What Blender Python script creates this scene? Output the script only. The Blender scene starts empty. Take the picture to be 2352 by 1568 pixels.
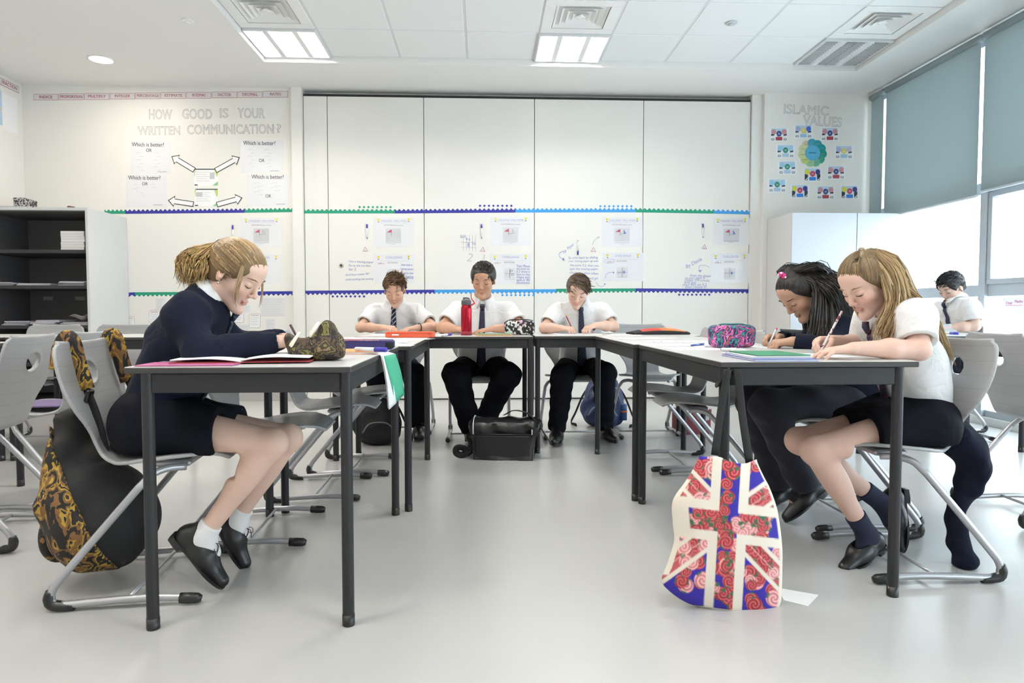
import bpy, bmesh, math, random
import numpy as np
from mathutils import Vector, Matrix

# ------------------------------------------------------------------ scene, camera, world, exposure
SC = bpy.context.scene
COL = SC.collection
SC.view_settings.view_transform = 'Standard'
SC.view_settings.look = 'None'
SC.view_settings.gamma = 1.0
SC.view_settings.use_curve_mapping = False
SC.view_settings.exposure = 0.5

CAMH = .88
YAW, PITCH, FPX = math.radians(2.5), math.radians(2.5), 1568.0
cam_d = bpy.data.cameras.new('camera')
cam = bpy.data.objects.new('camera', cam_d)
COL.objects.link(cam)
cam.location = (0, 0, CAMH)
cam.rotation_euler = (math.radians(90) - PITCH, 0, -YAW)
cam_d.sensor_width = 36.0
cam_d.lens = 36.0 * FPX / 2352.0
cam_d.clip_start = .05
SC.camera = cam

WORLD_STRENGTH = 5.2
LAMP_STRENGTH = 200.0
world = bpy.data.worlds.new('sky')
SC.world = world
world.use_nodes = True
_bg = world.node_tree.nodes['Background']
_bg.inputs[0].default_value = (.82, .925, 1.0, 1)
_bg.inputs[1].default_value = WORLD_STRENGTH

# ------------------------------------------------------------------ materials
MATS = {}
def mat(name, col=(.8, .8, .8), rough=.5, metal=0., spec=.5, emit=None, estr=0., attr=None, coat=0.,
        noise=0., nscale=40., bump=0., bscale=120., sheen=0., stretch=None, bdist=.003):
    if name in MATS: return MATS[name]
    m = bpy.data.materials.new(name); m.use_nodes = True
    nt = m.node_tree; b = nt.nodes['Principled BSDF']
    b.inputs['Base Color'].default_value = (*col, 1)
    b.inputs['Roughness'].default_value = rough
    b.inputs['Metallic'].default_value = metal
    b.inputs['Specular IOR Level'].default_value = spec
    b.inputs['Coat Weight'].default_value = coat
    if sheen: b.inputs['Sheen Weight'].default_value = sheen
    if emit:
        b.inputs['Emission Color'].default_value = (*emit, 1); b.inputs['Emission Strength'].default_value = estr
    src = None
    if attr:
        a = nt.nodes.new('ShaderNodeAttribute'); a.attribute_name = attr; src = a.outputs['Color']
        nt.links.new(src, b.inputs['Base Color'])
    tc = None
    if noise or bump:
        tc = nt.nodes.new('ShaderNodeTexCoord'); vec = tc.outputs['Object']
        if stretch:
            mp = nt.nodes.new('ShaderNodeMapping'); mp.inputs['Scale'].default_value = stretch
            nt.links.new(vec, mp.inputs['Vector']); vec = mp.outputs['Vector']
    if noise:
        n = nt.nodes.new('ShaderNodeTexNoise'); n.inputs['Scale'].default_value = nscale; n.inputs['Detail'].default_value = 4
        nt.links.new(vec, n.inputs['Vector'])
        mr = nt.nodes.new('ShaderNodeMapRange'); mr.inputs['To Min'].default_value = 1 - noise; mr.inputs['To Max'].default_value = 1 + noise
        nt.links.new(n.outputs['Fac'], mr.inputs['Value'])
        mx = nt.nodes.new('ShaderNodeMix'); mx.data_type = 'RGBA'; mx.blend_type = 'MULTIPLY'; mx.inputs['Factor'].default_value = 1
        if src is not None: nt.links.new(src, mx.inputs[6])
        else: mx.inputs[6].default_value = (*col, 1)
        nt.links.new(mr.outputs['Result'], mx.inputs[7]); nt.links.new(mx.outputs[2], b.inputs['Base Color'])
    if bump:
        n2 = nt.nodes.new('ShaderNodeTexNoise'); n2.inputs['Scale'].default_value = bscale; n2.inputs['Detail'].default_value = 3
        nt.links.new(vec, n2.inputs['Vector'])
        bp = nt.nodes.new('ShaderNodeBump'); bp.inputs['Strength'].default_value = bump; bp.inputs['Distance'].default_value = bdist; n2.inputs['Distortion'].default_value = .8 if bdist > .004 else 0
        nt.links.new(n2.outputs['Fac'], bp.inputs['Height']); nt.links.new(bp.outputs['Normal'], b.inputs['Normal'])
    MATS[name] = m
    return m

def ramp_mat(name, stops, kind='noise', scale=20., detail=5., distort=0., rough=.7, bump=0., stretch=(1, 1, 1), interp='CONSTANT'):
    """several colours by a noise / voronoi pattern: printed cloth"""
    if name in MATS: return MATS[name]
    m = bpy.data.materials.new(name); m.use_nodes = True
    nt = m.node_tree; b = nt.nodes['Principled BSDF']; b.inputs['Roughness'].default_value = rough
    tc = nt.nodes.new('ShaderNodeTexCoord'); mp = nt.nodes.new('ShaderNodeMapping'); mp.inputs['Scale'].default_value = stretch
    nt.links.new(tc.outputs['Object'], mp.inputs['Vector'])
    if kind == 'noise':
        t = nt.nodes.new('ShaderNodeTexNoise'); t.inputs['Detail'].default_value = detail; t.inputs['Distortion'].default_value = distort
        out = t.outputs['Fac']
    elif kind == 'cell':
        t = nt.nodes.new('ShaderNodeTexVoronoi'); out = t.outputs['Color']
    elif kind == 'dist':
        t = nt.nodes.new('ShaderNodeTexVoronoi'); out = t.outputs['Distance']
    elif kind == 'checker':
        t = nt.nodes.new('ShaderNodeTexChecker'); out = t.outputs['Fac']
    t.inputs['Scale'].default_value = scale
    nt.links.new(mp.outputs['Vector'], t.inputs['Vector'])
    r = nt.nodes.new('ShaderNodeValToRGB'); r.color_ramp.interpolation = interp
    els = r.color_ramp.elements
    while len(els) < len(stops): els.new(.5)
    for e, (p, c) in zip(els, stops): e.position = p; e.color = (*c, 1)
    nt.links.new(out, r.inputs['Fac']); nt.links.new(r.outputs['Color'], b.inputs['Base Color'])
    if bump:
        bp = nt.nodes.new('ShaderNodeBump'); bp.inputs['Strength'].default_value = bump; bp.inputs['Distance'].default_value = .004
        nt.links.new(out, bp.inputs['Height']); nt.links.new(bp.outputs['Normal'], b.inputs['Normal'])
    MATS[name] = m
    return m

# ------------------------------------------------------------------ object helpers
def new_obj(name, me, m=None, parent=None, loc=None):
    o = bpy.data.objects.new(name, me); COL.objects.link(o)
    if m is not None and me is not None and not me.materials:
        me.materials.append(m)
    if parent is not None: o.parent = parent
    if loc is not None: o.location = loc
    return o
def tag(o, label=None, cat=None, group=None, kind=None):
    if label: o['label'] = label
    if cat: o['category'] = cat
    if group: o['group'] = group
    if kind: o['kind'] = kind
    return o
def thing(name, label, cat, loc=(0, 0, 0), rz=0., group=None):
    o = bpy.data.objects.new(name, None); COL.objects.link(o)
    o.empty_display_size = .05
    o.location = loc; o.rotation_euler = (0, 0, rz)
    return tag(o, label, cat, group)
def copy_tree(o, parent=None):
    c = o.copy(); COL.objects.link(c)
    if parent is not None: c.parent = parent
    for ch in list(o.children): copy_tree(ch, c)
    return c

class MB:
    """collects vertices and faces; build() links them as one mesh object"""
    def __init__(s): s.v = []; s.f = []; s.mi = []; s.cur = 0; s.sm = []; s.smooth = False
    def _add(s, vs, fs):
        o = len(s.v); s.v += [tuple(v) for v in vs]
        for f in fs: s.f.append([i + o for i in f]); s.mi.append(s.cur); s.sm.append(s.smooth)
        return s
    def box(s, x0, x1, y0, y1, z0, z1):
        vs = [(x, y, z) for z in (z0, z1) for y in (y0, y1) for x in (x0, x1)]
        return s._add(vs, [(0, 2, 3, 1), (4, 5, 7, 6), (0, 1, 5, 4), (2, 6, 7, 3), (0, 4, 6, 2), (1, 3, 7, 5)])
    def bbox(s, x0, x1, y0, y1, z0, z1, b=.004):
        """box with chamfered edges"""
        vs = []; 
        for zi, z in enumerate((z0, z0 + b, z1 - b, z1)):
            e = b if zi in (0, 3) else 0
            pts = [(x0 + e + b, y0 + e), (x1 - e - b, y0 + e), (x1 - e, y0 + e + b), (x1 - e, y1 - e - b), (x1 - e - b, y1 - e), (x0 + e + b, y1 - e), (x0 + e, y1 - e - b), (x0 + e, y0 + e + b)]
            vs += [(x, y, z) for x, y in pts]
        fs = [tuple(range(7, -1, -1)), tuple(range(24, 32))]
        for l in range(3):
            for i in range(8):
                j = (i + 1) % 8; fs.append((l*8+i, l*8+j, (l+1)*8+j, (l+1)*8+i))
        return s._add(vs, fs)
    def quad(s, a, b, c, d): return s._add([a, b, c, d], [(0, 1, 2, 3)])
    def poly(s, pts): return s._add(pts, [tuple(range(len(pts)))])
    def prism(s, pts, a0, a1, axis='z'):
        """2D outline extruded along an axis: axis z -> (x,y), y -> (x,z), x -> (y,z)"""
        n = len(pts)
        def P(p, a): return {'z': (p[0], p[1], a), 'y': (p[0], a, p[1]), 'x': (a, p[0], p[1])}[axis]
        vs = [P(p, a0) for p in pts] + [P(p, a1) for p in pts]
        fs = [tuple(range(n - 1, -1, -1)), tuple(range(n, 2*n))] + [(i, (i+1) % n, n+(i+1) % n, n+i) for i in range(n)]
        return s._add(vs, fs)
    def tube(s, path, r, n=10, caps=True, flat=None, up=None):
        """tube through the points; r number or list; flat=(width factor, height factor)"""
        P = [Vector(p) for p in path]; k = len(P)
        R = r if isinstance(r, (list, tuple, np.ndarray)) else [r]*k
        t0 = (P[1]-P[0]).normalized()
        ref = Vector(up) if up is not None else (Vector((0, 0, 1)) if abs(t0.z) < .9 else Vector((1, 0, 0)))
        nrm = (ref - t0*ref.dot(t0)).normalized()
        vs = []; fw, fh = flat if flat else (1, 1)
        for i in range(k):
            t = (P[min(i+1, k-1)]-P[max(i-1, 0)])
            t = t.normalized() if t.length > 1e-9 else t0
            nrm = (nrm - t*nrm.dot(t))
            nrm = nrm.normalized() if nrm.length > 1e-6 else Vector((0, 0, 1))
            b = t.cross(nrm)
            for j in range(n):
                a = 2*math.pi*j/n
                vs.append(P[i] + (b*math.cos(a)*fw + nrm*math.sin(a)*fh)*R[i])
        fs = [(i*n+j, i*n+(j+1) % n, (i+1)*n+(j+1) % n, (i+1)*n+j) for i in range(k-1) for j in range(n)]
        if caps: fs += [tuple(range(n-1, -1, -1)), tuple(range((k-1)*n, k*n))]
        return s._add(vs, fs)
    def lathe(s, prof, n=24, c=(0, 0, 0)):
        vs = [(c[0]+r*math.cos(2*math.pi*j/n), c[1]+r*math.sin(2*math.pi*j/n), c[2]+z) for r, z in prof for j in range(n)]
        k = len(prof)
        fs = [(i*n+j, i*n+(j+1) % n, (i+1)*n+(j+1) % n, (i+1)*n+j) for i in range(k-1) for j in range(n)]
        fs += [tuple(range(n-1, -1, -1)), tuple(range((k-1)*n, k*n))]
        return s._add(vs, fs)
    def grid(s, fn, nu, nv, thick=0.):
        """surface fn(u,v)->(x,y,z), u,v in 0..1"""
        vs = [tuple(fn(i/nu, j/nv)) for i in range(nu+1) for j in range(nv+1)]
        fs = [(i*(nv+1)+j, (i+1)*(nv+1)+j, (i+1)*(nv+1)+j+1, i*(nv+1)+j+1) for i in range(nu) for j in range(nv)]
        if not thick: return s._add(vs, fs)
        V = np.array(vs).reshape(nu+1, nv+1, 3)
        du = np.gradient(V, axis=0); dv = np.gradient(V, axis=1); N = np.cross(du, dv)
        N /= np.maximum(np.linalg.norm(N, axis=2, keepdims=True), 1e-9)
        W = (V - N*thick).reshape(-1, 3); n = len(vs)
        allv = vs + [tuple(w) for w in W]
        fs2 = fs + [tuple(i+n for i in reversed(f)) for f in fs]
        rim = [i*(nv+1) for i in range(nu+1)] + [nu*(nv+1)+j for j in range(1, nv+1)] + [i*(nv+1)+nv for i in range(nu-1, -1, -1)] + [j for j in range(nv-1, 0, -1)]
        for a, b in zip(rim, rim[1:]+rim[:1]): fs2.append((b, a, a+n, b+n))
        return s._add(allv, fs2)
    def xf(s, M):
        s.v = [tuple(M @ Vector(v)) for v in s.v]; return s
    def mesh(s, name, mats=()):
        me = bpy.data.meshes.new(name); me.from_pydata(s.v, [], s.f)
        for m in mats: me.materials.append(m)
        if any(s.mi): me.polygons.foreach_set('material_index', s.mi)
        me.polygons.foreach_set('use_smooth', s.sm)
        me.update()
        return me
    def build(s, name, m, parent=None, smooth=None, loc=None):
        if smooth is not None: s.sm = [smooth]*len(s.f)
        ms = m if isinstance(m, (list, tuple)) else [m]
        return new_obj(name, s.mesh(name, ms), None, parent, loc)

def smooth_angle(o, deg=40):
    """smooth shading with sharp edges kept: marks sharp edges by angle"""
    me = o.data; bm = bmesh.new(); bm.from_mesh(me); a = math.radians(deg)
    for e in bm.edges:
        if len(e.link_faces) == 2 and e.calc_face_angle(0) > a: e.smooth = False
    for f in bm.faces: f.smooth = True
    bm.to_mesh(me); bm.free()
    return o
def catmull(pts, n=6):
    P = [np.array(p, float) for p in pts]; P = [2*P[0]-P[1]] + P + [2*P[-1]-P[-2]]
    out = []
    for i in range(1, len(P)-2):
        a, b, c, d = P[i-1:i+3]
        for j in range(n):
            t = j/n
            out.append(.5*((2*b)+(-a+c)*t+(2*a-5*b+4*c-d)*t*t+(-a+3*b-3*c+d)*t**3))
    out.append(P[-2])
    return out
def rrect(x0, x1, y0, y1, r, n=4):
    out = []
    for cx, cy, a0 in ((x1-r, y1-r, 0), (x0+r, y1-r, 90), (x0+r, y0+r, 180), (x1-r, y0+r, 270)):
        for i in range(n+1):
            a = math.radians(a0 + 90*i/n); out.append((cx+r*math.cos(a), cy+r*math.sin(a)))
    return out

# text is collected and turned into meshes in one go at the end
TEXTQ = []
def text(s, size, parent, loc, rot, m, align='CENTER', outline=0., shear=0., name='lettering', sx=1.0, ext=.0004, space=1.0, kind=None):
    cu = bpy.data.curves.new(name, 'FONT'); cu.body = s; cu.size = size; cu.align_x = align; cu.align_y = 'CENTER'
    cu.shear = shear; cu.resolution_u = 3; cu.space_character = space
    if outline:
        cu.fill_mode = 'NONE'; cu.bevel_depth = outline; cu.bevel_resolution = 0
    else: cu.extrude = ext
    o = bpy.data.objects.new(name, cu); COL.objects.link(o)
    o.location = loc; o.rotation_euler = rot; o.scale = (sx, 1, 1)
    cu.materials.append(m); o.parent = parent
    TEXTQ.append(o)
    return o
def flush_text():
    dg = bpy.context.evaluated_depsgraph_get(); dg.update()
    for o in TEXTQ:
        me = bpy.data.meshes.new_from_object(o.evaluated_get(dg))
        me.name = o.name
        n = bpy.data.objects.new('tmp', me); nm = o.name
        n.location = o.location; n.rotation_euler = o.rotation_euler; n.scale = o.scale; n.parent = o.parent
        n.matrix_parent_inverse = o.matrix_parent_inverse.copy()
        if '_fw' in o or '_fh' in o:
            co = np.array([v.co[:] for v in me.vertices]) if len(me.vertices) else np.zeros((1, 3))
            w, h = np.ptp(co[:, 0]), np.ptp(co[:, 1])
            sx = o['_fw']/w if '_fw' in o and w > 0 else 1.; sy = o['_fh']/h if '_fh' in o and h > 0 else sx
            n.scale = (sx, sy, 1)
        cu = o.data; bpy.data.objects.remove(o); bpy.data.curves.remove(cu)
        n.name = nm.split('.')[0]; COL.objects.link(n)
ROT_BACK = (math.radians(90), 0, 0)      # text on the back wall, read from the room

# camera model used once to read places from the photograph's measurements
_cy, _sy, _cp, _sp = math.cos(YAW), math.sin(YAW), math.cos(PITCH), math.sin(PITCH)
_R = np.array([_cy, -_sy, 0]); _F = np.array([_sy*_cp, _cy*_cp, -_sp]); _U = np.cross(_R, _F)
def at_y(x, y, Y):
    r = _F + _R*(x-1176)/FPX - _U*(y-784)/FPX
    return np.array([0, 0, CAMH]) + r*Y/r[1]
def at_z(x, y, Z=0.):
    r = _F + _R*(x-1176)/FPX - _U*(y-784)/FPX
    return np.array([0, 0, CAMH]) + r*(Z-CAMH)/r[2]

# ================================================================== the room
XL, XR, YB, YF, ZC = -4.38, 3.88, 6.8, -3.4, 3.04
M_wall = mat('wall_paint', (.82, .80, .76), .45, noise=.015, nscale=3)
M_panel = mat('partition_laminate', (.83, .81, .77), .3, noise=.012, nscale=2)
M_ceil = mat('ceiling_paint', (.83, .82, .80), .7, noise=.01, nscale=3)
M_tile = mat('ceiling_tile', (.82, .83, .83), .8, bump=.15, bscale=300)
M_gridbar = mat('ceiling_grid', (.70, .71, .71), .6)
M_gap = mat('dark_gap', (.02, .02, .022), .6)
M_base = mat('grey_baseboard', (.45, .44, .42), .5)
M_floor = mat('vinyl_floor', (.48, .475, .465), .26, noise=.05, nscale=2.2, bump=.02, bscale=8, spec=.45)
M_alu = mat('window_aluminium', (.46, .49, .53), .4, metal=.25)
M_blind = mat('blind_fabric', (.43, .50, .51), .9, noise=.04, nscale=200)
_nt = M_blind.node_tree; _tl = _nt.nodes.new('ShaderNodeBsdfTranslucent'); _tl.inputs[0].default_value = (.38, .44, .45, 1)
_mx = _nt.nodes.new('ShaderNodeAddShader'); _nt.links.new(_nt.nodes['Principled BSDF'].outputs[0], _mx.inputs[0]); _nt.links.new(_tl.outputs[0], _mx.inputs[1])
_mm = _nt.nodes.new('ShaderNodeMixShader'); _mm.inputs[0].default_value = .40
_nt.links.new(_nt.nodes['Principled BSDF'].outputs[0], _mm.inputs[1]); _nt.links.new(_tl.outputs[0], _mm.inputs[2]); _nt.nodes.remove(_mx)
_nt.links.new(_mm.outputs[0], _nt.nodes['Material Output'].inputs[0])
M_white = mat('white_plastic', (.85, .85, .84), .4)

def struct(name, mb, m, parent=None, smooth=None):
    o = mb.build(name, m, parent, smooth)
    if parent is None: o['kind'] = 'structure'
    return o

fl = MB(); fl.box(XL-.2, XR+.3, YF-.2, YB+.4, -.12, 0)
floor_o = struct('floor', fl, M_floor)

# back wall: plain part on the left, sliding partition of tall panels, pier on the right
wb = MB(); wb.box(XL-.2, -1.84, YB, YB+.25, 0, ZC+.2); wb.box(-1.84, 2.80, YB+.12, YB+.25, 0, ZC+.2)
wb.box(2.80, XR+.3, YB-.06, YB+.25, 0, ZC+.2)
wall_back = struct('wall_back', wb, M_wall)
for x0, x1 in ((-1.735, -1.51), (-1.504, -.573), (-.567, .517), (.523, 1.607), (1.613, 2.69)):
    p = MB(); p.bbox(x0, x1, YB+.02, YB+.10, .014, 2.975, .002)
    p.build('panel', M_panel, wall_back)
g = MB(); g.box(-1.735, 2.69, YB+.03, YB+.11, 2.975, 3.0); g.build('track', M_gap, wall_back)
g = MB(); g.box(-1.84, -1.74, YB-.035, YB+.12, 0, ZC); struct('trim_1', g, M_wall)
g = MB(); g.box(2.695, 2.80, YB-.01, YB+.12, 0, ZC); struct('trim_2', g, M_wall)
g = MB(); g.box(XL, -1.84, YB-.014, YB, 0, .09); struct('baseboard_back', g, M_base)
lk = MB(); lk.lathe([(.022, 0), (.022, .006), (.014, .008), (.014, .012)], 20)
lk.xf(Matrix.Translation((-1.386, YB+.02, 1.335)) @ Matrix.Rotation(math.radians(90), 4, 'X'))
lko = lk.build('lock', mat('steel', (.6, .6, .6), .3, metal=1), wall_back)
lk = MB(); lk.lathe([(.011, .012), (.011, .0135)], 14); lk.xf(Matrix.Translation((-1.386, YB+.02, 1.335)) @ Matrix.Rotation(math.radians(90), 4, 'X'))
lk.build('keyhole', M_gap, lko)
g = MB(); g.box(XL-.2, XL, YF-.2, YB, 0, ZC+.2); wall_left = struct('wall_left', g, M_wall)
g = MB(); g.box(XL-.2, XR+.3, YF-.2, YF, 0, ZC+.2); struct('wall_front', g, M_wall)

# ceiling: plastered border around a shallow recess with lay-in tiles
RX0, RX1, RY1 = -1.88, 3.37, 6.1
PT = (RX1-RX0)/9; NR = 15; RY0 = RY1-PT*NR
cb = MB()
cb.box(XL-.2, RX0, YF-.2, YB+.3, ZC, ZC+.25); cb.box(RX1, XR+.3, YF-.2, YB+.3, ZC, ZC+.25)
cb.box(RX0, RX1, RY1, YB+.3, ZC, ZC+.25); cb.box(RX0, RX1, YF-.2, RY0, ZC, ZC+.25)
cb.box(RX0, RX1, RY0, RY1, ZC+.075, ZC+.25)
ceiling = struct('ceiling', cb, M_ceil)
gb = MB()
for i in range(10):
    x = RX0+PT*i; gb.box(max(RX0, x-.011), min(RX1, x+.011), RY0, RY1, ZC+.058, ZC+.075)
for j in range(NR+1):
    y = RY1-PT*j; gb.box(RX0, RX1, max(RY0, y-.011), min(RY1, y+.011), ZC+.0585, ZC+.075)
gb.build('tile_grid', M_gridbar, ceiling)
tb = MB(); tb.bbox(-PT/2+.008, PT/2-.008, -PT/2+.008, PT/2-.008, 0, .02, .005)
tile_me = tb.mesh('ceiling_tile', [M_tile])
LIGHT_COLS, LIGHT_ROWS, VENT_ROWS = (0, 4, 8), (0, 4, 8, 12), (1, 5, 9)
for i in range(9):
    for j in range(NR):
        if i in LIGHT_COLS and (j in LIGHT_ROWS or j in VENT_ROWS): continue
        o = bpy.data.objects.new('ceiling_tile', tile_me); COL.objects.link(o); o.parent = ceiling
        o.location = (RX0+PT*(i+.5), RY1-PT*(j+.5), ZC+.054)

# ceiling lights: louvred square fittings with four tubes; the column by the window is switched off
M_tray = mat('light_tray', (.80, .81, .82), .35, metal=.3)
M_lit = mat('lit_tube', (.9, .9, .9), .4, emit=(1., .95, .88), estr=LAMP_STRENGTH)
M_unlit = mat('unlit_tube', (.75, .75, .76), .4)
M_louvre = mat('louvre_blade', (.75, .76, .77), .25, metal=.7)
def make_light(on):
    r = thing('ceiling_light', '', 'ceiling light')
    h = PT/2-.008; m = MB()
    m.box(-h, h, -h, h, .05, .055)
    for a, b, c, d in ((-h, -h+.012, -h, h), (h-.012, h, -h, h), (-h+.012, h-.012, -h, -h+.012), (-h+.012, h-.012, h-.012, h)): m.box(a, b, c, d, 0, .05)
    m.build('tray', M_tray, r)
    for x0, x1 in ((-.155, -.075), (.075, .155)):
        q = MB(); q.prism([(x0, .02), (x0+.02, .004), (x1-.02, .004), (x1, .02), (x1, .05), (x0, .05)], -h+.012, h-.012, 'y'); q.build('reflector_panel', M_tray, r)
    for x in (-.215, -.035, .035, .215):
        t = MB(); t.smooth = True; t.tube([(x, -h+.02, .036), (x, h-.02, .036)], .0095, 8); t.build('tube', M_lit if on else M_unlit, r)
    lv = MB()
    for x0, x1 in ((-h+.012, -.155), (-.075, .075), (.155, h-.012)):
        for k in range(15):
            y = -h+.03+(2*h-.06)*k/14; lv.box(x0, x1, y-.0012, y+.0012, .004, .022)
    lv.box(-.0015, .0015, -h+.012, h-.012, .004, .022)
    lv.build('louvre', M_louvre, r)
    return r
lit, unlit = make_light(True), make_light(False)
first = {True: lit, False: unlit}; used = set()
LIGHT_LABEL = {(0, 0): 'lit louvred square ceiling light in the recess corner by the left wall', (4, 0): 'lit louvred square ceiling light in mid recess above the partition',
               (8, 0): 'switched-off louvred square ceiling light in the recess corner by the blinds'}
for i in LIGHT_COLS:
    for j in LIGHT_ROWS:
        on = i != 8
        o = first[on] if on not in used else copy_tree(first[on]); used.add(on)
        o.location = (RX0+PT*(i+.5), RY1-PT*(j+.5), ZC+.035)
        if j == 0: o['label'] = LIGHT_LABEL[(i, 0)]
        else:
            o['label'] = ('lit' if on else 'switched-off') + ' louvred square ceiling light, %s in line from the partition, %s' % (
                {4: 'second', 8: 'third', 12: 'fourth'}[j], {0: 'line nearest the left wall', 4: 'middle line', 8: 'line along the windows'}[i])
        o['group'] = 'louvred ceiling lights'
# square air diffusers
M_vent = mat('vent_white', (.84, .84, .83), .4)
def make_vent():
    r = thing('ceiling_vent', '', 'vent'); m = MB(); h = PT/2-.008
    for a, b, c, d in ((-h, h, -h, -.2), (-h, h, .2, h), (-h, -.2, -.2, .2), (.2, h, -.2, .2)): m.bbox(a, b, c, d, .0, .012, .003)
    m.build('frame', M_vent, r)
    k = MB(); k.box(-.2, .2, -.2, .2, .034, .036); k.build('duct', M_gap, r)
    for q in range(4):
        a = .195-.045*q; b = a-.030; z0, z1 = .012, .034
        l = MB(); z0 = .006
        for (ax, ay), (bx, by) in (((-1, -1), (1, -1)), ((1, -1), (1, 1)), ((1, 1), (-1, 1)), ((-1, 1), (-1, -1))):
            l.quad((ax*a, ay*a, z0), (bx*a, by*a, z0), (bx*b, by*b, z1), (ax*b, ay*b, z1))
            l.quad((ax*a, ay*a, z0+.003), (ax*b, ay*b, z1+.001), (bx*b, by*b, z1+.001), (bx*a, by*a, z0+.003))
        l.build('louvre_ring', M_vent, r)
    c = MB(); c.lathe([(.02, .034), (.045, .008), (.03, .004)], 4); c.build('centre_plate', M_vent, r)
    return r
v0 = make_vent(); firstv = True
VL = {0: 'white square air vent between the lit recess-corner light and the tiles', 4: 'white square air vent beside the lit light in mid recess', 8: 'white square air vent beside the switched-off light'}
for i in LIGHT_COLS:
    o = v0 if firstv else copy_tree(v0); firstv = False
    o.location = (RX0+PT*(i+.5), RY1-PT*1.5, ZC+.05); o['label'] = VL[i]; o['group'] = 'square air vents'
# round fittings; all after the first are unseen, added to brighten the left side
M_down = mat('downlight_lens', (.9, .9, .9), .4, emit=(1, .91, .80), estr=100.)
for k in range(6):
    d = thing('downlight', ['round lit downlight in the plastered border near the word cards', 'added unseen round downlight, second in line from the word cards', 'added unseen round downlight, third in line from the word cards', 'added unseen round downlight, fourth in line from the word cards',
               'added unseen round downlight, fifth in line from the word cards', 'added unseen round downlight, sixth in line from the word cards'][k], 'ceiling light', (-3.26, 6.1-1.7*k, ZC), group='round downlights')
    m = MB(); m.smooth = True; m.lathe([(.105, 0), (.105, -.006), (.085, -.006), (.085, 0)], 32); m.build('ring', M_white, d)
    m = MB(); m.lathe([(.086, -.004), (.086, -.003)], 32); m.build('lens', M_down, d)
for x, y, z, lab in ((-2.18, 5.27, ZC, 'small white smoke detector disc on the plastered ceiling border'), (1.914, 5.26, ZC+.054, 'small grey sensor disc on a ceiling tile')):
    d = thing('ceiling_sensor', lab, 'sensor', (x, y, z))
    m = MB(); m.smooth = True; m.lathe([(.045, 0), (.045, -.006), (.038, -.012)], 24); m.build('base', M_white if x < 0 else mat('sensor_grey', (.55, .58, .6), .4), d)
    m = MB(); m.smooth = True; m.lathe([(.024, -.012), (.02, -.018), (.008, -.021)], 18); m.build('cap', M_white if x < 0 else mat('sensor_grey'), d)

# window wall: aluminium posts and rails, glass, roller blinds
m_gl = bpy.data.materials.new('window_glass'); m_gl.use_nodes = True
nt = m_gl.node_tree; nt.nodes.remove(nt.nodes['Principled BSDF'])
tr = nt.nodes.new('ShaderNodeBsdfTransparent'); tr.inputs[0].default_value = (.95, .98, .98, 1)
gl = nt.nodes.new('ShaderNodeBsdfGlossy'); gl.inputs['Roughness'].default_value = .02
mx = nt.nodes.new('ShaderNodeMixShader'); mx.inputs[0].default_value = .04
nt.links.new(tr.outputs[0], mx.inputs[1]); nt.links.new(gl.outputs[0], mx.inputs[2]); nt.links.new(mx.outputs[0], nt.nodes['Material Output'].inputs[0])
POSTS = [6.72, 6.47, 5.19, 3.91, 2.63, 1.35, .07, -1.21, -2.49, YF+.05]
wr = MB(); wr.box(XR+.02, XR+.3, YF-.2, YB, 0, .06); wr.box(XR+.02, XR+.3, YF-.2, YB, ZC-.04, ZC+.2); wr.box(XR-.0, XR+.3, 6.70, YB, 0, ZC)
wall_right = struct('wall_right', wr, M_wall)
for y in POSTS[1:]:
    p = MB(); p.bbox(XR+.02, XR+.14, y-.035, y+.035, .06, ZC-.04, .003); p.build('post', M_alu, wall_right)
blind0 = None
BL = {1: 'narrow grey roller blind next to the pier with the values display', 2: 'wide grey roller blind next to the narrow one', 3: 'wide grey roller blind above the framed opening window'}
for k in range(1, len(POSTS)-1 + 1):
    y1, y0 = POSTS[k-1], POSTS[k]
    w = MB(); x0, x1 = XR+.05, XR+.11
    fr = .04
    a, b = y0+.036, y1-.036
    for z0, z1 in ((.06, .11), (1.0, 1.09), (1.80, 1.89), (ZC-.09, ZC-.041)): w.box(x0, x1, a, b, z0, z1)
    win = struct('window_%d' % k, w, M_alu)
    if b-a < .3:
        gpan = MB(); gpan.box(x0+.028, x0+.032, a, b, .1, ZC-.06); gpan.build('pane', m_gl, win)
    else:
        for z0, z1 in ((.105, 1.005), (1.085, 1.805), (1.885, ZC-.085)):
            gpan = MB(); gpan.box(x0+.028, x0+.032, a, b, z0, z1); gpan.build('pane', m_gl, win)
        sf = MB()
        for yy0, yy1, z0, z1 in ((a, b, 1.091, 1.13), (a, b, 1.76, 1.799), (a, a+.045, 1.13, 1.76), (b-.045, b, 1.13, 1.76)):
            sf.bbox(x0-.02, x1-.02, yy0+.002, yy1-.002, z0, z1, .003)
        if k in (3, 5, 7, 9): sf.build('sash', mat('sash_grey', (.42, .46, .50), .4), win)
    if k > 4: 
        lab = 'wide grey roller blind, %s along the window wall counted from the pier' % {5: 'fifth', 6: 'sixth', 7: 'seventh', 8: 'eighth', 9: 'ninth'}[k]
    else: lab = BL.get(k, 'wide grey roller blind, fourth along the window wall counted from the pier')
    bl = thing('roller_blind', lab, 'blind', (XR-.02, (y0+y1)/2, 0), group='roller blinds')
    hw = (y1-y0)/2-.022; zb = 1.79 if k < 3 else 1.815
    q = MB(); q.box(-.001, .001, -hw, hw, zb, ZC-.06); q.build('fabric', M_blind, bl)
    q = MB(); q.smooth = True; q.tube([(0, -hw, zb-.008), (0, hw, zb-.008)], .011, 10); q.build('bottom_bar', mat('bar_white', (.62, .67, .70), .4), bl)
    q = MB(); q.smooth = True; q.tube([(0, -hw, ZC-.05), (0, hw, ZC-.05)], .03, 12); q.build('roller', M_blind, bl)

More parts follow.
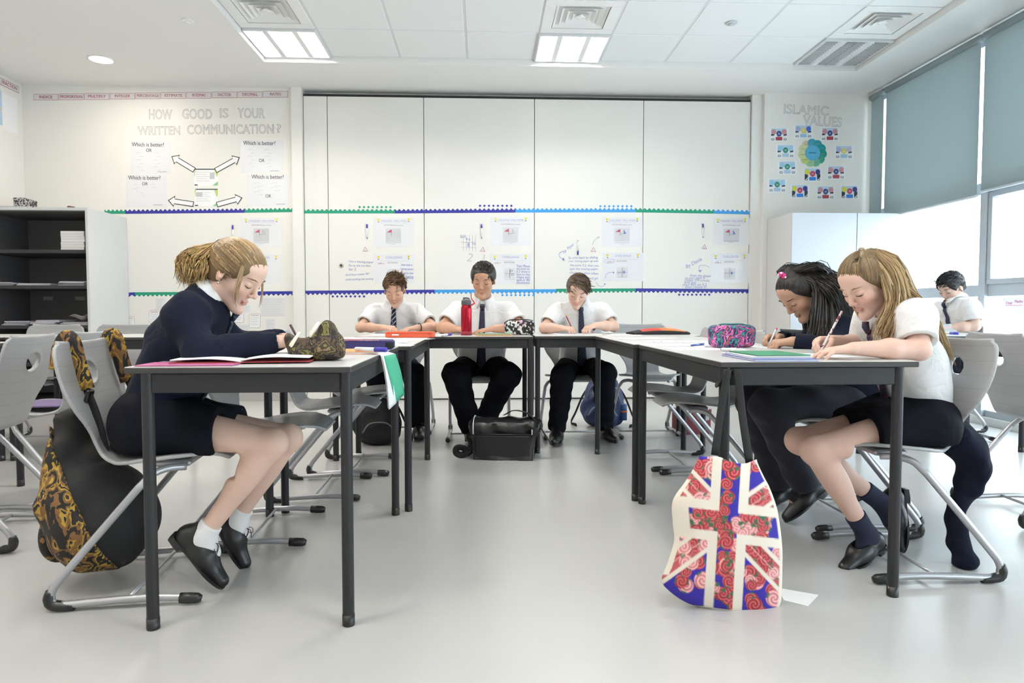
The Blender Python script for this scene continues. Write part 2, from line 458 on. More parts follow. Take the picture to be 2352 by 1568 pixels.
# ================================================================== solid modelling by distance fields (shapes that blend)
def smin(a, b, k):
    if k <= 0: return np.minimum(a, b)
    h = np.maximum(k - np.abs(a-b), 0)/k
    return np.minimum(a, b) - h*h*k*.25
class Grid:
    def __init__(s, lo, hi, h):
        s.h = h; s.lo = np.array(lo, np.float32)
        s.n = np.ceil((np.array(hi)-np.array(lo))/h).astype(int)+1
        s.D = np.full(s.n, 9., np.float32)
        s.ax = [(s.lo[i]+h*np.arange(s.n[i])).astype(np.float32) for i in range(3)]
    def sub(s, lo, hi):
        sl = []
        for i in range(3):
            a = int(max(0, math.floor((lo[i]-s.lo[i])/s.h))); b = int(min(s.n[i], math.ceil((hi[i]-s.lo[i])/s.h)+1))
            sl.append(slice(a, max(a, b)))
        X = s.ax[0][sl[0]][:, None, None]; Y = s.ax[1][sl[1]][None, :, None]; Z = s.ax[2][sl[2]][None, None, :]
        return tuple(sl), X, Y, Z
    def put(s, fn, lo, hi, k=0.):
        m = k+3*s.h
        sl, X, Y, Z = s.sub(np.array(lo)-m, np.array(hi)+m)
        if 0 in s.D[sl].shape: return s
        s.D[sl] = smin(s.D[sl], fn(X, Y, Z), k); return s
    def cut(s, fn, lo=None, hi=None, k=0.):
        """remove where fn < 0"""
        if lo is None: sl, X, Y, Z = s.sub(s.lo, s.lo+s.h*s.n)
        else: sl, X, Y, Z = s.sub(np.array(lo)-k-2*s.h, np.array(hi)+k+2*s.h)
        if 0 in s.D[sl].shape: return s
        s.D[sl] = -smin(-s.D[sl], fn(X, Y, Z) + 0*s.D[sl], k); return s
    def cone(s, a, b, ra, rb, k=.01, flat=None, bump=None):
        """capsule with two radii; flat=(axis vector, factor): thickness along that axis times factor"""
        a = np.array(a, float); b = np.array(b, float); r = max(ra, rb)
        f = _conefn(a, b, ra, rb, flat)
        g = f if bump is None else (lambda X, Y, Z: f(X, Y, Z)+bump(X, Y, Z))
        rr = r*max(1., flat[1] if flat else 1.)
        return s.put(g, np.minimum(a, b)-rr, np.maximum(a, b)+rr, k)
    def cutcone(s, a, b, ra, rb, k=.0):
        a = np.array(a, float); b = np.array(b, float); r = max(ra, rb)
        return s.cut(_conefn(a, b, ra, rb, None), np.minimum(a, b)-r, np.maximum(a, b)+r, k)
    def ell(s, c, rad, R=None, k=.01, cut=False, bump=None):
        c = np.array(c, float); rad = np.array(rad, float); R = np.eye(3) if R is None else np.array(R)
        def f(X, Y, Z):
            x, y, z = X-c[0], Y-c[1], Z-c[2]
            q = [(x*R[0, i]+y*R[1, i]+z*R[2, i]) for i in range(3)]
            k0 = np.sqrt(sum((q[i]/rad[i])**2 for i in range(3))); k1 = np.sqrt(sum((q[i]/rad[i]**2)**2 for i in range(3)))
            d = k0*(k0-1)/np.maximum(k1, 1e-6)
            return d if bump is None else d+bump(X, Y, Z)
        m = np.sqrt(((R*rad)**2).sum(1))
        return s.cut(f, c-m, c+m, k) if cut else s.put(f, c-m, c+m, k)
    def plane_cut(s, p, n, k=0., lo=None, hi=None):
        """remove the side the normal points to"""
        p = np.array(p, float); n = np.array(n, float); n = n/np.linalg.norm(n)
        return s.cut(lambda X, Y, Z: -((X-p[0])*n[0]+(Y-p[1])*n[1]+(Z-p[2])*n[2]), lo, hi, k)
    def like(s, lo, hi):
        '''empty grid on the same lattice'''
        a = np.maximum(np.floor((np.array(lo)-s.lo)/s.h), 0).astype(int); b = np.minimum(np.ceil((np.array(hi)-s.lo)/s.h).astype(int), s.n-1)
        g = Grid.__new__(Grid); g.h = s.h; g.i0 = a; g.n = b-a+1; g.lo = s.lo+a*s.h
        g.D = np.full(g.n, 9., np.float32); g.ax = [s.ax[i][a[i]:b[i]+1] for i in range(3)]
        return g
    def merge(s, g, k=0.):
        sl = tuple(slice(g.i0[i], g.i0[i]+g.n[i]) for i in range(3)); s.D[sl] = smin(s.D[sl], g.D, k); return s
    def mesh(s, name, m=None, colour=None):
        v, q = surface_nets(s.D, s.lo, s.h)
        return np_mesh(name, v, q, m, colour)
def _conefn(a, b, ra, rb, flat):
    ab = b-a; L2 = float(ab@ab)+1e-12
    if flat is not None:
        fa = np.array(flat[0], float); fa = fa/np.linalg.norm(fa); fs = 1./flat[1]-1.
    def f(X, Y, Z):
        x, y, z = X-a[0], Y-a[1], Z-a[2]
        h = np.clip((x*ab[0]+y*ab[1]+z*ab[2])/L2, 0, 1)
        dx, dy, dz = x-h*ab[0], y-h*ab[1], z-h*ab[2]
        if flat is not None:
            w = (dx*fa[0]+dy*fa[1]+dz*fa[2])*fs
            dx = dx+w*fa[0]; dy = dy+w*fa[1]; dz = dz+w*fa[2]
            return (np.sqrt(dx*dx+dy*dy+dz*dz)-(ra+(rb-ra)*h))*min(1., flat[1])
        return np.sqrt(dx*dx+dy*dy+dz*dz)-(ra+(rb-ra)*h)
    return f
def surface_nets(D, lo, h):
    S = D < 0
    def c8(A): return [A[i:A.shape[0]-1+i, j:A.shape[1]-1+j, k:A.shape[2]-1+k] for i in (0, 1) for j in (0, 1) for k in (0, 1)]
    cnt = np.zeros(tuple(np.array(D.shape)-1), np.uint8)
    for a in c8(S): cnt += a
    act = (cnt > 0) & (cnt < 8)
    cells = np.argwhere(act); n = len(cells)
    idx = np.full(act.shape, -1, np.int32); idx[act] = np.arange(n)
    offs = np.array([(i, j, k) for i in (0, 1) for j in (0, 1) for k in (0, 1)])
    val = np.stack([D[cells[:, 0]+o[0], cells[:, 1]+o[1], cells[:, 2]+o[2]] for o in offs], 1)
    acc = np.zeros((n, 3)); w = np.zeros(n)
    for i in range(8):
        for j in range(i+1, 8):
            if abs(offs[i]-offs[j]).sum() != 1: continue
            a, b = val[:, i], val[:, j]; cr = (a < 0) != (b < 0)
            t = np.where(cr, a/np.where(cr, a-b, 1), 0)
            acc[cr] += (offs[i]+(offs[j]-offs[i])*t[:, None])[cr]; w += cr
    v = (cells + acc/w[:, None])*h + lo
    quads = []
    for ax in range(3):
        b, c = [(1, 2), (2, 0), (0, 1)][ax]
        s0 = [slice(None)]*3; s1 = [slice(None)]*3; s0[ax] = slice(0, -1); s1[ax] = slice(1, None)
        df = S[tuple(s0)] != S[tuple(s1)]
        p = np.argwhere(df)
        ok = (p[:, b] > 0) & (p[:, c] > 0) & (p[:, b] < act.shape[b]) & (p[:, c] < act.shape[c]); p = p[ok]
        if not len(p): continue
        def I(db, dc):
            q = p.copy(); q[:, b] -= db; q[:, c] -= dc; return idx[q[:, 0], q[:, 1], q[:, 2]]
        Q = np.stack([I(1, 1), I(0, 1), I(0, 0), I(1, 0)], 1)
        ins = S[p[:, 0], p[:, 1], p[:, 2]]
        Q[~ins] = Q[~ins][:, ::-1]
        quads.append(Q)
    return v, np.concatenate(quads)
def np_mesh(name, v, q, m=None, colour=None):
    me = bpy.data.meshes.new(name); nv, nq = len(v), len(q)
    me.vertices.add(nv); me.vertices.foreach_set('co', v.astype(np.float32).ravel())
    me.loops.add(nq*4); me.loops.foreach_set('vertex_index', q.astype(np.int32).ravel())
    me.polygons.add(nq); me.polygons.foreach_set('loop_start', np.arange(0, nq*4, 4, dtype=np.int32))
    me.polygons.foreach_set('use_smooth', np.ones(nq, bool))
    if m is not None: me.materials.append(m)
    if colour is not None: set_col(me, colour(v))
    me.update(calc_edges=True); me.validate()
    return me
def set_col(me, c):
    at = me.color_attributes.new('Col', 'FLOAT_COLOR', 'POINT')
    c4 = np.ones((len(me.vertices), 4), np.float32); c4[:, :3] = c; at.data.foreach_set('color', c4.ravel())
def unit(v): v = np.array(v, float); return v/np.linalg.norm(v)
def wob(amp, *terms):
    """folds: sum of sines along directions; terms = (wave vector, phase)"""
    def f(X, Y, Z):
        return sum(np.sin(X*k[0]+Y*k[1]+Z*k[2]+p) for k, p in terms)*(amp/len(terms))
    return f

# ================================================================== tables
M_tabletop = mat('table_laminate', (.58, .575, .565), .3, noise=.02, nscale=60)
M_edge = mat('table_edge', (.035, .033, .032), .5)
M_frame = mat('table_frame_anthracite', (.022, .022, .025), .42, spec=.3)
M_foot = mat('black_plastic', (.012, .012, .013), .35)
TL, TW, TH = 1.08, .61, .73
def make_table():
    """long side along local x; local -y is the open side (legs flush), +y the sitter's side with an overhang"""
    r = thing('school_table', '', 'table')
    m = MB(); m.bbox(-TL/2, TL/2, -TW/2, TW/2, TH-.018, TH-.0015, .002); m.build('tabletop_edge', M_edge, r)
    m = MB(); m.bbox(-TL/2+.002, TL/2-.002, -TW/2+.002, TW/2-.002, TH-.006, TH, .0008); m.build('tabletop', M_tabletop, r)
    y0, y1, x = -TW/2+.017, TW/2-.055, TL/2-.018
    for sx in (-1, 1):
        for y in (y0, y1):
            pts = []
            for i in range(20):
                a = 2*math.pi*i/20; rr = .0165-(.0012 if i % 5 == 0 else 0); pts.append((sx*x+rr*math.cos(a), y+rr*math.sin(a)))
            m = MB(); m.prism(pts, .03, TH-.018); l = m.build('leg', M_frame, r); smooth_angle(l, 35)
            f = MB(); f.smooth = True; f.lathe([(.0172, 0), (.0176, .004), (.0176, .032)], 16, (sx*x, y, 0)); f.build('foot', M_foot, l)
    for k, (a, b, c, d) in enumerate(((-x+.014, x-.014, y0-.01, y0+.012), (-x+.014, x-.014, y1-.012, y1+.01), (-x-.01, -x+.012, y0+.014, y1-.014), (x-.012, x+.01, y0+.014, y1-.014))):
        m = MB(); m.bbox(a, b, c, d, TH-.072, TH-.0182, .002); m.build('rail', M_frame, r)
    return r
table0 = make_table(); _tused = [False]
def place_table(cx, cy, rz, label, group='school tables'):
    o = copy_tree(table0) if _tused[0] else table0
    _tused[0] = True
    o.location = (cx, cy, 0); o.rotation_euler = (0, 0, rz); o['label'] = label; o['group'] = group
    return o
PI = math.pi
# local +y towards the sitter: left arm sitters on -X => rotate +90; right arm sitters on +X => rotate -90
place_table(-.665, 2.425, PI/2, 'school table with the camouflage pencil case, first of its arm of the horseshoe')
place_table(-.615, 3.525, PI/2, 'school table under the purple tablet sleeve, joining the boys\' row')
place_table(1.02, 2.55, -PI/2, 'school table with the flag-print tote bag hanging at its corner')
place_table(1.00, 3.645, -PI/2, 'school table with no sitter, between the girls and the boys\' row')
place_table(-.23, 4.44, 0, 'school table under the red drink bottle, in front of two boys')
place_table(.865, 4.50, 0, 'school table under the orange and black folder')
place_table(-2.62, 3.0, -PI/2+PI, 'school table beside the open shelves, with loose papers on top')
place_table(-2.25, 4.42, 0, 'school table across the aisle behind the bag with the leopard pattern, nearest the wall display')
place_table(-3.36, 4.42, 0, 'school table standing against the row end near the left wall')
place_table(2.80, 2.95, PI/2, 'school table behind the seated girl with the long fair hair')
place_table(2.86, 4.40, 0, 'school table with a blue-capped marker on top, by the windows')
place_table(2.94, 5.40, -PI/2, 'school table where the lone boy by the windows writes')

# ================================================================== chairs: moulded shell on a C-shaped tube frame
def chair_shell():
    prof = catmull([(-.187, .782), (-.182, .74), (-.165, .66), (-.14, .585), (-.118, .525), (-.103, .475), (-.078, .436), (-.03, .42), (.03, .421), (.09, .428), (.15, .436), (.21, .440), (.255, .434), (.285, .420)], 6)
    prof = np.array(prof); seg = np.linalg.norm(np.diff(prof, axis=0), axis=1); U = np.concatenate([[0], np.cumsum(seg)]); LT = U[-1]
    # half width along the profile
    kw = np.array([(0, .162), (.008, .180), (.025, .192), (.055, .199), (.10, .203), (.16, .198), (.21, .180), (.255, .150), (.29, .128), (.325, .120), (.36, .124), (.395, .148), (.43, .178), (.475, .200), (.53, .208), (.60, .203), (.645, .185), (.675, .155), (LT, .11)])
    kw = np.array(catmull(kw[kw[:, 0] <= LT+1e-6], 8))
    g = Grid((-.24, -.235, .38), (.32, .235, .815), .0036)
    y = g.ax[0]; z = g.ax[2]; P = np.stack(np.meshgrid(y, z, indexing='ij'), -1).reshape(-1, 2)
    best = np.full(len(P), 9.); u = np.zeros(len(P)); sg = np.ones(len(P))
    for i in range(len(prof)-1):
        a, b = prof[i], prof[i+1]; ab = b-a; t = np.clip(((P-a)@ab)/(ab@ab), 0, 1); d = P-a-t[:, None]*ab
        r = np.linalg.norm(d, axis=1); k = r < best
        best[k] = r[k]; u[k] = (U[i]+t*seg[i])[k]; sg[k] = np.sign(ab[0]*d[:, 1]-ab[1]*d[:, 0])[k]
    sh = (len(y), len(z)); off = (best*sg).reshape(sh).astype(np.float32); u = u.reshape(sh).astype(np.float32)
    hw = np.interp(u, kw[:, 0], kw[:, 1]).astype(np.float32)
    Yv = g.ax[1][None, :, None]
    # back curves around the sitter, seat is slightly dished
    cup = np.where(u < .3, -.55*(1-u/.3*.6), -.25)[:, None, :]*0+np.interp(u, [0, .25, .36, .5, .75], [.22, .40, .1, .30, .1]).astype(np.float32)[:, None, :]
    hole = np.sqrt(((u[:, None, :]-.098)/.036)**2+(Yv/.050)**2)-1
    d_n = np.abs(off[:, None, :]-cup*(Yv**2))-.0058-.0035*np.exp(-(hole*3.5)**2)
    d_s = np.abs(Yv)-hw[:, None, :]
    q = np.maximum(d_n+.004, 0)**2+np.maximum(d_s+.004, 0)**2
    D = np.where((d_n > -.004) & (d_s > -.004), np.sqrt(q)-.004, np.maximum(d_n, d_s))
    D = np.maximum(D, -(hole*.036))
    g.D = D.astype(np.float32)
    return g.mesh('shell', M_shell)
m_ = bpy.data.materials.new('chair_shell_grey'); m_.use_nodes = True; MATS['chair_shell_grey'] = M_shell = m_
nt = m_.node_tree; b = nt.nodes['Principled BSDF']; b.inputs['Roughness'].default_value = .38
tc = nt.nodes.new('ShaderNodeTexCoord'); sp = nt.nodes.new('ShaderNodeSeparateXYZ'); nt.links.new(tc.outputs['Object'], sp.inputs[0])
ad = nt.nodes.new('ShaderNodeMath'); ad.operation = 'SUBTRACT'; nt.links.new(sp.outputs[2], ad.inputs[0]); nt.links.new(sp.outputs[0], ad.inputs[1])
mu = nt.nodes.new('ShaderNodeMath'); mu.operation = 'MULTIPLY'; mu.inputs[1].default_value = 17; nt.links.new(ad.outputs[0], mu.inputs[0])
fr = nt.nodes.new('ShaderNodeMath'); fr.operation = 'FRACT'; nt.links.new(mu.outputs[0], fr.inputs[0])
lt = nt.nodes.new('ShaderNodeMath'); lt.operation = 'LESS_THAN'; lt.inputs[1].default_value = .035; nt.links.new(fr.outputs[0], lt.inputs[0])
mx = nt.nodes.new('ShaderNodeMix'); mx.data_type = 'RGBA'; mx.inputs[6].default_value = (.375, .375, .38, 1); mx.inputs[7].default_value = (.30, .30, .305, 1)
nt.links.new(lt.outputs[0], mx.inputs[0]); nt.links.new(mx.outputs[2], b.inputs['Base Color'])
M_tube = mat('chair_tube_silver', (.44, .44, .46), .34, metal=.55)
def make_chair():
    """faces local +x"""
    r = thing('school_chair', '', 'chair')
    sh = new_obj('shell', chair_shell(), None, r)
    for s in (-1, 1):
        y = s*.213
        path = [(.16, s*.12, .398), (.12, s*.15, .402), (.085, s*.18, .392), (.06, s*.197, .365), (.03, s*.204, .33)]
        path += [(-.15, y, .115), (-.185, y, .068), (-.192, y, .04), (-.182, y, .024), (-.15, y, .0195), (0, y, .026), (.1, y, .027), (.2, y, .020)]
        path = catmull(path, 4)
        m = MB(); m.smooth = True; m.tube(path, .0115, 12); t = m.build('side_tube', M_tube, r)
        f = MB(); f.smooth = True; f.tube([(.165, y, .0205), (.19, y, .019), (.215, y, .0175), (.226, y, .015)], [.0155, .0165, .0155, .010], 12); f.build('end_cap', M_foot, t)
        c = MB(); c.smooth = True
        c.tube(catmull([(-.193, y, .062), (-.197, y, .04), (-.19, y, .022), (-.16, y, .0155), (-.13, y, .014)], 3), [.0125, .014, .0155, .0165, .016, .0165, .0165, .016, .0155, .015, .014, .0135, .013], 12)
        c.build('glide', M_foot, t)
    m = MB(); m.smooth = True; m.tube([(.02, -.205, .028), (.02, .205, .028)], .006, 8); m.build('cross_rod', M_tube, r)
    m = MB(); m.bbox(.06, .17, -.11, .11, .396, .416, .006); m.build('seat_bracket', M_tube, r)
    return r
chair0 = make_chair(); _cused = [False]
def place_chair(cx, cy, face, label, group='grey shell chairs'):
    o = copy_tree(chair0) if _cused[0] else chair0
    _cused[0] = True
    o.location = (cx, cy, 0); o.rotation_euler = (0, 0, face); o['label'] = label; o['group'] = group
    return o
R_, L_, CAM_ = 0., PI, -PI/2
place_chair(-1.095, 2.255, R_+.10, 'grey shell chair under the girl in the navy jumper, leopard backpack on its back')
place_chair(-.90, 2.755, R_+.06, 'empty grey shell chair beside the navy-jumper girl, second along that arm')
place_chair(-.80, 3.37, R_+.03, 'empty grey shell chair, third along the navy-jumper girl\'s arm')
place_chair(-.725, 3.86, R_, 'empty grey shell chair at the boys\' end of the navy-jumper girl\'s arm')
place_chair(-.59, 5.06, CAM_, 'grey shell chair under the boy with tousled brown hair')
place_chair(-.02, 4.775, CAM_, 'grey shell chair under the boy behind the red bottle')
place_chair(.645, 4.82, CAM_, 'grey shell chair under the boy with the red pencil')
place_chair(1.17, 4.83, CAM_, 'empty grey shell chair beside the boy with the red pencil')
place_chair(1.15, 3.88, L_, 'empty grey shell chair next to the boys\' row on the girls\' arm')
place_chair(1.17, 3.38, L_-.03, 'empty grey shell chair beside the black-haired girl')
place_chair(1.55, 2.835, L_, 'grey shell chair under the black-haired girl')
place_chair(1.49, 2.325, L_-.02, 'grey shell chair under the fair-haired girl, dark jacket hung on it')
place_chair(-1.93, 2.72, L_+.12, 'empty grey shell chair back to back with the leopard backpack')
place_chair(-1.97, 3.25, L_-.05, 'empty grey shell chair beyond the one backing onto the leopard backpack')
place_chair(-3.02, 4.80, CAM_, 'empty grey shell chair behind the row table, nearer the left wall')
place_chair(-2.55, 4.82, CAM_, 'empty grey shell chair behind the row table, further from the left wall')
place_chair(2.38, 2.83, R_-.04, 'empty grey shell chair back to back with the fair-haired girl')
place_chair(3.24, 4.63, CAM_, 'empty grey shell chair in front of the lone boy by the windows')
place_chair(3.45, 4.98, L_, 'grey shell chair under the lone boy by the windows')

# ================================================================== people
M_skin = mat('skin', (.7, .45, .35), .48, attr='Col', spec=.35, noise=.03, nscale=60)
M_hair = mat('hair', (.1, .07, .05), .42, attr='Col', spec=.5)
M_shirt = mat('white_cotton', (.76, .76, .765), .8, bump=.9, bscale=11, bdist=.018)
M_navy = mat('navy_knit', (.007, .010, .022), .9, bump=.8, bscale=11, bdist=.018, spec=.12, sheen=.03)
M_black = mat('black_wool', (.005, .006, .010), .85, bump=.5, bscale=12, bdist=.012, spec=.12)
M_shoe = mat('black_leather', (.012, .012, .013), .32)
M_dark = mat('dark_line', (.03, .018, .014), .7)
def up_from(f): 
    x = unit(np.cross(f, (0, 0, 1))); return x, np.cross(x, f)
def head_R(az, pitch, roll=0.):
    az, p, r = math.radians(az), math.radians(pitch), math.radians(roll)
    f = np.array([math.cos(p)*math.cos(az), math.cos(p)*math.sin(az), -math.sin(p)])
    x, u = up_from(f)
    x, u = x*math.cos(r)+u*math.sin(r), u*math.cos(r)-x*math.sin(r)
    return np.stack([x, f, u], 1)
class Head:
    def __init__(s, c, az, pitch, roll=0., sc=.93): s.c = np.array(c, float); s.R = head_R(az, pitch, roll); s.s = sc
    def w(s, p): return s.c + s.R@(np.array(p, float)*s.s)
    def l(s, v): return ((v-s.c)@s.R)/s.s
def add_head(g, H, neck, nr=.05):
    s = H.s
    def E(c, r, k, cut=False, mir=False):
        for sg in ((1, -1) if mir else (1,)):
            g.ell(H.w((c[0]*sg, c[1], c[2])), np.array(r)*s, H.R, k*s, cut)
    def C(a, b, ra, rb, k, mir=False):
        for sg in ((1, -1) if mir else (1,)):
            g.cone(H.w((a[0]*sg, a[1], a[2])), H.w((b[0]*sg, b[1], b[2])), ra*s, rb*s, k*s)
    E((0, -.012, .036), (.072, .092, .076), .01)
    E((0, .024, -.020), (.055, .059, .073), .03)
    C((.034, .004, -.050), (.012, .056, -.094), .020, .0150, .03, True)
    E((0, .074, -.097), (.016, .014, .014), .02)
    E((.036, .052, -.022), (.022, .024, .023), .025, mir=True)
    E((0, .050, .055), (.052, .036, .036), .03)
    C((-.030, .078, .026), (.030, .078, .026), .008, .008, .014)
    E((.031, .098, .008), (.017, .016, .012), .014, cut=True, mir=True)
    E((.0305, .0715, .007), (.0150, .0135, .0125), .004, mir=True)
    C((0, .085, .018), (0, .098, -.020), .006, .0085, .012)
    E((0, .100, -.026), (.0095, .010, .008), .006)
    E((.0105, .091, -.030), (.006, .0075, .006), .005, mir=True)
    E((0, .0808, -.0575), (.0170, .0074, .0046), .005)
    E((0, .0798, -.0672), (.0142, .0076, .0050), .004)
    E((0, .0875, -.0624), (.019, .006, .0013), .002, cut=True)
    for sg in (1, -1):
        Rz = head_R(0, 0); t = math.radians(22)*sg
        Re = H.R@np.array([[math.cos(t), -math.sin(t), 0], [math.sin(t), math.cos(t), 0], [0, 0, 1]]).T
        g.ell(H.w((.073*sg, -.010, .000)), np.array((.0075, .018, .031))*s, Re, .006*s)
        g.ell(H.w((.082*sg, -.004, .006)), np.array((.007, .010, .017))*s, Re, .005*s, cut=True)
    g.cone(H.w((0, -.026, -.040)), neck, nr*s*.95, nr*1.08, .02)
def face_colour(H, base, lip, blush=.25):
    base = np.array(base); lip = np.array(lip)
    def f(v):
        l = H.l(v); n = len(v); col = np.tile(base, (n, 1))
        front = 1/(1+np.exp(-(l[:, 1]-.055)/.005))
        ck = np.exp(-(((np.abs(l[:, 0])-.040)/.022)**2+((l[:, 2]+.028)/.022)**2))*front*blush
        ns = np.exp(-((l[:, 0]/.013)**2+((l[:, 2]+.030)/.012)**2))*front*blush*.8
        er = ((np.abs(l[:, 0]) > .066) & (np.abs(l[:, 2]) < .045) & (np.abs(l[:, 1]) < .04))*blush*.5
        col = col*(1-(ck+ns+er)[:, None]*np.array([.02, .42, .40]))
        lm = .8*np.exp(-(((l[:, 0])/.0175)**4+((l[:, 2]+.0622)/.0085)**4))*(l[:, 1] > .070)
        col = col*(1-lm[:, None])+lip*lm[:, None]
        kn = 0
        return np.clip(col, 0, 1)
    return f
def probe(g, p):
    i = np.clip(np.round((np.array(p)-g.lo)/g.h).astype(int), 0, g.n-1); return g.D[tuple(i)]
def surf(g, p, d, maxd=.5, off=.001):
    p = np.array(p, float); d = unit(d)
    st = g.h*.5
    for i in range(int(maxd/st)):
        q = p+d*st*i
        if probe(g, q) < 0: return q-d*off
    return p+d*maxd*.5
def hand(g, wr, d, nrm, side, pose='rest', s=.9, k=.0045):
    """side +1 right hand, -1 left; returns grip point between thumb and index tip"""
    d = unit(d); nrm = unit(np.array(nrm)-d*np.dot(nrm, d)); t = np.cross(d, nrm)*side; wr = np.array(wr, float)
    CURL = {'rest': [(14, 18, 12), (10, 16, 10), (12, 18, 12), (16, 22, 14)], 'flat': [(6, 8, 6), (4, 8, 6), (6, 8, 6), (8, 12, 8)],
            'pen': [(42, 42, 18), (52, 55, 25), (60, 66, 35), (62, 70, 40)], 'curl': [(38, 45, 25), (42, 50, 30), (45, 52, 32), (45, 55, 35)]}[pose]
    lat = (.0260, .0090, -.0080, -.0240); ln = (.068, .076, .070, .055); base = (.078, .082, .078, .070); rad = (.0079, .0082, .0078, .0068)
    tips = []
    for i in range(4):
        b = wr+d*base[i]*s+t*lat[i]*s
        g.cone(wr+t*lat[i]*.55*s+d*.008, b, .0135*s, .0105*s, .012)
    for i in range(4):
        p = wr+d*base[i]*s+t*lat[i]*s; a = 0; sp = math.radians((6, 1, -4, -9)[i])
        for j, fr in enumerate((.46, .30, .24)):
            a += math.radians(CURL[i][j])
            dr = (d*math.cos(sp)+t*math.sin(sp))*math.cos(a)+nrm*math.sin(a)
            q = p+dr*ln[i]*fr*s
            r0 = rad[i]*s*(1.05-.06*j); g.cone(p, q, r0, r0*(.95 if j < 2 else .82), k); p = q
        tips.append(p)
    tb = wr+d*.022*s+t*.020*s+nrm*.004
    if pose in ('pen', 'curl'):
        tip = tips[0]+t*.004-d*.010*s+nrm*.004; mid = (tb+tip)*.5+t*.020*s
        m1 = tb*.55+mid*.45+t*.006
        for a, b, r0, r1 in ((tb, m1, .013, .0105), (m1, mid, .0105, .0095), (mid, tip, .0095, .0078)): g.cone(a, b, r0*s, r1*s, .006)
    else:
        dd = unit(d*.72+t*.62+nrm*.15); m1 = tb+dd*.036*s; m2 = m1+unit(d*.86+t*.42+nrm*.15)*.030*s; m3 = m2+unit(d*.95+t*.2+nrm*.2)*.024*s
        for a, b, r0, r1 in ((tb, m1, .0135, .0105), (m1, m2, .0105, .0095), (m2, m3, .0092, .0075)): g.cone(a, b, r0*s, r1*s, .006)
    return tips[0]+t*.002, d, nrm, t
class Body:
    """joints: index 0 left, 1 right"""
    def __init__(s, name_label, loc, h, J, H, skin, lip, hs=.88, limb=1.0, blush=.25):
        s.root = thing('person', name_label, 'person', loc); s.off = Matrix.Translation((-loc[0], -loc[1], -loc[2]))
        s.J = J; s.H = H; s.h = h; s.hs = hs; s.limb = limb; s.skin = skin; s.lip = lip; s.blush = blush; s.grips = {}
        s.lat = unit(np.array(J['sh'][1])-np.array(J['sh'][0])); 
        ax = unit(np.array(J['neck'])-np.array(J['pelvis'])); s.fwd = unit(np.cross(ax, s.lat)); s.axis = ax
        if np.dot(s.fwd, H.R[:, 1]) < 0: s.fwd = -s.fwd
        s.latp = unit(np.array(J['hip'][1])-np.array(J['hip'][0]))
    def part(s, name, me, m=None, parent=None):
        o = new_obj(name, me, m, parent or s.root)
        if parent is None: o.matrix_parent_inverse = s.off
        return o
    def bounds(s, extra=.16):
        P = [np.array(p) for k in ('sh', 'el', 'wr', 'hip', 'kn', 'an') for p in s.J[k]]+[s.H.c, np.array(s.J['pelvis'])]
        P = np.array(P); return P.min(0)-extra, P.max(0)+extra
    def build_body(s, legs=True):
        J = s.J; lo, hi = s.bounds(); g = Grid(lo, hi, s.h); l = s.limb
        g.cone(J['pelvis'], J['chest'], .075*l, .08*l, .03, flat=(s.fwd, .66))
        g.cone(J['chest'], J['neck'], .085*l, .06*l, .04, flat=(s.fwd, .66))
        g.cone(J['sh'][0], J['sh'][1], .038*l, .038*l, .04)
        for i in (0, 1):
            g.cone(J['sh'][i], J['el'][i], .042*l, .034*l, .02)
            e, w = np.array(J['el'][i]), np.array(J['wr'][i])
            g.cone(e, e*.55+w*.45, .035*l, .034*l, .02); g.cone(e*.55+w*.45, w, .034*l, .0225*l, .02)
            hp = J['hand'][i]
            s.grips[i] = hand(g, w, hp[0], hp[1], 1 if i else -1, hp[2], s.hs)
            k, a, h = np.array(J['kn'][i]), np.array(J['an'][i]), np.array(J['hip'][i])
            if legs:
                g.cone(h, k, .078*l, .049*l, .03)
                g.cone(k, a, .047*l, .029*l, .02)
                kd = unit(np.array(J['kneedir'])); bk = -kd
                g.ell(k*.70+a*.30+bk*.014, np.array((.040, .046, .105))*l, limb_frame(a-k), .03)
                g.ell(k+kd*.008, np.array((.041, .041, .046))*l, None, .02)
            else:
                g.cone(h, k, .045*l, .035*l, .03); g.cone(k, a, .032*l, .028*l, .02)
            f = J['toe'][i]; g.cone(a, np.array(a)*.45+np.array(f)*.55, .03*l, .024*l, .02)
        add_head(g, s.H, J['neck'], .048*l); s.seat_cut(g)
        s.g = g
        s.body = s.part('body', g.mesh('body', M_skin, face_colour(s.H, s.skin, s.lip, s.blush)))
        return g
    def face(s, brow=(.06, .04, .03), open_=.0):
        """lashes and eyebrows lying on the face"""
        H, g = s.H, s.g; Mb = mat('brow_%d' % int(brow[0]*1000), brow, .8)
        for sg in (1, -1):
            b = MB(); b.smooth = True; pts = []
            for i in range(9):
                t = i/8; x = (.017+.031*t)*sg; z = .0285+.007*math.sin(t*2.4)-.004*t
                pts.append(surf(g, H.w((x, .15, z)), -H.R[:, 1], .14, .0026))
            b.tube(pts, [.0013*s.H.s/.9*q for q in (.5, 1.2, 1.8, 2.0, 1.9, 1.7, 1.4, 1.1, .6)], 6, flat=(1, .7)); s.part('eyebrow', b.mesh('eyebrow', [Mb]))
            e = MB(); e.smooth = True; pts = []
            for i in range(9):
                t = i/8; x = (.018+.027*t)*sg; z = .0005-.0045*math.sin(t*math.pi)+.0015*t
                pts.append(surf(g, H.w((x, .15, z)), -H.R[:, 1], .14, .0020))
            e.tube(pts, [.0012*q for q in (.5, .9, 1.2, 1.4, 1.5, 1.5, 1.4, 1.2, .6)], 5); s.part('eyelash', e.mesh('eyelash', [M_dark]))
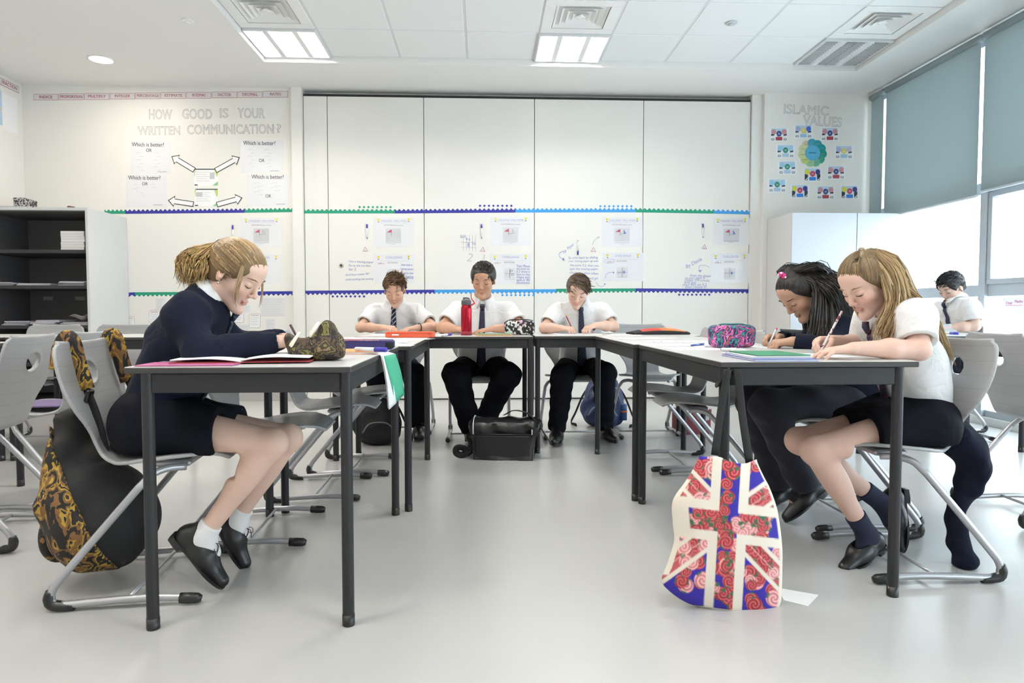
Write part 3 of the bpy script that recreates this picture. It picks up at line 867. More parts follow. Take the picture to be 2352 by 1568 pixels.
    def seat_cut(s, g):
        '''sits flat on the chair seat'''
        p = np.array(s.J['pelvis']); kd = unit((np.array(s.J['kn'][0])+np.array(s.J['kn'][1]))/2-p); kd[2] = 0
        c = p+kd*.07; g.cut(lambda X, Y, Z: np.maximum(np.maximum(Z-.438, .36-Z), np.abs((X-c[0])*kd[0]+(Y-c[1])*kd[1])-.22), c-.35, c+.35, .012)
    def torso(s, g, off, k=.05, wide=1.0, depth=.70, bump=None, low=0.):
        J = s.J; l = s.limb; p = np.array(J['pelvis'])-s.axis*low
        g.cone(p, J['chest'], (.128+off)*wide*l, (.130+off)*wide*l, k, flat=(s.fwd, depth), bump=bump)
        g.cone(J['chest'], np.array(J['neck'])-s.axis*.055*l, (.132+off)*l, (.085+off)*l, k, flat=(s.fwd, depth), bump=bump)
        g.cone(np.array(J['sh'][0])-s.axis*.012, np.array(J['sh'][1])-s.axis*.012, (.043+off)*l, (.043+off)*l, .05, bump=bump)
        g.cone(np.array(J['neck'])-s.axis*.05*l, np.array(J['neck'])+s.axis*.0*l, (.085+off)*l, (.050+off)*l, .03)
    def shirt(s, m, name='shirt', h=.006, long=False, off=.006, hem=None, sleeve=.62, low=.06, bump=None, cuff=.058, depth=.72, wide=1.0):
        J = s.J; l = s.limb; lo, hi = s.bounds(.14); g = Grid(lo, hi, h)
        bump = bump or wob(.006, ((31, 22, 12), .3), ((-18, 35, 25), 1.2), ((12, -20, 55), 2.), ((60, 10, 33), .5))
        s.torso(g, off, low=low, bump=bump, depth=depth, wide=wide)
        for i in (0, 1):
            a, e, w = (np.array(J[q][i]) for q in ('sh', 'el', 'wr'))
            if long:
                t = g.like(np.minimum(np.minimum(a, e), w)-.10, np.maximum(np.maximum(a, e), w)+.10); oo = off*.35; u = unit(w-e)
                t.cone(a, e, (.052+oo)*l, (.049+oo)*l, .03, bump=bump)
                t.cone(e, w, (.050+oo)*l, (.034+oo*.6)*l, .02, bump=bump)
                t.cone(w-u*.035, w, (.033+oo*.5)*l, (.032+oo*.4)*l, .004)
                t.plane_cut(w-u*.004, u, lo=w-.07, hi=w+.12); t.cutcone(w-u*.03, w+u*.03, .0255*l, .0255*l)
            else:
                t = g.like(np.minimum(a, e)-.12, np.maximum(a, e)+.12); u = unit(e-a); q = a+(e-a)*sleeve
                t.cone(a, q+(e-a)*.15, (.050+off)*l, (cuff+off)*l, .03, bump=bump)
                t.plane_cut(q, u); t.cutcone(q-u*.03, q+u*.03, .046*l, .048*l)
            g.merge(t, .05)
        nk = np.array(J['neck']); hd = s.H.w((0, -.02, -.05))
        g.cutcone(nk+(hd-nk)*.28, hd, .052*l, .052*l)
        g.plane_cut(nk+unit(hd-nk)*.030, unit(hd-nk), lo=nk-.10, hi=nk+.14)
        g.plane_cut((0, 0, .455 if hem is None else hem), (0, 0, -1))
        s.gs = g
        s.shirt_o = s.part(name, g.mesh(name, m)); return g
    def collar(s, m=None, drop=.045):
        m = m or M_shirt; nk = np.array(s.J['neck']); hd = s.H.w((0, -.02, -.05)); a = unit(hd-nk)
        f = unit(s.fwd-a*np.dot(s.fwd, a)); x = np.cross(f, a); l = s.limb; c = nk+a*.012
        for sg in (1, -1):
            def fn(u, v):
                th = math.radians(10+172*u)*sg; r0 = .053*l; pt = math.exp(-((u*172-6)/26)**2)
                top = c+a*(.034-.010*(1-u))+(f*math.cos(th)+x*math.sin(th))*r0
                th2 = th+math.radians(10)*sg*pt
                bot = c+a*(-.004-drop*.9*pt)+(f*math.cos(th2)+x*math.sin(th2))*(.075+.030*pt)*l
                mid = (top+bot)*.5+(f*math.cos(th)+x*math.sin(th))*.012
                return (top*(1-v)**2+2*mid*v*(1-v)+bot*v*v)
            b = MB(); b.smooth = True; b.grid(fn, 22, 5, .003); s.part('collar', b.mesh('collar', [m]))
    def tie(s, m, length=.36, w=.036, end=None):
        """knot under the collar, blade hanging down the shirt front"""
        nk = np.array(s.J['neck']); ax = s.axis; f = s.fwd; g = s.gs; pts = []; p0 = nk+f*.075*s.limb-ax*.012
        n = 14
        for i in range(n+1):
            q = nk-ax*(.03+length*i/n)+f*.4
            if end is not None: q = q+(np.array(end))*(i/n)**1.5
            pts.append(surf(g, q, -f, .8, .008))
        b = MB(); b.smooth = True
        wid = [w*(.42+.58*(i/n)) for i in range(n)]+[.004]
        b.tube(pts, wid, 8, flat=(1, .13), up=f); t = s.part('tie', b.mesh('tie', [m]))
        k = MB(); k.smooth = True
        k.tube([pts[0]+ax*.030+f*.006, pts[0]+ax*.012+f*.010, pts[0]-ax*.012+f*.007], [.016, .0185, .011], 10, flat=(1, .6), up=f); s.part('tie_knot', k.mesh('tie_knot', [m]))
        return pts
    def trousers(s, m=None, h=.008, r=(.098, .078, .062)):
        J = s.J; l = s.limb; lo, hi = s.bounds(.14); g = Grid(lo, hi, h)
        bump = wob(.007, ((40, 30, 12), .3), ((-22, 45, 35), 1.2), ((22, -30, 75), 2.))
        g.ell(np.array(J['pelvis'])-s.axis*.02, np.array((.145, .105, .10))*l, np.stack([s.latp, np.cross((0, 0, 1), s.latp), (0, 0, 1)], 1), .04)
        for i in (0, 1):
            k, a, hp = (np.array(J[q][i]) for q in ('kn', 'an', 'hip'))
            g.cone(hp, k, r[0]*l, r[1]*l, .03, bump=bump); g.cone(k, a, r[1]*l, r[2]*l, .03, bump=bump)
            u = unit(a-k); g.plane_cut(a+u*.012, u, lo=a-.10, hi=a+.12)
            g.cutcone(a-u*.02, a+u*.05, .042*l, .046*l)
        g.plane_cut(np.array(J['pelvis'])+np.array((0, 0, .085)), (0, 0, 1)); s.seat_cut(g)
        s.part('trousers', g.mesh('trousers', m or M_black)); return g
    def skirt(s, frac=.55, h=.007, m=None, flare=1.0):
        J = s.J; l = s.limb; lo, hi = s.bounds(.16); g = Grid(lo, hi, h)
        bump = wob(.005, ((30, 60, 10), .3), ((-12, 75, 15), 1.2), ((22, 50, 25), 2.))
        g.ell(np.array(J['pelvis'])-s.axis*.02, np.array((.148, .108, .11))*l, np.stack([s.latp, np.cross((0, 0, 1), s.latp), (0, 0, 1)], 1), .05)
        for i in (0, 1):
            k, hp = np.array(J['kn'][i]), np.array(J['hip'][i])
            g.cone(hp, k, .105*l, .088*l*flare, .11, bump=bump)
        a = (np.array(J['hip'][0])+np.array(J['hip'][1]))/2; b = (np.array(J['kn'][0])+np.array(J['kn'][1]))/2; u = unit(b-a)
        tilt = unit(u+np.array((0, 0, .18)))
        g.plane_cut(a+(b-a)*frac, tilt)
        for i in (0, 1):
            k, hp = np.array(J['kn'][i]), np.array(J['hip'][i]); d = k-hp
            g.cutcone(hp+d*(frac-.07), hp+d*(frac+.15), .064*l, .062*l, .01)
        g.plane_cut(np.array(J['pelvis'])+np.array((0, 0, .10)), (0, 0, 1)); s.seat_cut(g)
        s.part('skirt', g.mesh('skirt', m or M_black)); return g
    def sock(s, i, m, up=.09, h=.005):
        J = s.J; a, k, t = (np.array(J[q][i]) for q in ('an', 'kn', 'toe')); g = Grid(np.minimum(a, t)-.14, np.maximum(a, t)+.14, h); l = s.limb
        u = unit(k-a); e = a+u*up
        g.cone(a-u*.02, e, .036*l, .0385*l, .01); g.cone(a, a*.5+t*.5, .036*l, .03*l, .02)
        g.plane_cut(e-u*.002, u)
        s.part('sock', g.mesh('sock', m))
    def shoe(s, i, proto, size=1.0):
        a, t = np.array(s.J['an'][i]), np.array(s.J['toe'][i])
        d = unit(t-a); up = np.array(s.J['footup'][i], float) if 'footup' in s.J else np.array((0, 0, 1.))
        # foot frame: x to the toe along the sole, z up
        x = unit(np.array(s.J['footdir'][i])); y = unit(np.cross(up, x)); z = np.cross(x, y)
        M = Matrix(((x[0], y[0], z[0], 0), (x[1], y[1], z[1], 0), (x[2], y[2], z[2], 0), (0, 0, 0, 1)))
        org = a-z*.075*size-x*.0*size
        o = copy_tree(proto, s.root); o.name = 'shoe'
        o.matrix_basis = Matrix.Translation(Vector(org)) @ M @ Matrix.Scale(size, 4); o.matrix_parent_inverse = s.off
        for kk in ('label', 'category', 'group'):
            if kk in o: del o[kk]
        return o
def limb_frame(d):
    z = unit(d); x = unit(np.cross(z, (0.3, .9, .1))); return np.stack([x, np.cross(z, x), z], 1)
# shoe prototype: toe along +x, ankle over the origin, sole at z=0
def shoe_mesh(slip):
    g = Grid((-.10, -.06, -.01), (.21, .06, .13), .004)
    g.cone((-.035, 0, .035), (.06, 0, .03), .036, .040, .02, flat=((0, 0, 1), 1.0))
    g.cone((.05, .003, .026), (.155, .004, .018), .041, .026, .03, flat=((0, 0, 1), .85))
    g.cone((-.028, 0, .03), (-.015, 0, .078 if not slip else .05), .035, .036, .02)
    if not slip: g.cone((-.01, 0, .06), (.06, 0, .055), .030, .022, .02)
    g.cutcone((-.012, 0, .075), (-.006, 0, .16), .030, .034)
    if slip: g.cutcone((.0, 0, .075), (.06, 0, .062), .030, .024, .006)
    g.cutcone((.0, 0, .10), (.03, 0, .115), .030, .030)
    g.plane_cut((0, 0, .004), (0, 0, -1))
    return g.mesh('upper', M_shoe)
def make_shoe(slip):
    r = bpy.data.objects.new('shoe', shoe_mesh(slip)); COL.objects.link(r)
    so = MB(); so.smooth = False
    out = [(-.075, 0), (-.066, .026), (-.035, .034), (.02, .034), (.07, .043), (.12, .042), (.16, .028), (.182, .004), (.165, -.022), (.12, -.037), (.07, -.037), (.02, -.031), (-.035, -.034), (-.066, -.026)]
    so.prism([(p[0], p[1]) for p in catmull(out+[out[0]], 3)[:-1]], .0, .009)
    hl = [(-.074, 0), (-.066, .027), (-.035, .034), (-.012, .034), (-.012, -.034), (-.035, -.034), (-.066, -.027)]
    so.prism(hl, -.014, .0)
    so.build('sole', M_foot, r)
    if not slip:
        lc = MB(); lc.smooth = True
        for k in range(4):
            x = .045+.018*k; z = .083-.0105*k
            lc.tube([(x-.006, -.016, z-.006), (x, 0, z), (x+.006, .016, z-.006)], .0016, 5); lc.tube([(x-.006, .016, z-.006), (x, 0, z+.001), (x+.006, -.016, z-.006)], .0016, 5)
        for sg in (1, -1):
            lc.tube(catmull([(.045, 0, .086), (.058, .018*sg, .098), (.075, .03*sg, .085), (.062, .016*sg, .078), (.048, .002*sg, .085)], 4), .0014, 5)
            lc.tube(catmull([(.045, 0, .086), (.065, .010*sg, .092), (.088, .034*sg, .070)], 4), .0014, 5)
        lc.build('laces', M_foot, r)
    return r
shoe_lace, shoe_slip = make_shoe(False), make_shoe(True)

# ---------------------------------------------------------------- hair made of locks
def lock_mesh(name, paths, rad, cols, m=None, sides=3, flat=.6, seg=7):
    """paths: list of (k,3) arrays; rad: list of widths; cols: list of rgb"""
    V, Q, C = [], [], []; o = 0
    ang = np.arange(sides)*2*math.pi/sides
    for p, r, c in zip(paths, rad, cols):
        p = np.array(p); t = np.linspace(0, len(p)-1, seg); i = np.minimum(t.astype(int), len(p)-2); f = (t-i)[:, None]; p = p[i]*(1-f)+p[i+1]*f
        T = np.gradient(p, axis=0); T /= np.maximum(np.linalg.norm(T, axis=1, keepdims=True), 1e-9)
        ref = np.array((.31, .52, .79)); B = np.cross(T, ref); B /= np.maximum(np.linalg.norm(B, axis=1, keepdims=True), 1e-9); N = np.cross(T, B)
        u = np.linspace(0, 1, seg); w = r*np.minimum(1, .45+u*3)*np.clip((1-u)*2.2, .06, 1)**.8
        ring = p[:, None, :]+(B[:, None, :]*np.cos(ang)[None, :, None]+N[:, None, :]*np.sin(ang)[None, :, None]*flat)*w[:, None, None]
        V.append(ring.reshape(-1, 3)); C.append(np.tile(np.array(c), (seg*sides, 1)))
        a = np.arange(seg-1)[:, None]*sides+np.arange(sides)[None, :]; b = np.arange(seg-1)[:, None]*sides+(np.arange(sides)[None, :]+1) % sides
        Q.append(np.stack([a, b, b+sides, a+sides], -1).reshape(-1, 4)+o); o += seg*sides
    me = np_mesh(name, np.concatenate(V), np.concatenate(Q), m or M_hair); set_col(me, np.concatenate(C)); return me
HE_C, HE_R = np.array((0, -.012, .036)), np.array((.077, .098, .083))
def on_scalp(l, lift=0.):
    q = l-HE_C; r = np.sqrt(((q/HE_R)**2).sum()); return HE_C+q/r*(1+lift)
def scalp_paths(H, n, region, comb, length, lift, rng, step=8, grav=0.):
    """locks rooted on the scalp where region(l); comb(l)->direction in head axes"""
    out = []
    while len(out) < n:
        d = rng.normal(size=3); d /= np.linalg.norm(d); l = HE_C+d*HE_R
        if not region(l): continue
        L = length(l) if callable(length) else length; L *= rng.uniform(.75, 1.2); p = l.copy(); pts = []
        c = np.array(comb(l), float)+rng.normal(size=3)*.22
        for i in range(step):
            t = i/(step-1); e = on_scalp(p, 0); nn = unit((e-HE_C)/HE_R**2)
            pts.append(H.w(p+nn*0))
            d = c-nn*np.dot(c, nn)*.9; d = unit(d)+nn*(lift(l) if callable(lift) else lift)*(1-.8*t)
            p = p+unit(d)*L/(step-1)
            q = p-HE_C; r = np.sqrt(((q/HE_R)**2).sum())
            mn = 1.0+.05*min(1, t*3)
            if r < mn: p = HE_C+q/r*mn
        out.append(np.array(pts))
    return out
def hair_cap(B, colr, nape=-.055, ears=True, grow=0., front=(.8, .6, .034)):
    H = B.H; s = H.s; g = Grid(H.c-.16, H.c+.16, .004)
    g.ell(H.w(HE_C), (HE_R+.002+grow)*s, H.R, 0)
    if nape < -.03: g.ell(H.w((0, -.05, -.03)), np.array((.06, .05, .05))*s, H.R, .03)
    n1 = H.R@np.array((0, front[0], -front[1])); g.plane_cut(H.c+n1*front[2]*s, n1, k=.01)
    g.plane_cut(H.w((0, 0, nape)), -H.R[:, 2], k=.01)
    if ears:
        for sg in (1, -1): g.ell(H.w((.075*sg, .004, -.012)), np.array((.03, .026, .030))*s, H.R, .01, cut=True)
    rng = np.random.default_rng(5)
    c = np.array(colr[0])
    me = g.mesh('hair', M_hair, lambda v: np.tile(c*.85, (len(v), 1)))
    return me
def put_hair(B, cap, paths, rad, cols, rng, name='hair', seg=7):
    col = [np.array(cols[rng.integers(len(cols))])*rng.uniform(.75, 1.25) for _ in paths]
    r = [rad*rng.uniform(.6, 1.25) for _ in paths]
    me = lock_mesh('locks', paths, r, col, seg=seg)
    if cap is not None:
        o = B.part(name, cap); B.part('hair_locks', me, None, None).parent = o
        k = B.root.children
        for ch in o.children: ch.matrix_parent_inverse = Matrix.Identity(4)
        return o
    return B.part(name, me)
def guide_paths(guides, n, rng, jit=.008, wave=0., wl=9.):
    """locks between guide curves: guides (m,k,3) -> random blends of neighbours"""
    G = [np.array(catmull(g, 5)) for g in guides]; out = []
    for _ in range(n):
        i = rng.integers(len(G)-1) if len(G) > 1 else 0; t = rng.uniform(); a, b = G[i], G[min(i+1, len(G)-1)]
        p = a*(1-t)+b*t; u = np.linspace(0, 1, len(p))[:, None]
        j = rng.normal(size=3)*jit; j2 = rng.normal(size=3)*jit
        p = p+j*np.minimum(1, .35+u)+j2*u*u
        if wave: p = p+rng.normal(size=3)*wave*np.sin(u*wl+rng.uniform(0, 6))*u
        e = 1-rng.uniform(0, .18); k = max(3, int(len(p)*e)); out.append(p[:k])
    return out

# ---------------------------------------------------------------- the seven pupils
def P(x, y, Y): return at_y(x, y, Y)
def stripes(name, a, b, scale, dirv, thin=.25):
    if name in MATS: return MATS[name]
    m = bpy.data.materials.new(name); m.use_nodes = True; nt = m.node_tree; bs = nt.nodes['Principled BSDF']; bs.inputs['Roughness'].default_value = .6
    tc = nt.nodes.new('ShaderNodeTexCoord'); dp = nt.nodes.new('ShaderNodeVectorMath'); dp.operation = 'DOT_PRODUCT'; dp.inputs[1].default_value = dirv
    nt.links.new(tc.outputs['Object'], dp.inputs[0])
    mu = nt.nodes.new('ShaderNodeMath'); mu.operation = 'MULTIPLY'; mu.inputs[1].default_value = scale; nt.links.new(dp.outputs['Value'], mu.inputs[0])
    fr = nt.nodes.new('ShaderNodeMath'); fr.operation = 'FRACT'; nt.links.new(mu.outputs[0], fr.inputs[0])
    lt = nt.nodes.new('ShaderNodeMath'); lt.operation = 'LESS_THAN'; lt.inputs[1].default_value = thin; nt.links.new(fr.outputs[0], lt.inputs[0])
    mx = nt.nodes.new('ShaderNodeMix'); mx.data_type = 'RGBA'; mx.inputs[6].default_value = (*a, 1); mx.inputs[7].default_value = (*b, 1)
    nt.links.new(lt.outputs[0], mx.inputs[0]); nt.links.new(mx.outputs[2], bs.inputs['Base Color']); MATS[name] = m
    return m
T_green = stripes('tie_navy_green', (.012, .016, .055), (.0, .16, .10), 55, (.7, .2, .7), .16)
T_plain = stripes('tie_navy', (.014, .014, .045), (.02, .02, .06), 60, (.7, .2, .7), .3)
T_white = stripes('tie_navy_white', (.012, .016, .045), (.55, .6, .68), 42, (.7, 0, -.7), .2)
T_thin = stripes('tie_navy_thin', (.012, .018, .045), (.06, .09, .15), 60, (.7, 0, -.7), .18)
T_red = stripes('tie_navy_red', (.014, .012, .04), (.10, .015, .05), 55, (.7, .2, .7), .2)

# --- girl in the navy jumper (left), faces +X, her right side is near
Y0 = 2.26
def girl_a():
    J = dict(pelvis=P(360, 955, Y0), chest=P(424, 795, Y0), neck=P(478, 682, Y0),
             sh=[P(470, 716, Y0+.14), P(428, 716, Y0-.135)], el=[P(548, 795, Y0+.20), P(462, 812, Y0-.185)], wr=[P(652, 778, Y0+.14), P(640, 784, Y0-.115)],
             hip=[P(380, 966, Y0+.085), P(342, 970, Y0-.085)], kn=[P(660, 1006, Y0+.08), P(624, 1018, Y0-.09)], an=[P(545, 1190, Y0+.11), P(468, 1228, Y0-.10)],
             toe=[P(562, 1262, Y0+.11), P(505, 1310, Y0-.10)], kneedir=(.9, 0, .3))
    J['hand'] = [((1, -.15, -.18), (0, .0, -1), 'rest'), ((1, .25, -.10), (.0, .35, -.9), 'pen')]
    J['footdir'] = [(.50, -.10, -.86), (.66, -.08, -.74)]; J['footup'] = [(.86, 0, .5), (.74, 0, .66)]
    H = Head(P(541, 632, Y0), -12, 33, 0, .93)
    NECKR = .9
    B = Body('girl with fair ponytail in a navy jumper writing, head bent low', (J['pelvis'][0], Y0, 0), .0036, J, H, (.74, .50, .40), (.66, .27, .25), .86, .92, .35)
    B.build_body(); B.face((.16, .10, .06))
    B.shirt(M_navy, 'jumper', .0058, long=True, off=.014, low=.05, depth=.74, wide=1.10, bump=wob(.007, ((31, 22, 30), .3), ((-38, 15, 45), 1.2), ((12, -20, 65), 2.), ((70, 10, 23), .5)))
    B.collar(); B.tie(T_green, .34, .034)
    B.skirt(.60)
    white = mat('white_sock', (.82, .80, .80), .9, bump=.3, bscale=300)
    for i in (0, 1): B.sock(i, white, .045); B.shoe(i, shoe_lace, .92)
    rng = np.random.default_rng(11); cols = [(.25, .155, .07), (.36, .235, .11), (.19, .12, .058), (.45, .30, .15)]
    cap = hair_cap(B, [(.22, .14, .068)], nape=-.05, ears=True, grow=.004, front=(.74, .67, .024))
    tie = np.array((0, -.112, .056)); roots = []; paths = []
    # swept back from the hairline to the tie
    for _ in range(1500):
        x = rng.uniform(-1, 1); z = rng.uniform(-.045, .112)
        y = np.interp(z, [-.05, -.02, .03, .07, .112], [-.035, .012, .048, .062, .045])-.006-rng.uniform(0, .12)
        l = on_scalp(np.array((x*.09, y, z)), .02); pts = []
        if l[1]*.74-l[2]*.67 > .021: continue
        for k in range(9):
            t = k/8; q = l*(1-t)+tie*t; q = on_scalp(q, .060+.02*math.sin(t*3)) if t < .94 else tie+rng.normal(size=3)*.006
            pts.append(H.w(q))
        paths.append(np.array(pts))
    o = put_hair(B, cap, paths, .0030, cols, rng, seg=9)
    # pony tail: bushy loop down the nape
    tp = H.w(tie); a = P(446, 585, Y0)
    gd = []
    for dy in (-.045, -.02, .0, .025, .045):
        for q in (0, 1):
            gd.append([tp, P(452-12*q, 575+6*q, Y0+dy*.8), P(436-14*q, 598, Y0+dy*1.1), P(430+4*q, 625, Y0+dy), P(424+14*q, 645, Y0+dy*.8)])
    for dy in (-.05, -.025, 0, .025, .05):
        gd.append([tp, P(466, 588, Y0+dy*.9), P(458, 606, Y0+dy*1.1), P(450, 630, Y0+dy*1.1), P(438, 652, Y0+dy*.9)])
        gd.append([tp, P(474, 590, Y0+dy*.9), P(466, 612, Y0+dy*1.0), P(458, 632, Y0+dy*1.0), P(452, 646, Y0+dy*.9)])
    pp = guide_paths(gd, 1500, rng, .011, .009, 11)
    pc = [(.52, .33, .13), (.62, .42, .18), (.40, .25, .10), (.32, .20, .09)]
    put_hair(B, None, pp, .0026, pc, rng, 'ponytail', 9)
    # loose strands by the ear and the brow
    ls = guide_paths([[P(560, 600, Y0-.07), P(548, 635, Y0-.085), P(538, 680, Y0-.085), P(545, 712, Y0-.075)], [P(566, 604, Y0-.065), P(556, 640, Y0-.08), P(544, 690, Y0-.08), P(556, 718, Y0-.07)]], 26, rng, .003)
    put_hair(B, None, ls, .0013, [(.42, .28, .15), (.5, .35, .2)], rng, 'loose_strands', 9)
    ls = guide_paths([[P(604, 616, Y0+.05), P(602, 650, Y0+.06), P(601, 690, Y0+.06), P(590, 716, Y0+.055)], [P(606, 620, Y0+.05), P(604, 650, Y0+.06), P(599, 680, Y0+.06), P(596, 716, Y0+.055)]], 9, rng, .002)
    put_hair(B, None, ls, .0013, [(.42, .28, .15), (.5, .35, .2)], rng, 'brow_strands', 9)
    hb = MB(); hb.smooth = True
    hb.tube([tp+H.R@np.array((math.cos(q)*.016, 0, math.sin(q)*.016)) for q in np.linspace(0, 2*PI, 17)], .004, 8, caps=False); B.part('hair_tie', hb.mesh('hair_tie', [M_foot]))
    er = MB(); er.smooth = True; er.lathe([(.002, -.004), (.0045, -.002), (.0045, .002), (.002, .004)], 10); er.xf(Matrix.Translation(Vector(H.w((.079, .002, -.033)))))
    B.part('earring', er.mesh('earring', [mat('steel')]))
    return B
GA = girl_a()

# --- helper for the uniform: shirt, collar, tie, trousers, laced shoes
def boy(label, loc, J, H, skin, lip, hairc, tie, limb=1.0, hs=.95, h=.0044, tielen=.40, shoe=True):
    B = Body(label, loc, h, J, H, skin, lip, hs, limb, .2)
    B.build_body(False); B.face(tuple(np.array(hairc)*.6))
    B.shirt(M_shirt, 'shirt', .0068, off=.010, low=.04, depth=.80, sleeve=.72, cuff=.054, wide=1.12)
    B.collar(); B.tie(tie, tielen, .036); B.trousers()
    if shoe:
        for i in (0, 1): B.shoe(i, shoe_lace, 1.02)
    return B
def foot(J, dirs, flat=True):
    if flat: J['an'] = [np.array((p[0], p[1], .100)) for p in J['an']]      # shoes stand on the floor
    J['footdir'] = dirs; J['toe'] = [np.array(J['an'][i])+unit(dirs[i])*.12-np.array((0, 0, .04)) for i in (0, 1)]
    return J
def above(l, z0=.01, f=.022): return (l[2] > z0 or l[1] < -.03) and l[1]*.8-l[2]*.6 < f and l[2] > -.045
def boy_tousled():
    Yb = 5.0
    J = dict(pelvis=P(908, 825, Yb+.06), chest=P(908, 750, Yb), neck=P(908, 695, Yb-.06),
             sh=[P(955, 715, Yb-.04), P(860, 715, Yb-.04)], el=[P(998, 752, Yb-.20), P(828, 752, Yb-.20)], wr=[P(958, 752, Yb-.33), P(880, 752, Yb-.33)],
             hip=[P(934, 845, Yb+.02), P(882, 845, Yb+.02)], kn=[P(950, 858, Yb-.38), P(862, 858, Yb-.36)], an=[P(962, 985, Yb-.24), P(880, 990, Yb-.30)], kneedir=(0, -1, .2))
    J['hand'] = [((-.85, -.5, -.12), (.1, .1, -1), 'rest'), ((.85, -.45, -.05), (.35, .1, -.9), 'pen')]
    foot(J, [(.12, -1, -.05), (-.15, -1, -.05)])
    H = Head(P(907, 668, Yb-.16), -90, 24, -3, .93)
    B = boy('boy with tousled brown hair and a striped tie, hands together on the table', (J['pelvis'][0], Yb, 0), J, H, (.66, .40, .29), (.56, .24, .2), (.13, .075, .04), T_white, .92, .92)
    rng = np.random.default_rng(2)
    cap = hair_cap(B, [(.10, .06, .033)], nape=-.03)
    p = scalp_paths(H, 900, lambda l: above(l, .03), lambda l: (-.45, .35, .45), lambda l: .045+.028*(l[2] > .08), .5, rng)
    put_hair(B, cap, p, .0042, [(.13, .075, .04), (.19, .115, .06), (.09, .055, .03), (.27, .17, .09)], rng)
    wr = np.array(J['wr'][0]); d = unit(np.array(J['hand'][0][0])); e = np.stack([unit(np.cross(d, (0, 0, 1))), d, np.cross(unit(np.cross(d, (0, 0, 1))), d)], 1)
    b = MB(); b.smooth = True; b.tube([wr-d*.02+(e[:, 0]*math.cos(q)*.029+e[:, 2]*math.sin(q)*.027) for q in np.linspace(0, 2*PI, 21)], .0035, 8, caps=False)
    B.part('wristband', b.mesh('wristband', [M_foot]))
    return B
def boy_bottle():
    Yb = 4.80
    J = dict(pelvis=P(1105, 830, Yb+.05), chest=P(1107, 752, Yb), neck=P(1108, 690, Yb-.05),
             sh=[P(1163, 714, Yb-.03), P(1052, 714, Yb-.03)], el=[P(1197, 752, Yb-.15), P(1016, 752, Yb-.15)], wr=[P(1135, 755, Yb-.29), P(1046, 755, Yb-.27)],
             hip=[P(1135, 850, Yb+.02), P(1075, 850, Yb+.02)], kn=[P(1165, 862, Yb-.36), P(1047, 862, Yb-.36)], an=[P(1105, 985, Yb-.16), P(1082, 988, Yb-.26)], kneedir=(0, -1, .2))
    J['hand'] = [((-.9, -.35, -.12), (.0, .1, -1), 'flat'), ((.8, -.6, -.08), (.35, .1, -.9), 'pen')]
    foot(J, [(-.3, -1, -.05), (.25, -1, -.05)])
    H = Head(P(1110, 644, Yb-.13), -98, 19, 2, 1.02)
    B = boy('boy with short black hair and plain navy tie behind the red bottle', (J['pelvis'][0], Yb, 0), J, H, (.56, .315, .21), (.46, .19, .16), (.035, .027, .022), T_plain, 1.10, .98, tielen=.46)
    rng = np.random.default_rng(3)
    cap = hair_cap(B, [(.022, .017, .014)], nape=-.04, grow=.007, front=(.8, .6, .026))
    p = scalp_paths(H, 1500, lambda l: above(l, .02), lambda l: (-.15, .25 if l[1] > .02 else .8, .5 if l[2] > .06 else -.5), lambda l: .022+.010*(l[2] > .07), .5, rng)
    put_hair(B, cap, p, .0036, [(.025, .02, .017), (.05, .038, .03), (.035, .027, .022)], rng)
    pk = MB(); c = surf(B.gs, np.array(J['neck'])-B.axis*.16+B.lat*(-.085)+B.fwd*.3, -B.fwd, .5, .004)
    pk.box(-.045, .045, -.002, .002, -.05, .05); R = Matrix((( *B.lat,), (*B.fwd,), (*B.axis,))).transposed().to_4x4(); pk.xf(Matrix.Translation(Vector(c)) @ R)
    return B
def boy_pencil():
    Yb = 4.82
    J = dict(pelvis=P(1332, 830, Yb+.06), chest=P(1332, 752, Yb), neck=P(1330, 696, Yb-.07),
             sh=[P(1380, 713, Yb-.04), P(1282, 713, Yb-.04)], el=[P(1410, 750, Yb-.16), P(1250, 754, Yb-.16)], wr=[P(1368, 747, Yb-.29), P(1288, 753, Yb-.28)],
             hip=[P(1360, 850, Yb+.02), P(1305, 850, Yb+.02)], kn=[P(1388, 858, Yb-.36), P(1292, 862, Yb-.38)], an=[P(1388, 982, Yb-.22), P(1280, 975, Yb-.28)], kneedir=(0, -1, .2))
    J['hand'] = [((-.85, -.5, -.25), (-.1, .1, -1), 'curl'), ((.85, -.5, -.08), (.3, .1, -.9), 'pen')]
    foot(J, [(.25, -1, -.05), (-.25, -1, -.05)])
    H = Head(P(1326, 669, Yb-.17), -97, 30, 5, .95)
    B = boy('boy with side-swept brown hair writing with a red pencil', (J['pelvis'][0], Yb, 0), J, H, (.70, .46, .36), (.58, .27, .24), (.11, .075, .05), T_thin, .96, .92)
    rng = np.random.default_rng(4)
    cap = hair_cap(B, [(.085, .058, .038)], nape=-.04, grow=.003)
    p = scalp_paths(H, 900, lambda l: above(l, .03), lambda l: (-.9, .6, .05), lambda l: .04+.03*(l[2] > .07), .22, rng)
    put_hair(B, cap, p, .0040, [(.10, .068, .045), (.15, .105, .07), (.075, .05, .034), (.2, .14, .09)], rng)
    bd = B.J
    return B
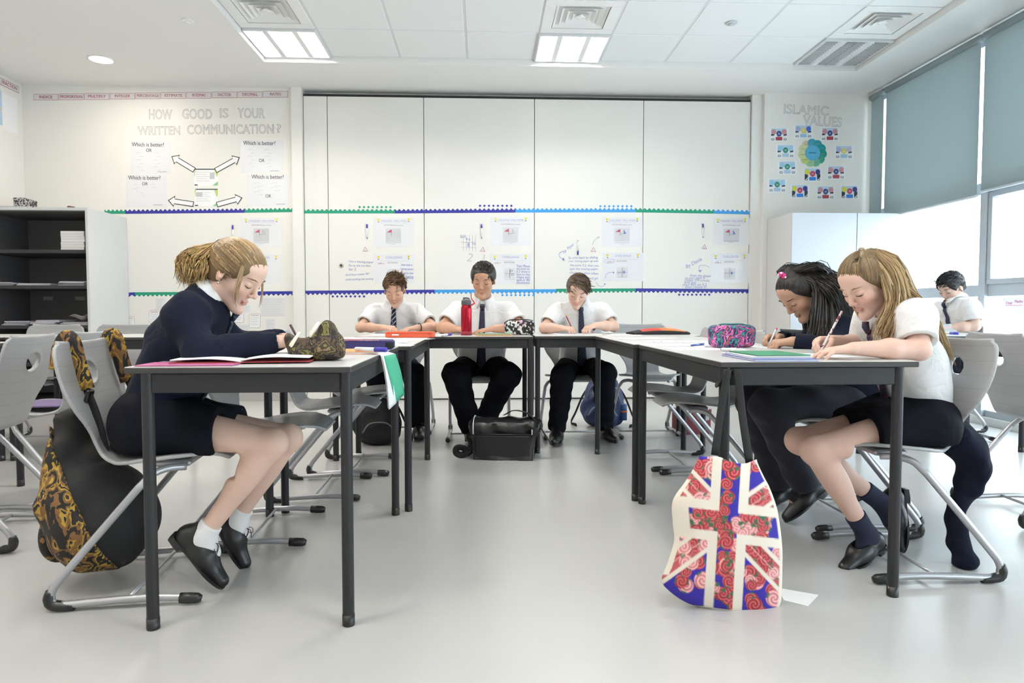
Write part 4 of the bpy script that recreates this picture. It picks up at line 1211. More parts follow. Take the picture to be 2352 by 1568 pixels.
def boy_window():
    Yb = 4.98
    J = dict(pelvis=P(2222, 815, Yb), chest=P(2218, 740, Yb), neck=P(2197, 688, Yb),
             sh=[P(2232, 705, Yb-.16), P(2166, 706, Yb+.16)], el=[P(2240, 748, Yb-.20), P(2142, 746, Yb+.17)], wr=[P(2178, 752, Yb-.15), P(2110, 748, Yb+.12)],
             hip=[P(2232, 830, Yb-.09), P(2192, 828, Yb+.09)], kn=[P(2112, 842, Yb-.12), P(2072, 840, Yb+.10)], an=[P(2122, 945, Yb-.12), P(2082, 940, Yb+.10)], kneedir=(-1, 0, .2))
    J['hand'] = [((-1, .1, -.1), (0, 0, -1), 'rest'), ((-1, -.3, -.1), (0, -.3, -1), 'pen')]
    foot(J, [(-1, -.1, -.12), (-1, .1, -.1)])
    H = Head(P(2186, 662, Yb), -166, 28, 0, .97)
    B = boy('lone boy with thick black hair writing by the windows', (J['pelvis'][0], Yb, 0), J, H, (.62, .42, .34), (.5, .25, .22), (.02, .02, .022), T_plain, 1.0, .95, .0045)
    rng = np.random.default_rng(6)
    cap = hair_cap(B, [(.014, .014, .016)], nape=-.045, grow=.006)
    p = scalp_paths(H, 700, lambda l: above(l, .02), lambda l: (.1, .7, .25), lambda l: .035+.015*(l[2] > .07), .5, rng)
    put_hair(B, cap, p, .0045, [(.014, .014, .016), (.03, .03, .034), (.022, .02, .022)], rng)
    return B
BT, BB, BP, BW = boy_tousled(), boy_bottle(), boy_pencil(), boy_window()

# --- fair-haired girl (right), faces -X, her left side is near
def girl_b():
    Y0 = 2.32
    J = dict(pelvis=P(2108, 960, Y0), chest=P(2090, 835, Y0), neck=P(2052, 722, Y0),
             sh=[P(2100, 728, Y0-.14), P(2004, 728, Y0+.14)], el=[P(2112, 803, Y0-.20), P(1985, 795, Y0+.20)], wr=[P(1962, 800, Y0-.22), P(1912, 782, Y0+.10)],
             hip=[P(2115, 974, Y0-.085), P(2052, 966, Y0+.085)], kn=[P(1872, 1034, Y0-.08), P(1836, 1012, Y0+.09)], an=[P(1992, 1228, Y0+.0), P(2030, 1158, Y0+.10)], kneedir=(-.9, 0, .3))
    J['toe'] = [P(1975, 1285, Y0-.03), P(2062, 1240, Y0+.10)]
    J['hand'] = [((-1, .12, -.10), (0, .05, -1), 'rest'), ((-1, -.2, -.02), (-.1, -.45, -.85), 'pen')]
    J['footdir'] = [(-.82, -.40, -.28), (-.10, -.25, -1)]; J['footup'] = [(0, 0, 1), (-1, 0, .1)]
    H = Head(P(1991, 653, Y0-.02), -163, 32, 0, .92)
    B = Body('girl with long fair hair in a white blouse writing with a patterned pencil', (J['pelvis'][0], Y0, 0), .0036, J, H, (.72, .47, .38), (.62, .27, .26), .86, .92, .4)
    B.build_body(); B.face((.20, .13, .08))
    B.shirt(M_shirt, 'blouse', .0058, off=.014, low=.10, depth=.70, hem=.488, wide=1.02, sleeve=.72, cuff=.054, bump=wob(.006, ((31, 22, 10), .3), ((48, 15, 15), 1.2), ((12, -20, 45), 2.), ((60, 10, 23), .5)))
    B.collar(); B.tie(T_red, .40, .034)
    B.skirt(.52)
    nv = mat('navy_sock', (.018, .022, .05), .9, bump=.3, bscale=300)
    for i in (0, 1): B.sock(i, nv, .10); B.shoe(i, shoe_slip, .92)
    rng = np.random.default_rng(21); cols = [(.22, .145, .075), (.30, .20, .10), (.17, .11, .055)]
    cap = hair_cap(B, [(.20, .13, .065)], nape=-.07, ears=False, grow=.004, front=(.80, .60, .018))
    tie = np.array((0, -.045, .122)); paths = []
    for _ in range(1500):
        z = rng.uniform(.0, .11); x = rng.uniform(-1, 1)
        y = np.interp(z, [-.02, .03, .07, .112], [.012, .048, .062, .045])-.014-rng.uniform(0, .06)
        l = on_scalp(np.array((x*.09, y, z)), .02); pts = []
        if l[1]*.8-l[2]*.6 > .014: continue
        for k in range(9):
            t = k/8; q = l*(1-t)+tie*t; q = on_scalp(q, .072+.02*math.sin(t*3)) if t < .93 else tie*.97
            pts.append(H.w(q))
        paths.append(np.array(pts))
    put_hair(B, cap, paths, .0030, cols, rng, seg=9)
    tp = H.w(tie)
    hb = MB(); hb.smooth = True; hb.tube([tp+H.R@np.array((math.cos(q)*.012, 0, math.sin(q)*.008)) for q in np.linspace(0, 2*PI, 17)], .004, 8, caps=False); B.part('hair_tie', hb.mesh('hair_tie', [mat('cream_band', (.7, .6, .45), .6)]))
    hw = .085
    lc = [(.50, .35, .18), (.38, .25, .12), (.62, .46, .27), (.27, .175, .085), (.45, .30, .14)]
    # near curtain in front of the shoulder
    gd = [[H.w((-.055, -.02, .095)), H.w((-.092, .005, .03)), P(2042, 700, Y0-.11), P(2020, 750, Y0-.12), P(2008, 790, Y0-.11)],
          [H.w((-.05, -.04, .10)), H.w((-.096, -.02, .03)), P(2058, 690, Y0-.115), P(2040, 750, Y0-.13), P(2022, 800, Y0-.125)],
          [H.w((-.045, -.06, .10)), H.w((-.094, -.05, .03)), P(2070, 680, Y0-.11), P(2062, 740, Y0-.135), P(2038, 795, Y0-.135)],
          [H.w((-.04, -.075, .095)), H.w((-.085, -.08, .02)), P(2080, 680, Y0-.095), P(2076, 720, Y0-.13), P(2058, 765, Y0-.145)]]
    p1 = guide_paths(gd, 620, rng, .008, .006, 9)
    # down the back
    gb = []
    for dy in (-.10, -.06, -.02, .03, .08):
        gb.append([H.w((-.0+dy*-.4, -.07, .105)), H.w((dy*-.8, -.118, .03)), P(2105, 690, Y0+dy), P(2142, 745, Y0+dy*.95), P(2160, 795, Y0+dy*.7-.02), P(2180, 845, Y0+dy*.5-.03)])
    p2 = guide_paths(gb, 620, rng, .008, .006, 10)
    # far curtain
    gf = [[H.w((.05, -.01, .095)), H.w((.092, .01, .03)), P(1990, 745, Y0+.11), P(1985, 790, Y0+.10)], [H.w((.045, -.04, .095)), H.w((.095, -.03, .03)), P(2010, 740, Y0+.12), P(2000, 800, Y0+.12)]]
    p3 = guide_paths(gf, 220, rng, .007, .005, 8)
    put_hair(B, None, p1+p2+p3, .0030, lc, rng, 'long_hair', 11)
    return B
def girl_c():
    Y0 = 2.85
    J = dict(pelvis=P(1948, 918, Y0), chest=P(1945, 835, Y0), neck=P(1902, 745, Y0),
             sh=[P(1945, 757, Y0-.14), P(1882, 756, Y0+.14)], el=[P(1915, 800, Y0-.19), P(1880, 795, Y0+.19)], wr=[P(1822, 784, Y0-.13), P(1790, 776, Y0+.10)],
             hip=[P(1945, 927, Y0-.085), P(1908, 920, Y0+.085)], kn=[P(1762, 934, Y0-.09), P(1730, 922, Y0+.09)], an=[P(1850, 1112, Y0-.08), P(1788, 1112, Y0+.10)], kneedir=(-.9, 0, .3))
    J['hand'] = [((-1, .15, -.08), (0, .2, -1), 'curl'), ((-1, -.2, .0), (-.1, -.45, -.85), 'pen')]
    foot(J, [(-.75, -.1, -.55), (-.85, -.1, -.35)], False); J['footup'] = [(-.5, 0, .8), (-.3, 0, .9)]
    H = Head(P(1840, 674, Y0), -168, 42, 0, .94)
    B = Body('girl with long black hair in a navy jumper bent over her writing', (J['pelvis'][0], Y0, 0), .0042, J, H, (.50, .30, .21), (.42, .2, .17), .86, .92, .15)
    B.build_body(False); B.face((.02, .016, .016))
    B.shirt(M_navy, 'jumper', .006, long=True, off=.014, low=.05, depth=.80, wide=1.10)
    B.collar(); B.trousers(mat('navy_trousers', (.012, .013, .024), .85, sheen=.1), r=(.095, .078, .066))
    for i in (0, 1): B.sock(i, mat('black_sock', (.01, .01, .013), .9), .06); B.shoe(i, shoe_slip, .92)
    rng = np.random.default_rng(31); cols = [(.012, .010, .010), (.022, .018, .017), (.03, .024, .022)]
    cap = hair_cap(B, [(.012, .01, .01)], nape=-.07, ears=False, grow=.004, front=(.80, .60, .020))
    tie = np.array((-.01, .02, .130)); tp = H.w(tie); paths = []
    for _ in range(1300):
        z = rng.uniform(.0, .11); x = rng.uniform(-1, 1); y = np.interp(z, [-.02, .03, .07, .112], [.012, .048, .062, .045])-.016-rng.uniform(0, .06)
        l = on_scalp(np.array((x*.09, y, z)), .02)
        if l[1]*.8-l[2]*.6 > .016: continue
        pts = [H.w(on_scalp(l*(1-k/8)+np.array((x*.03, -.07, .10))*(k/8), .07)) for k in range(9)]
        paths.append(np.array(pts))
    put_hair(B, cap, paths, .0032, cols, rng, seg=9)
    gd = []
    for dy, q in ((-.12, 0), (-.10, 1), (-.06, 2), (-.02, 3), (.03, 3), (.08, 2), (.11, 1)):
        gd.append([H.w((-dy*.7, -.02, .115)), H.w((-dy*1.0, -.095, .075)), P(1888+14*q, 655-2*q, Y0+dy), P(1918+16*q, 700, Y0+dy*1.1), P(1925+16*q, 750, Y0+dy*1.2)])
    p1 = guide_paths(gd, 800, rng, .012, .007, 9)
    g2 = [[H.w((-.06, .0, .09)), H.w((-.098, -.01, .02)), P(1868, 735, Y0-.12), P(1862, 775, Y0-.13), P(1850, 800, Y0-.12)], [H.w((-.05, -.05, .09)), H.w((-.10, -.05, .0)), P(1895, 735, Y0-.13), P(1890, 780, Y0-.15), P(1880, 810, Y0-.15)],
          [H.w((-.04, -.08, .08)), H.w((-.09, -.09, .0)), P(1925, 730, Y0-.13), P(1925, 775, Y0-.16), P(1915, 805, Y0-.17)]]
    p2 = guide_paths(g2, 420, rng, .010, .006, 9)
    g3 = [[H.w((.06, .0, .09)), H.w((.098, .0, .02)), P(1850, 735, Y0+.12), P(1845, 790, Y0+.12)], [H.w((.05, -.05, .09)), H.w((.10, -.05, .0)), P(1880, 740, Y0+.13), P(1870, 800, Y0+.14)]]
    p3 = guide_paths(g3, 160, rng, .008, .006, 8)
    put_hair(B, None, p1+p2+p3, .0032, cols, rng, 'long_hair', 10)
    bob = MB(); bob.smooth = True
    pk = mat('pink_bobble', (.85, .05, .32), .35)
    for a in range(6):
        q = a*PI/3; c = tp+H.R@np.array((math.cos(q)*.012, .004, math.sin(q)*.012)); bob.tube([c-np.array((0, 0, .006)), c+np.array((0, 0, .006))], .007, 8)
    o = B.part('hair_bobble', bob.mesh('hair_bobble', [pk]))
    for a in range(4):
        q = a*PI/2+.5; c = tp+H.R@np.array((math.cos(q)*.017, .008, math.sin(q)*.017)); be = MB(); be.smooth = True; be.lathe([(.001, -.005), (.0042, -.003), (.005, 0), (.0042, .003), (.001, .005)], 10); be.xf(Matrix.Translation(Vector(c)))
        B.part('bead', be.mesh('bead', [mat('pearl', (.85, .82, .8), .3)]))
    return B
GB, GC = girl_b(), girl_c()
for o in (shoe_lace, shoe_slip):
    for c in list(o.children): bpy.data.objects.remove(c)
    bpy.data.objects.remove(o)

# ================================================================== bags, books and things on the tables
rnd = random.Random(7)
M_blackcloth = mat('black_canvas', (.008, .008, .009), .8, bump=.3, bscale=150)
M_blackgloss = mat('black_vinyl', (.010, .010, .011), .30, bump=.5, bscale=14, bdist=.01)
M_leo = ramp_mat('leopard_print', [(0, (.008, .007, .006)), (.44, (.19, .09, .025)), (.52, (.42, .26, .03)), (.57, (.012, .01, .008)), (.66, (.30, .15, .04)), (.74, (.01, .008, .007))], 'noise', 22, 3, 1.2, .7, stretch=(1, 1, .55))
M_camo = ramp_mat('camouflage', [(0, (.012, .010, .008)), (.40, (.085, .05, .03)), (.47, (.016, .013, .01)), (.54, (.18, .16, .045)), (.60, (.05, .032, .02)), (.68, (.24, .17, .08))], 'noise', 24, 3, 1.0, .75, .3)
M_steel = mat('steel', (.6, .6, .6), .3, metal=1)
M_paper = mat('paper', (.84, .84, .85), .7)
M_zipmetal = mat('zip_metal', (.8, .72, .6), .25, metal=.9)
def sdf_obj(name, lo, hi, h, fn, m, parent=None, off=None):
    g = Grid(lo, hi, h); fn(g); o = new_obj(name, g.mesh(name, m), None, parent)
    if off is not None: o.matrix_parent_inverse = Matrix.Translation(Vector(off))*1 if False else Matrix.Translation((-off[0], -off[1], -off[2]))
    return o
def world_thing(name, label, cat, loc, group=None):
    """thing whose parts are given in room coordinates"""
    r = thing(name, label, cat, loc, 0, group); r['_w'] = 1; return r
def wpart(mb_or_me, name, m, root, smooth=None):
    if isinstance(mb_or_me, MB):
        if smooth is not None: mb_or_me.sm = [smooth]*len(mb_or_me.f)
        me = mb_or_me.mesh(name, m if isinstance(m, (list, tuple)) else [m])
    else: me = mb_or_me
    o = new_obj(name, me, None, root); o.matrix_parent_inverse = Matrix.Translation(-root.location); return o
def strap(path, w, t=.0035, n=5, up=(0, 1, 0)):
    b = MB(); b.smooth = True; b.tube(catmull(path, n), w/2, 8, flat=(1, t/w*2) if True else None, up=up); return b

# --- leopard backpack hung on the girl's chair
def leopard_pack():
    c = np.array((-1.30, 2.27, 0)); r = world_thing('backpack', 'leopard-print and black backpack hung from the navy-jumper girl\'s chair', 'backpack', (-1.30, 2.27, .04))
    bp = wob(.011, ((28, 33, 18), .3), ((-22, 40, 31), 1.1), ((52, 12, -26), 2.))
    def shape(g, grow=0.):
        g.ell((-1.235, 2.27, .205), (.150+grow, .160+grow, .165+grow), None, .0, bump=bp)
        g.cone((-1.335, 2.27, .53), (-1.30, 2.27, .30), .040+grow, .085+grow, .08, flat=((0, 1, 0), 2.0), bump=bp)
        g.cone((-1.29, 2.27, .34), (-1.23, 2.27, .20), .085+grow, .13+grow, .06, flat=((0, 1, 0), 1.25))
        g.plane_cut((0, 0, .045), (0, 0, -1), k=.03)
    g = Grid((-1.50, 2.02, 0), (-1.0, 2.52, .62), .007); shape(g); wpart(g.mesh('body', M_blackcloth), 'body', None, r)
    g = Grid((-1.50, 2.02, 0), (-1.0, 2.52, .62), .007); shape(g, .007)
    n = unit((1, .35, .45)); g.plane_cut((-1.215, 2.15, .22), n); wpart(g.mesh('front_panel', M_leo), 'front_panel', None, r)
    g = Grid((-1.50, 2.05, .02), (-1.15, 2.5, .40), .007); g.ell((-1.36, 2.26, .17), (.045, .12, .10), None, 0); wpart(g.mesh('pocket', M_leo), 'pocket', None, r)
    for y in (2.155, 2.405):
        b = strap([(-1.306, y, .70), (-1.300, y, .74), (-1.295, y, .765), (-1.276, y, .797), (-1.258, y, .780), (-1.245, y, .72), (-1.222, y, .64)], .055, .006); wpart(b, 'strap', M_leo, r)
        b = strap([(-1.222, y, .645), (-1.195, y+.005, .56), (-1.178, y+.01, .47), (-1.175, y+.01, .44)], .024, .003); wpart(b, 'webbing', M_blackcloth, r)
        q = MB(); q.bbox(-.006, .006, -.016, .016, -.02, .02, .003); q.xf(Matrix.Translation((-1.214, y, .62)) @ Matrix.Rotation(.3, 4, 'Y')); wpart(q, 'buckle', M_foot, r)
leopard_pack()

# --- flag tote hanging from the table corner
def tote():
    Yt = 1.965; rows = 180; cols = 150
    Lp = [(1606, 1040), (1604, 1052), (1590, 1080), (1572, 1108), (1545, 1150), (1545, 1200), (1548, 1240), (1534, 1290), (1520, 1330), (1535, 1355), (1580, 1385), (1640, 1400)]
    Rp = [(1738, 1060), (1741, 1066), (1755, 1095), (1768, 1120), (1784, 1165), (1792, 1210), (1797, 1260), (1797, 1305), (1796, 1350), (1793, 1385), (1778, 1408), (1742, 1418)]
    Ld = np.array(catmull(Lp, 12)); Rd = np.array(catmull(Rp, 12)); n = len(Ld)
    def px(u, v):
        i = v*(n-1); k = min(int(i), n-2); f = i-k
        a = Ld[k]*(1-f)+Ld[k+1]*f; b = Rd[k]*(1-f)+Rd[k+1]*f; p = a*(1-u)+b*u
        if v < .12: p = p+np.array((0, (9*math.sin(u*PI*1.0)+6*math.cos(u*9))*(1-v/.12)))
        return p
    rng = np.random.default_rng(8)
    roses = [(rng.uniform(1525, 1795), rng.uniform(1045, 1410), rng.uniform(13, 20), rng.integers(3)) for _ in range(190)]
    SS = 3; fc, fr_ = (cols+1)*SS, (rows+1)*SS
    U, W = np.meshgrid((np.arange(fc)-1)/(cols*SS), (np.arange(fr_)-1)/(rows*SS), indexing='ij'); U = np.clip(U, 0, 1); W = np.clip(W, 0, 1)
    def edge(D, w): i = w*(n-1); k = np.minimum(i.astype(int), n-2); f = (i-k)[..., None]; return D[k]*(1-f)+D[k+1]*f
    PX = edge(Ld, W)*(1-U[..., None])+edge(Rd, W)*U[..., None]
    PX[..., 1] += np.where(W < .12, (9*np.sin(U*PI)+6*np.cos(U*9))*(1-W/.12), 0)
    X, Yp = PX[..., 0], PX[..., 1]
    navy, cream, red, pink, green = [np.array(c) for c in ((.035, .022, .33), (.78, .70, .60), (.42, .045, .055), (.70, .30, .30), (.04, .14, .07))]
    cx = 1672-(Yp-1199)*.06; cy = 1199+(X-1670)*.12
    dx, dy = X-cx, Yp-cy
    colr = np.tile(navy, X.shape+(1,)).astype(float)
    def rosecol(mask, dens=1.):
        for (rx, ry, rr, kd) in roses:
            d = np.hypot(X-rx, Yp-ry); m = (d < rr) & mask
            if not m.any(): continue
            a = np.arctan2(Yp-ry, X-rx); ring = .5+.5*np.sin(d/rr*14+a*2)
            base = red if kd < 2 else pink
            lf = (d > rr*.78) & (np.sin(a*2+rx) > .75)
            c = base*(.65+.7*ring[..., None]) + (ring[..., None] > .8)*np.array((.18, .10, .10))
            colr[m] = c[m]; mm = m & lf; colr[mm] = green
    diag1 = np.abs(dx*.66+dy*.75*np.sign(1)) ; diag2 = np.abs(dx*.66-dy*.75)
    frame = np.ones(X.shape, bool)
    sparse = [r for i, r in enumerate(roses) if i % 2 == 0]
    allr = roses; roses = sparse; rosecol(frame); roses = allr
    wd = (np.minimum(diag1, diag2) < 27); colr[wd] = cream
    rd = (np.minimum(np.abs(diag1-9), np.abs(diag2-9)) < 8.5); 
    colr[rd] = red*.8+np.array((.15, .06, .06)); rosecol(rd)
    bars = (np.abs(dx) < 44) | (np.abs(dy) < 46); colr[bars] = cream
    rb = (np.abs(dx) < 22) | (np.abs(dy) < 24); colr[rb] = navy; rosecol(rb)
    for (rx, ry, rr, kd) in allr[::2]:
        m = (np.hypot(X-rx-9, Yp-ry+8) < 5) & rb; colr[m] = green
    sew = (W > .93) | ((U < .05) & (W > .25) & (W < .7)) | (U > .975) | ((U < .16) & (W > .34) & (W < .50)); colr[sew] = cream
    colr = colr.reshape(cols+1, SS, rows+1, SS, 3).mean((1, 3)); PX = PX[1::SS, 1::SS]
    V = []; C = []
    for side in (0, 1):
        for i in range(cols+1):
            for j in range(rows+1):
                u, v = i/cols, j/rows
                bul = (math.sin(PI*u)**.6)*(.25+.75*math.sin(PI*min(1, v*.95+.05))**.8)*.052+.0015
                fold = .006*math.sin(u*17+v*3)*math.sin(PI*u)*(1-v*.6)
                Yv = Yt+(-bul+fold if side == 0 else bul*.8)+.02*(v-.5)
                V.append(at_y(PX[i, j, 0], PX[i, j, 1], Yv)); C.append(colr[i, j] if side == 0 else cream)
    N = (cols+1)*(rows+1); Q = []
    for side in (0, 1):
        for i in range(cols):
            for j in range(rows):
                a = side*N+i*(rows+1)+j; q = (a, a+1, a+rows+2, a+rows+1); Q.append(q if side == 0 else q[::-1])
    for i in range(cols):      # close sides and bottom, mouth stays open
        a = i*(rows+1)+rows; Q.append((a, a+N, a+N+rows+1, a+rows+1))
    for i, s in ((0, 1), (cols, -1)):
        for j in range(rows):
            a = i*(rows+1)+j; q = (a, a+N, a+N+1, a+1); Q.append(q if s > 0 else q[::-1])
    me = np_mesh('bag_body', np.array(V), np.array(Q), mat('tote_cotton', (.8, .7, .6), .85, attr='Col', bump=.15, bscale=350)); set_col(me, np.array(C))
    r = world_thing('tote_bag', 'cream tote bag printed with a rose-filled union flag, hung at the table corner', 'bag', tuple(at_y(1670, 1410, Yt)))
    wpart(me, 'bag_body', None, r)
    for k, (a, b, c) in enumerate((((1642, 1045), (1655, 950), (1672, 848)), ((1722, 1066), (1706, 960), (1694, 850)))):
        for dy in (-.012, .03):
            pts = [at_y(*a, Yt+dy), at_y(*b, Yt+.02+dy*.5), at_y(*c, Yt+.03)]
            wpart(strap([tuple(p) for p in pts], .024, .003), 'handle', M_blackcloth, r)
    pts = [at_y(1672, 848, Yt+.03), (.712, 2.012, .662), (.72, 2.05, .665), (.745, 2.06, .662), at_y(1694, 850, Yt+.03)]
    wpart(strap([tuple(p) for p in pts], .024, .003, up=(0, 0, 1)), 'handle', M_blackcloth, r)
tote()

# --- bags on the floor
def messenger():
    r = world_thing('shoulder_bag', 'black vinyl shoulder bag with white piping on the floor before the boys', 'bag', (.12, 4.10, 0))
    def loc(b): return b.xf(Matrix.Translation((.135, 4.12, 0)) @ Matrix.Rotation(math.radians(-7), 4, 'Z'))
    def fn(g):
        g.put(lambda X, Y, Z: np.maximum(np.maximum(np.abs(X)-.185+(.13-Z)*.12, np.abs(Y)-.075-(.12-Z)*.25), np.abs(Z-.10)-.095)-.010+.004*np.sin(X*34+Z*20), (-.24, -.15, 0), (.24, .15, .24), 0)
        g.cone((-.172, 0, .185), (.172, 0, .19), .052, .055, .03, flat=((0, 1, 0), 1.5), bump=wob(.006, ((60, 20, 10), 0), ((35, -30, 40), 1)))
    g = Grid((-.26, -.17, 0), (.26, .17, .27), .006); fn(g); me = g.mesh('body', M_blackgloss)
    me.transform(Matrix.Translation((.135, 4.12, 0)) @ Matrix.Rotation(math.radians(-7), 4, 'Z')); wpart(me, 'body', None, r)
    pk = MB(); pk.bbox(-.165, .16, -.112, -.098, .02, .145, .004); wpart(loc(pk), 'front_pocket', M_blackcloth, r)
    zp = MB(); zp.smooth = True; zp.tube([(-.165, -.104, .152), (.165, -.102, .152)], .003, 6); wpart(loc(zp), 'zip', M_foot, r)
    wp = mat('white_piping', (.8, .8, .8), .5)
    for x in (-.182, .172):
        b = MB(); b.smooth = True; b.tube(catmull([(x*.99, -.092, .15), (x, -.082, .20), (x, -.045, .236), (x, .02, .245), (x, .07, .22), (x*.99, .088, .17)], 4), .0035, 6); wpart(loc(b), 'piping', wp, r)
    b = MB(); b.smooth = True; b.tube(catmull([(.0, .0, .255), (.06, -.02, .285), (.14, -.03, .27), (.20, -.04, .215), (.25, -.05, .14), (.285, -.06, .09)], 5), .026, 8, flat=(1, .12), up=(0, 0, 1)); wpart(loc(b), 'strap', M_blackcloth, r)
    b = MB(); b.smooth = True; b.tube(catmull([(-.185, -.05, .10), (-.21, -.06, .045), (-.25, -.07, .02), (-.285, -.08, .035), (-.28, -.08, .065), (-.24, -.07, .06), (-.20, -.05, .02)], 5), .02, 8, flat=(1, .14), up=(0, 1, 0)); wpart(loc(b), 'strap', M_blackcloth, r)
messenger()
def slump(name, label, loc, rz, m, acc, sc=1.0, bottle=False, straps=True):
    r = world_thing(name, label, 'backpack', loc)
    M = Matrix.Translation(loc) @ Matrix.Rotation(rz, 4, 'Z') @ Matrix.Scale(sc, 4)
    g = Grid((-.24, -.20, 0), (.24, .20, .44), .007); bp = wob(.010, ((30, 40, 20), .4), ((-20, 30, 50), 1.), ((60, 15, 10), 2.))
    g.ell((0, 0, .13), (.17, .13, .16), None, 0, bump=bp); g.ell((.0, .03, .25), (.13, .09, .15), None, .08, bump=bp); g.ell((0, -.08, .10), (.13, .07, .09), None, .03, bump=bp)
    g.plane_cut((0, 0, .006), (0, 0, -1)); me = g.mesh('body', m); me.transform(M); wpart(me, 'body', None, r)
    b = MB(); b.smooth = True; b.tube(catmull([(-.11, -.145, .10), (-.06, -.16, .165), (.05, -.16, .165), (.11, -.145, .10)], 4), .0045, 6); b.xf(M); wpart(b, 'pocket_zip', acc, r)
    b = MB(); b.smooth = True; b.tube(catmull([(-.13, -.06, .20), (-.08, -.075, .32), (.08, -.075, .32), (.13, -.06, .20)], 4), .0045, 6); b.xf(M); wpart(b, 'zip', acc, r)
    b = MB(); b.smooth = True; b.tube(catmull([(-.03, .04, .395), (-.02, .04, .43), (.02, .04, .43), (.03, .04, .395)], 4), .008, 6); b.xf(M); wpart(b, 'grab_handle', M_blackcloth, r)
    if straps:
        for s in (-1, 1):
            b = MB(); b.smooth = True; b.tube(catmull([(.08*s, .10, .34), (.16*s, .16, .22), (.22*s, .14, .08), (.25*s, .05, .012), (.20*s, -.06, .01)], 5), .015, 8, flat=(1, .2), up=(0, 0, 1)); b.xf(M); wpart(b, 'strap', M_blackcloth, r)
    if bottle:
        b = MB(); b.smooth = True; b.lathe([(.0, .06), (.032, .06), (.032, .17), (.028, .18), (.012, .185)], 16, (.15, -.06, 0)); b.xf(M); wpart(b, 'side_bottle', mat('blue_bottle', (.02, .07, .22), .35), r)
        b = MB(); b.smooth = True; b.lathe([(.0335, .12), (.0335, .132)], 16, (.15, -.06, 0)); b.xf(M); wpart(b, 'bottle_band', mat('orange_band', (.7, .12, .03), .5), r)
    return r
slump('backpack', 'black backpack slumped on the floor by the tousled boy\'s table', (-.70, 4.58, 0), .2, M_blackcloth, mat('grey_zip', (.16, .17, .18), .5), .95)
slump('backpack', 'blue backpack with an orange-banded bottle under the empty chair', (.93, 5.20, 0), -.2, mat('navy_nylon', (.012, .03, .11), .55, bump=.4, bscale=15, bdist=.01), mat('pale_zip', (.25, .3, .4), .5), 1.0, True)
def lunch():
    r = world_thing('lunch_bag', 'dark red lunch bag on the floor behind the empty chairs', 'bag', (1.52, 4.86, 0))
    M = Matrix.Translation((1.52, 4.88, 0)) @ Matrix.Rotation(.15, 4, 'Z')
    b = MB(); b.prism(rrect(-.125, .125, -.075, .075, .025), 0, .15); b.xf(M); smooth_angle(wpart(b, 'body', mat('maroon_nylon', (.17, .018, .035), .6, bump=.5, bscale=18, bdist=.01), r), 50)
    b = MB(); b.prism(rrect(-.128, .128, -.078, .078, .026), .15, .175); b.xf(M); smooth_angle(wpart(b, 'lid', mat('maroon_dark', (.10, .012, .024), .6), r), 50)
    b = MB(); b.smooth = True; b.tube(catmull([(-.05, 0, .172), (-.045, 0, .20), (.045, 0, .20), (.05, 0, .172)], 5), .009, 8, flat=(1, .3), up=(0, 1, 0)); b.xf(M); wpart(b, 'handle', M_blackcloth, r)
    b = MB(); b.box(.02, .10, -.0795, -.077, .10, .145); b.xf(M); wpart(b, 'label_patch', mat('grey_patch', (.45, .42, .44), .6), r)
lunch()
def jacket():
    r = world_thing('jacket', 'dark navy jacket slung over the fair-haired girl\'s chair, sleeve trailing to the floor', 'jacket', (1.66, 2.28, 0))
    g = Grid((1.45, 2.08, 0), (1.85, 2.55, .64), .006); bp = wob(.008, ((40, 20, 20), .4), ((-20, 30, 60), 1.), ((70, 15, 30), 2.)); Yj = 2.30
    def pt(x, y, dy=0): return at_y(x, y, Yj+dy)
    g.cone(pt(2185, 975, .08), pt(2190, 1010, -.05), .06, .055, .04, flat=((1, 0, 0), .8), bump=bp)
    ch = [(2200, 1000, .055, -.04), (2228, 1035, .05, -.06), (2240, 1075, .042, -.06), (2222, 1115, .032, -.05), (2203, 1150, .026, -.04), (2193, 1200, .028, -.04), (2203, 1250, .03, -.04), (2217, 1288, .03, -.05), (2214, 1310, .022, -.05)]
    for (a, b, ra, da), (c, d, rc, dc) in zip(ch, ch[1:]): g.cone(pt(a, b, da), pt(c, d, dc), ra, rc, .02, flat=((0, 1, 0), 1.3), bump=bp)
    g.cone(pt(2195, 1312, -.07), pt(2232, 1318, -.06), .012, .012, .01); g.plane_cut((0, 0, .002), (0, 0, -1))
    wpart(g.mesh('cloth', M_navy), 'cloth', None, r)
    b = MB(); b.smooth = True; b.tube([pt(2196, 1316, -.085), pt(2232, 1318, -.085)], .008, 8); wpart(b, 'cuff', M_black, r)
jacket()

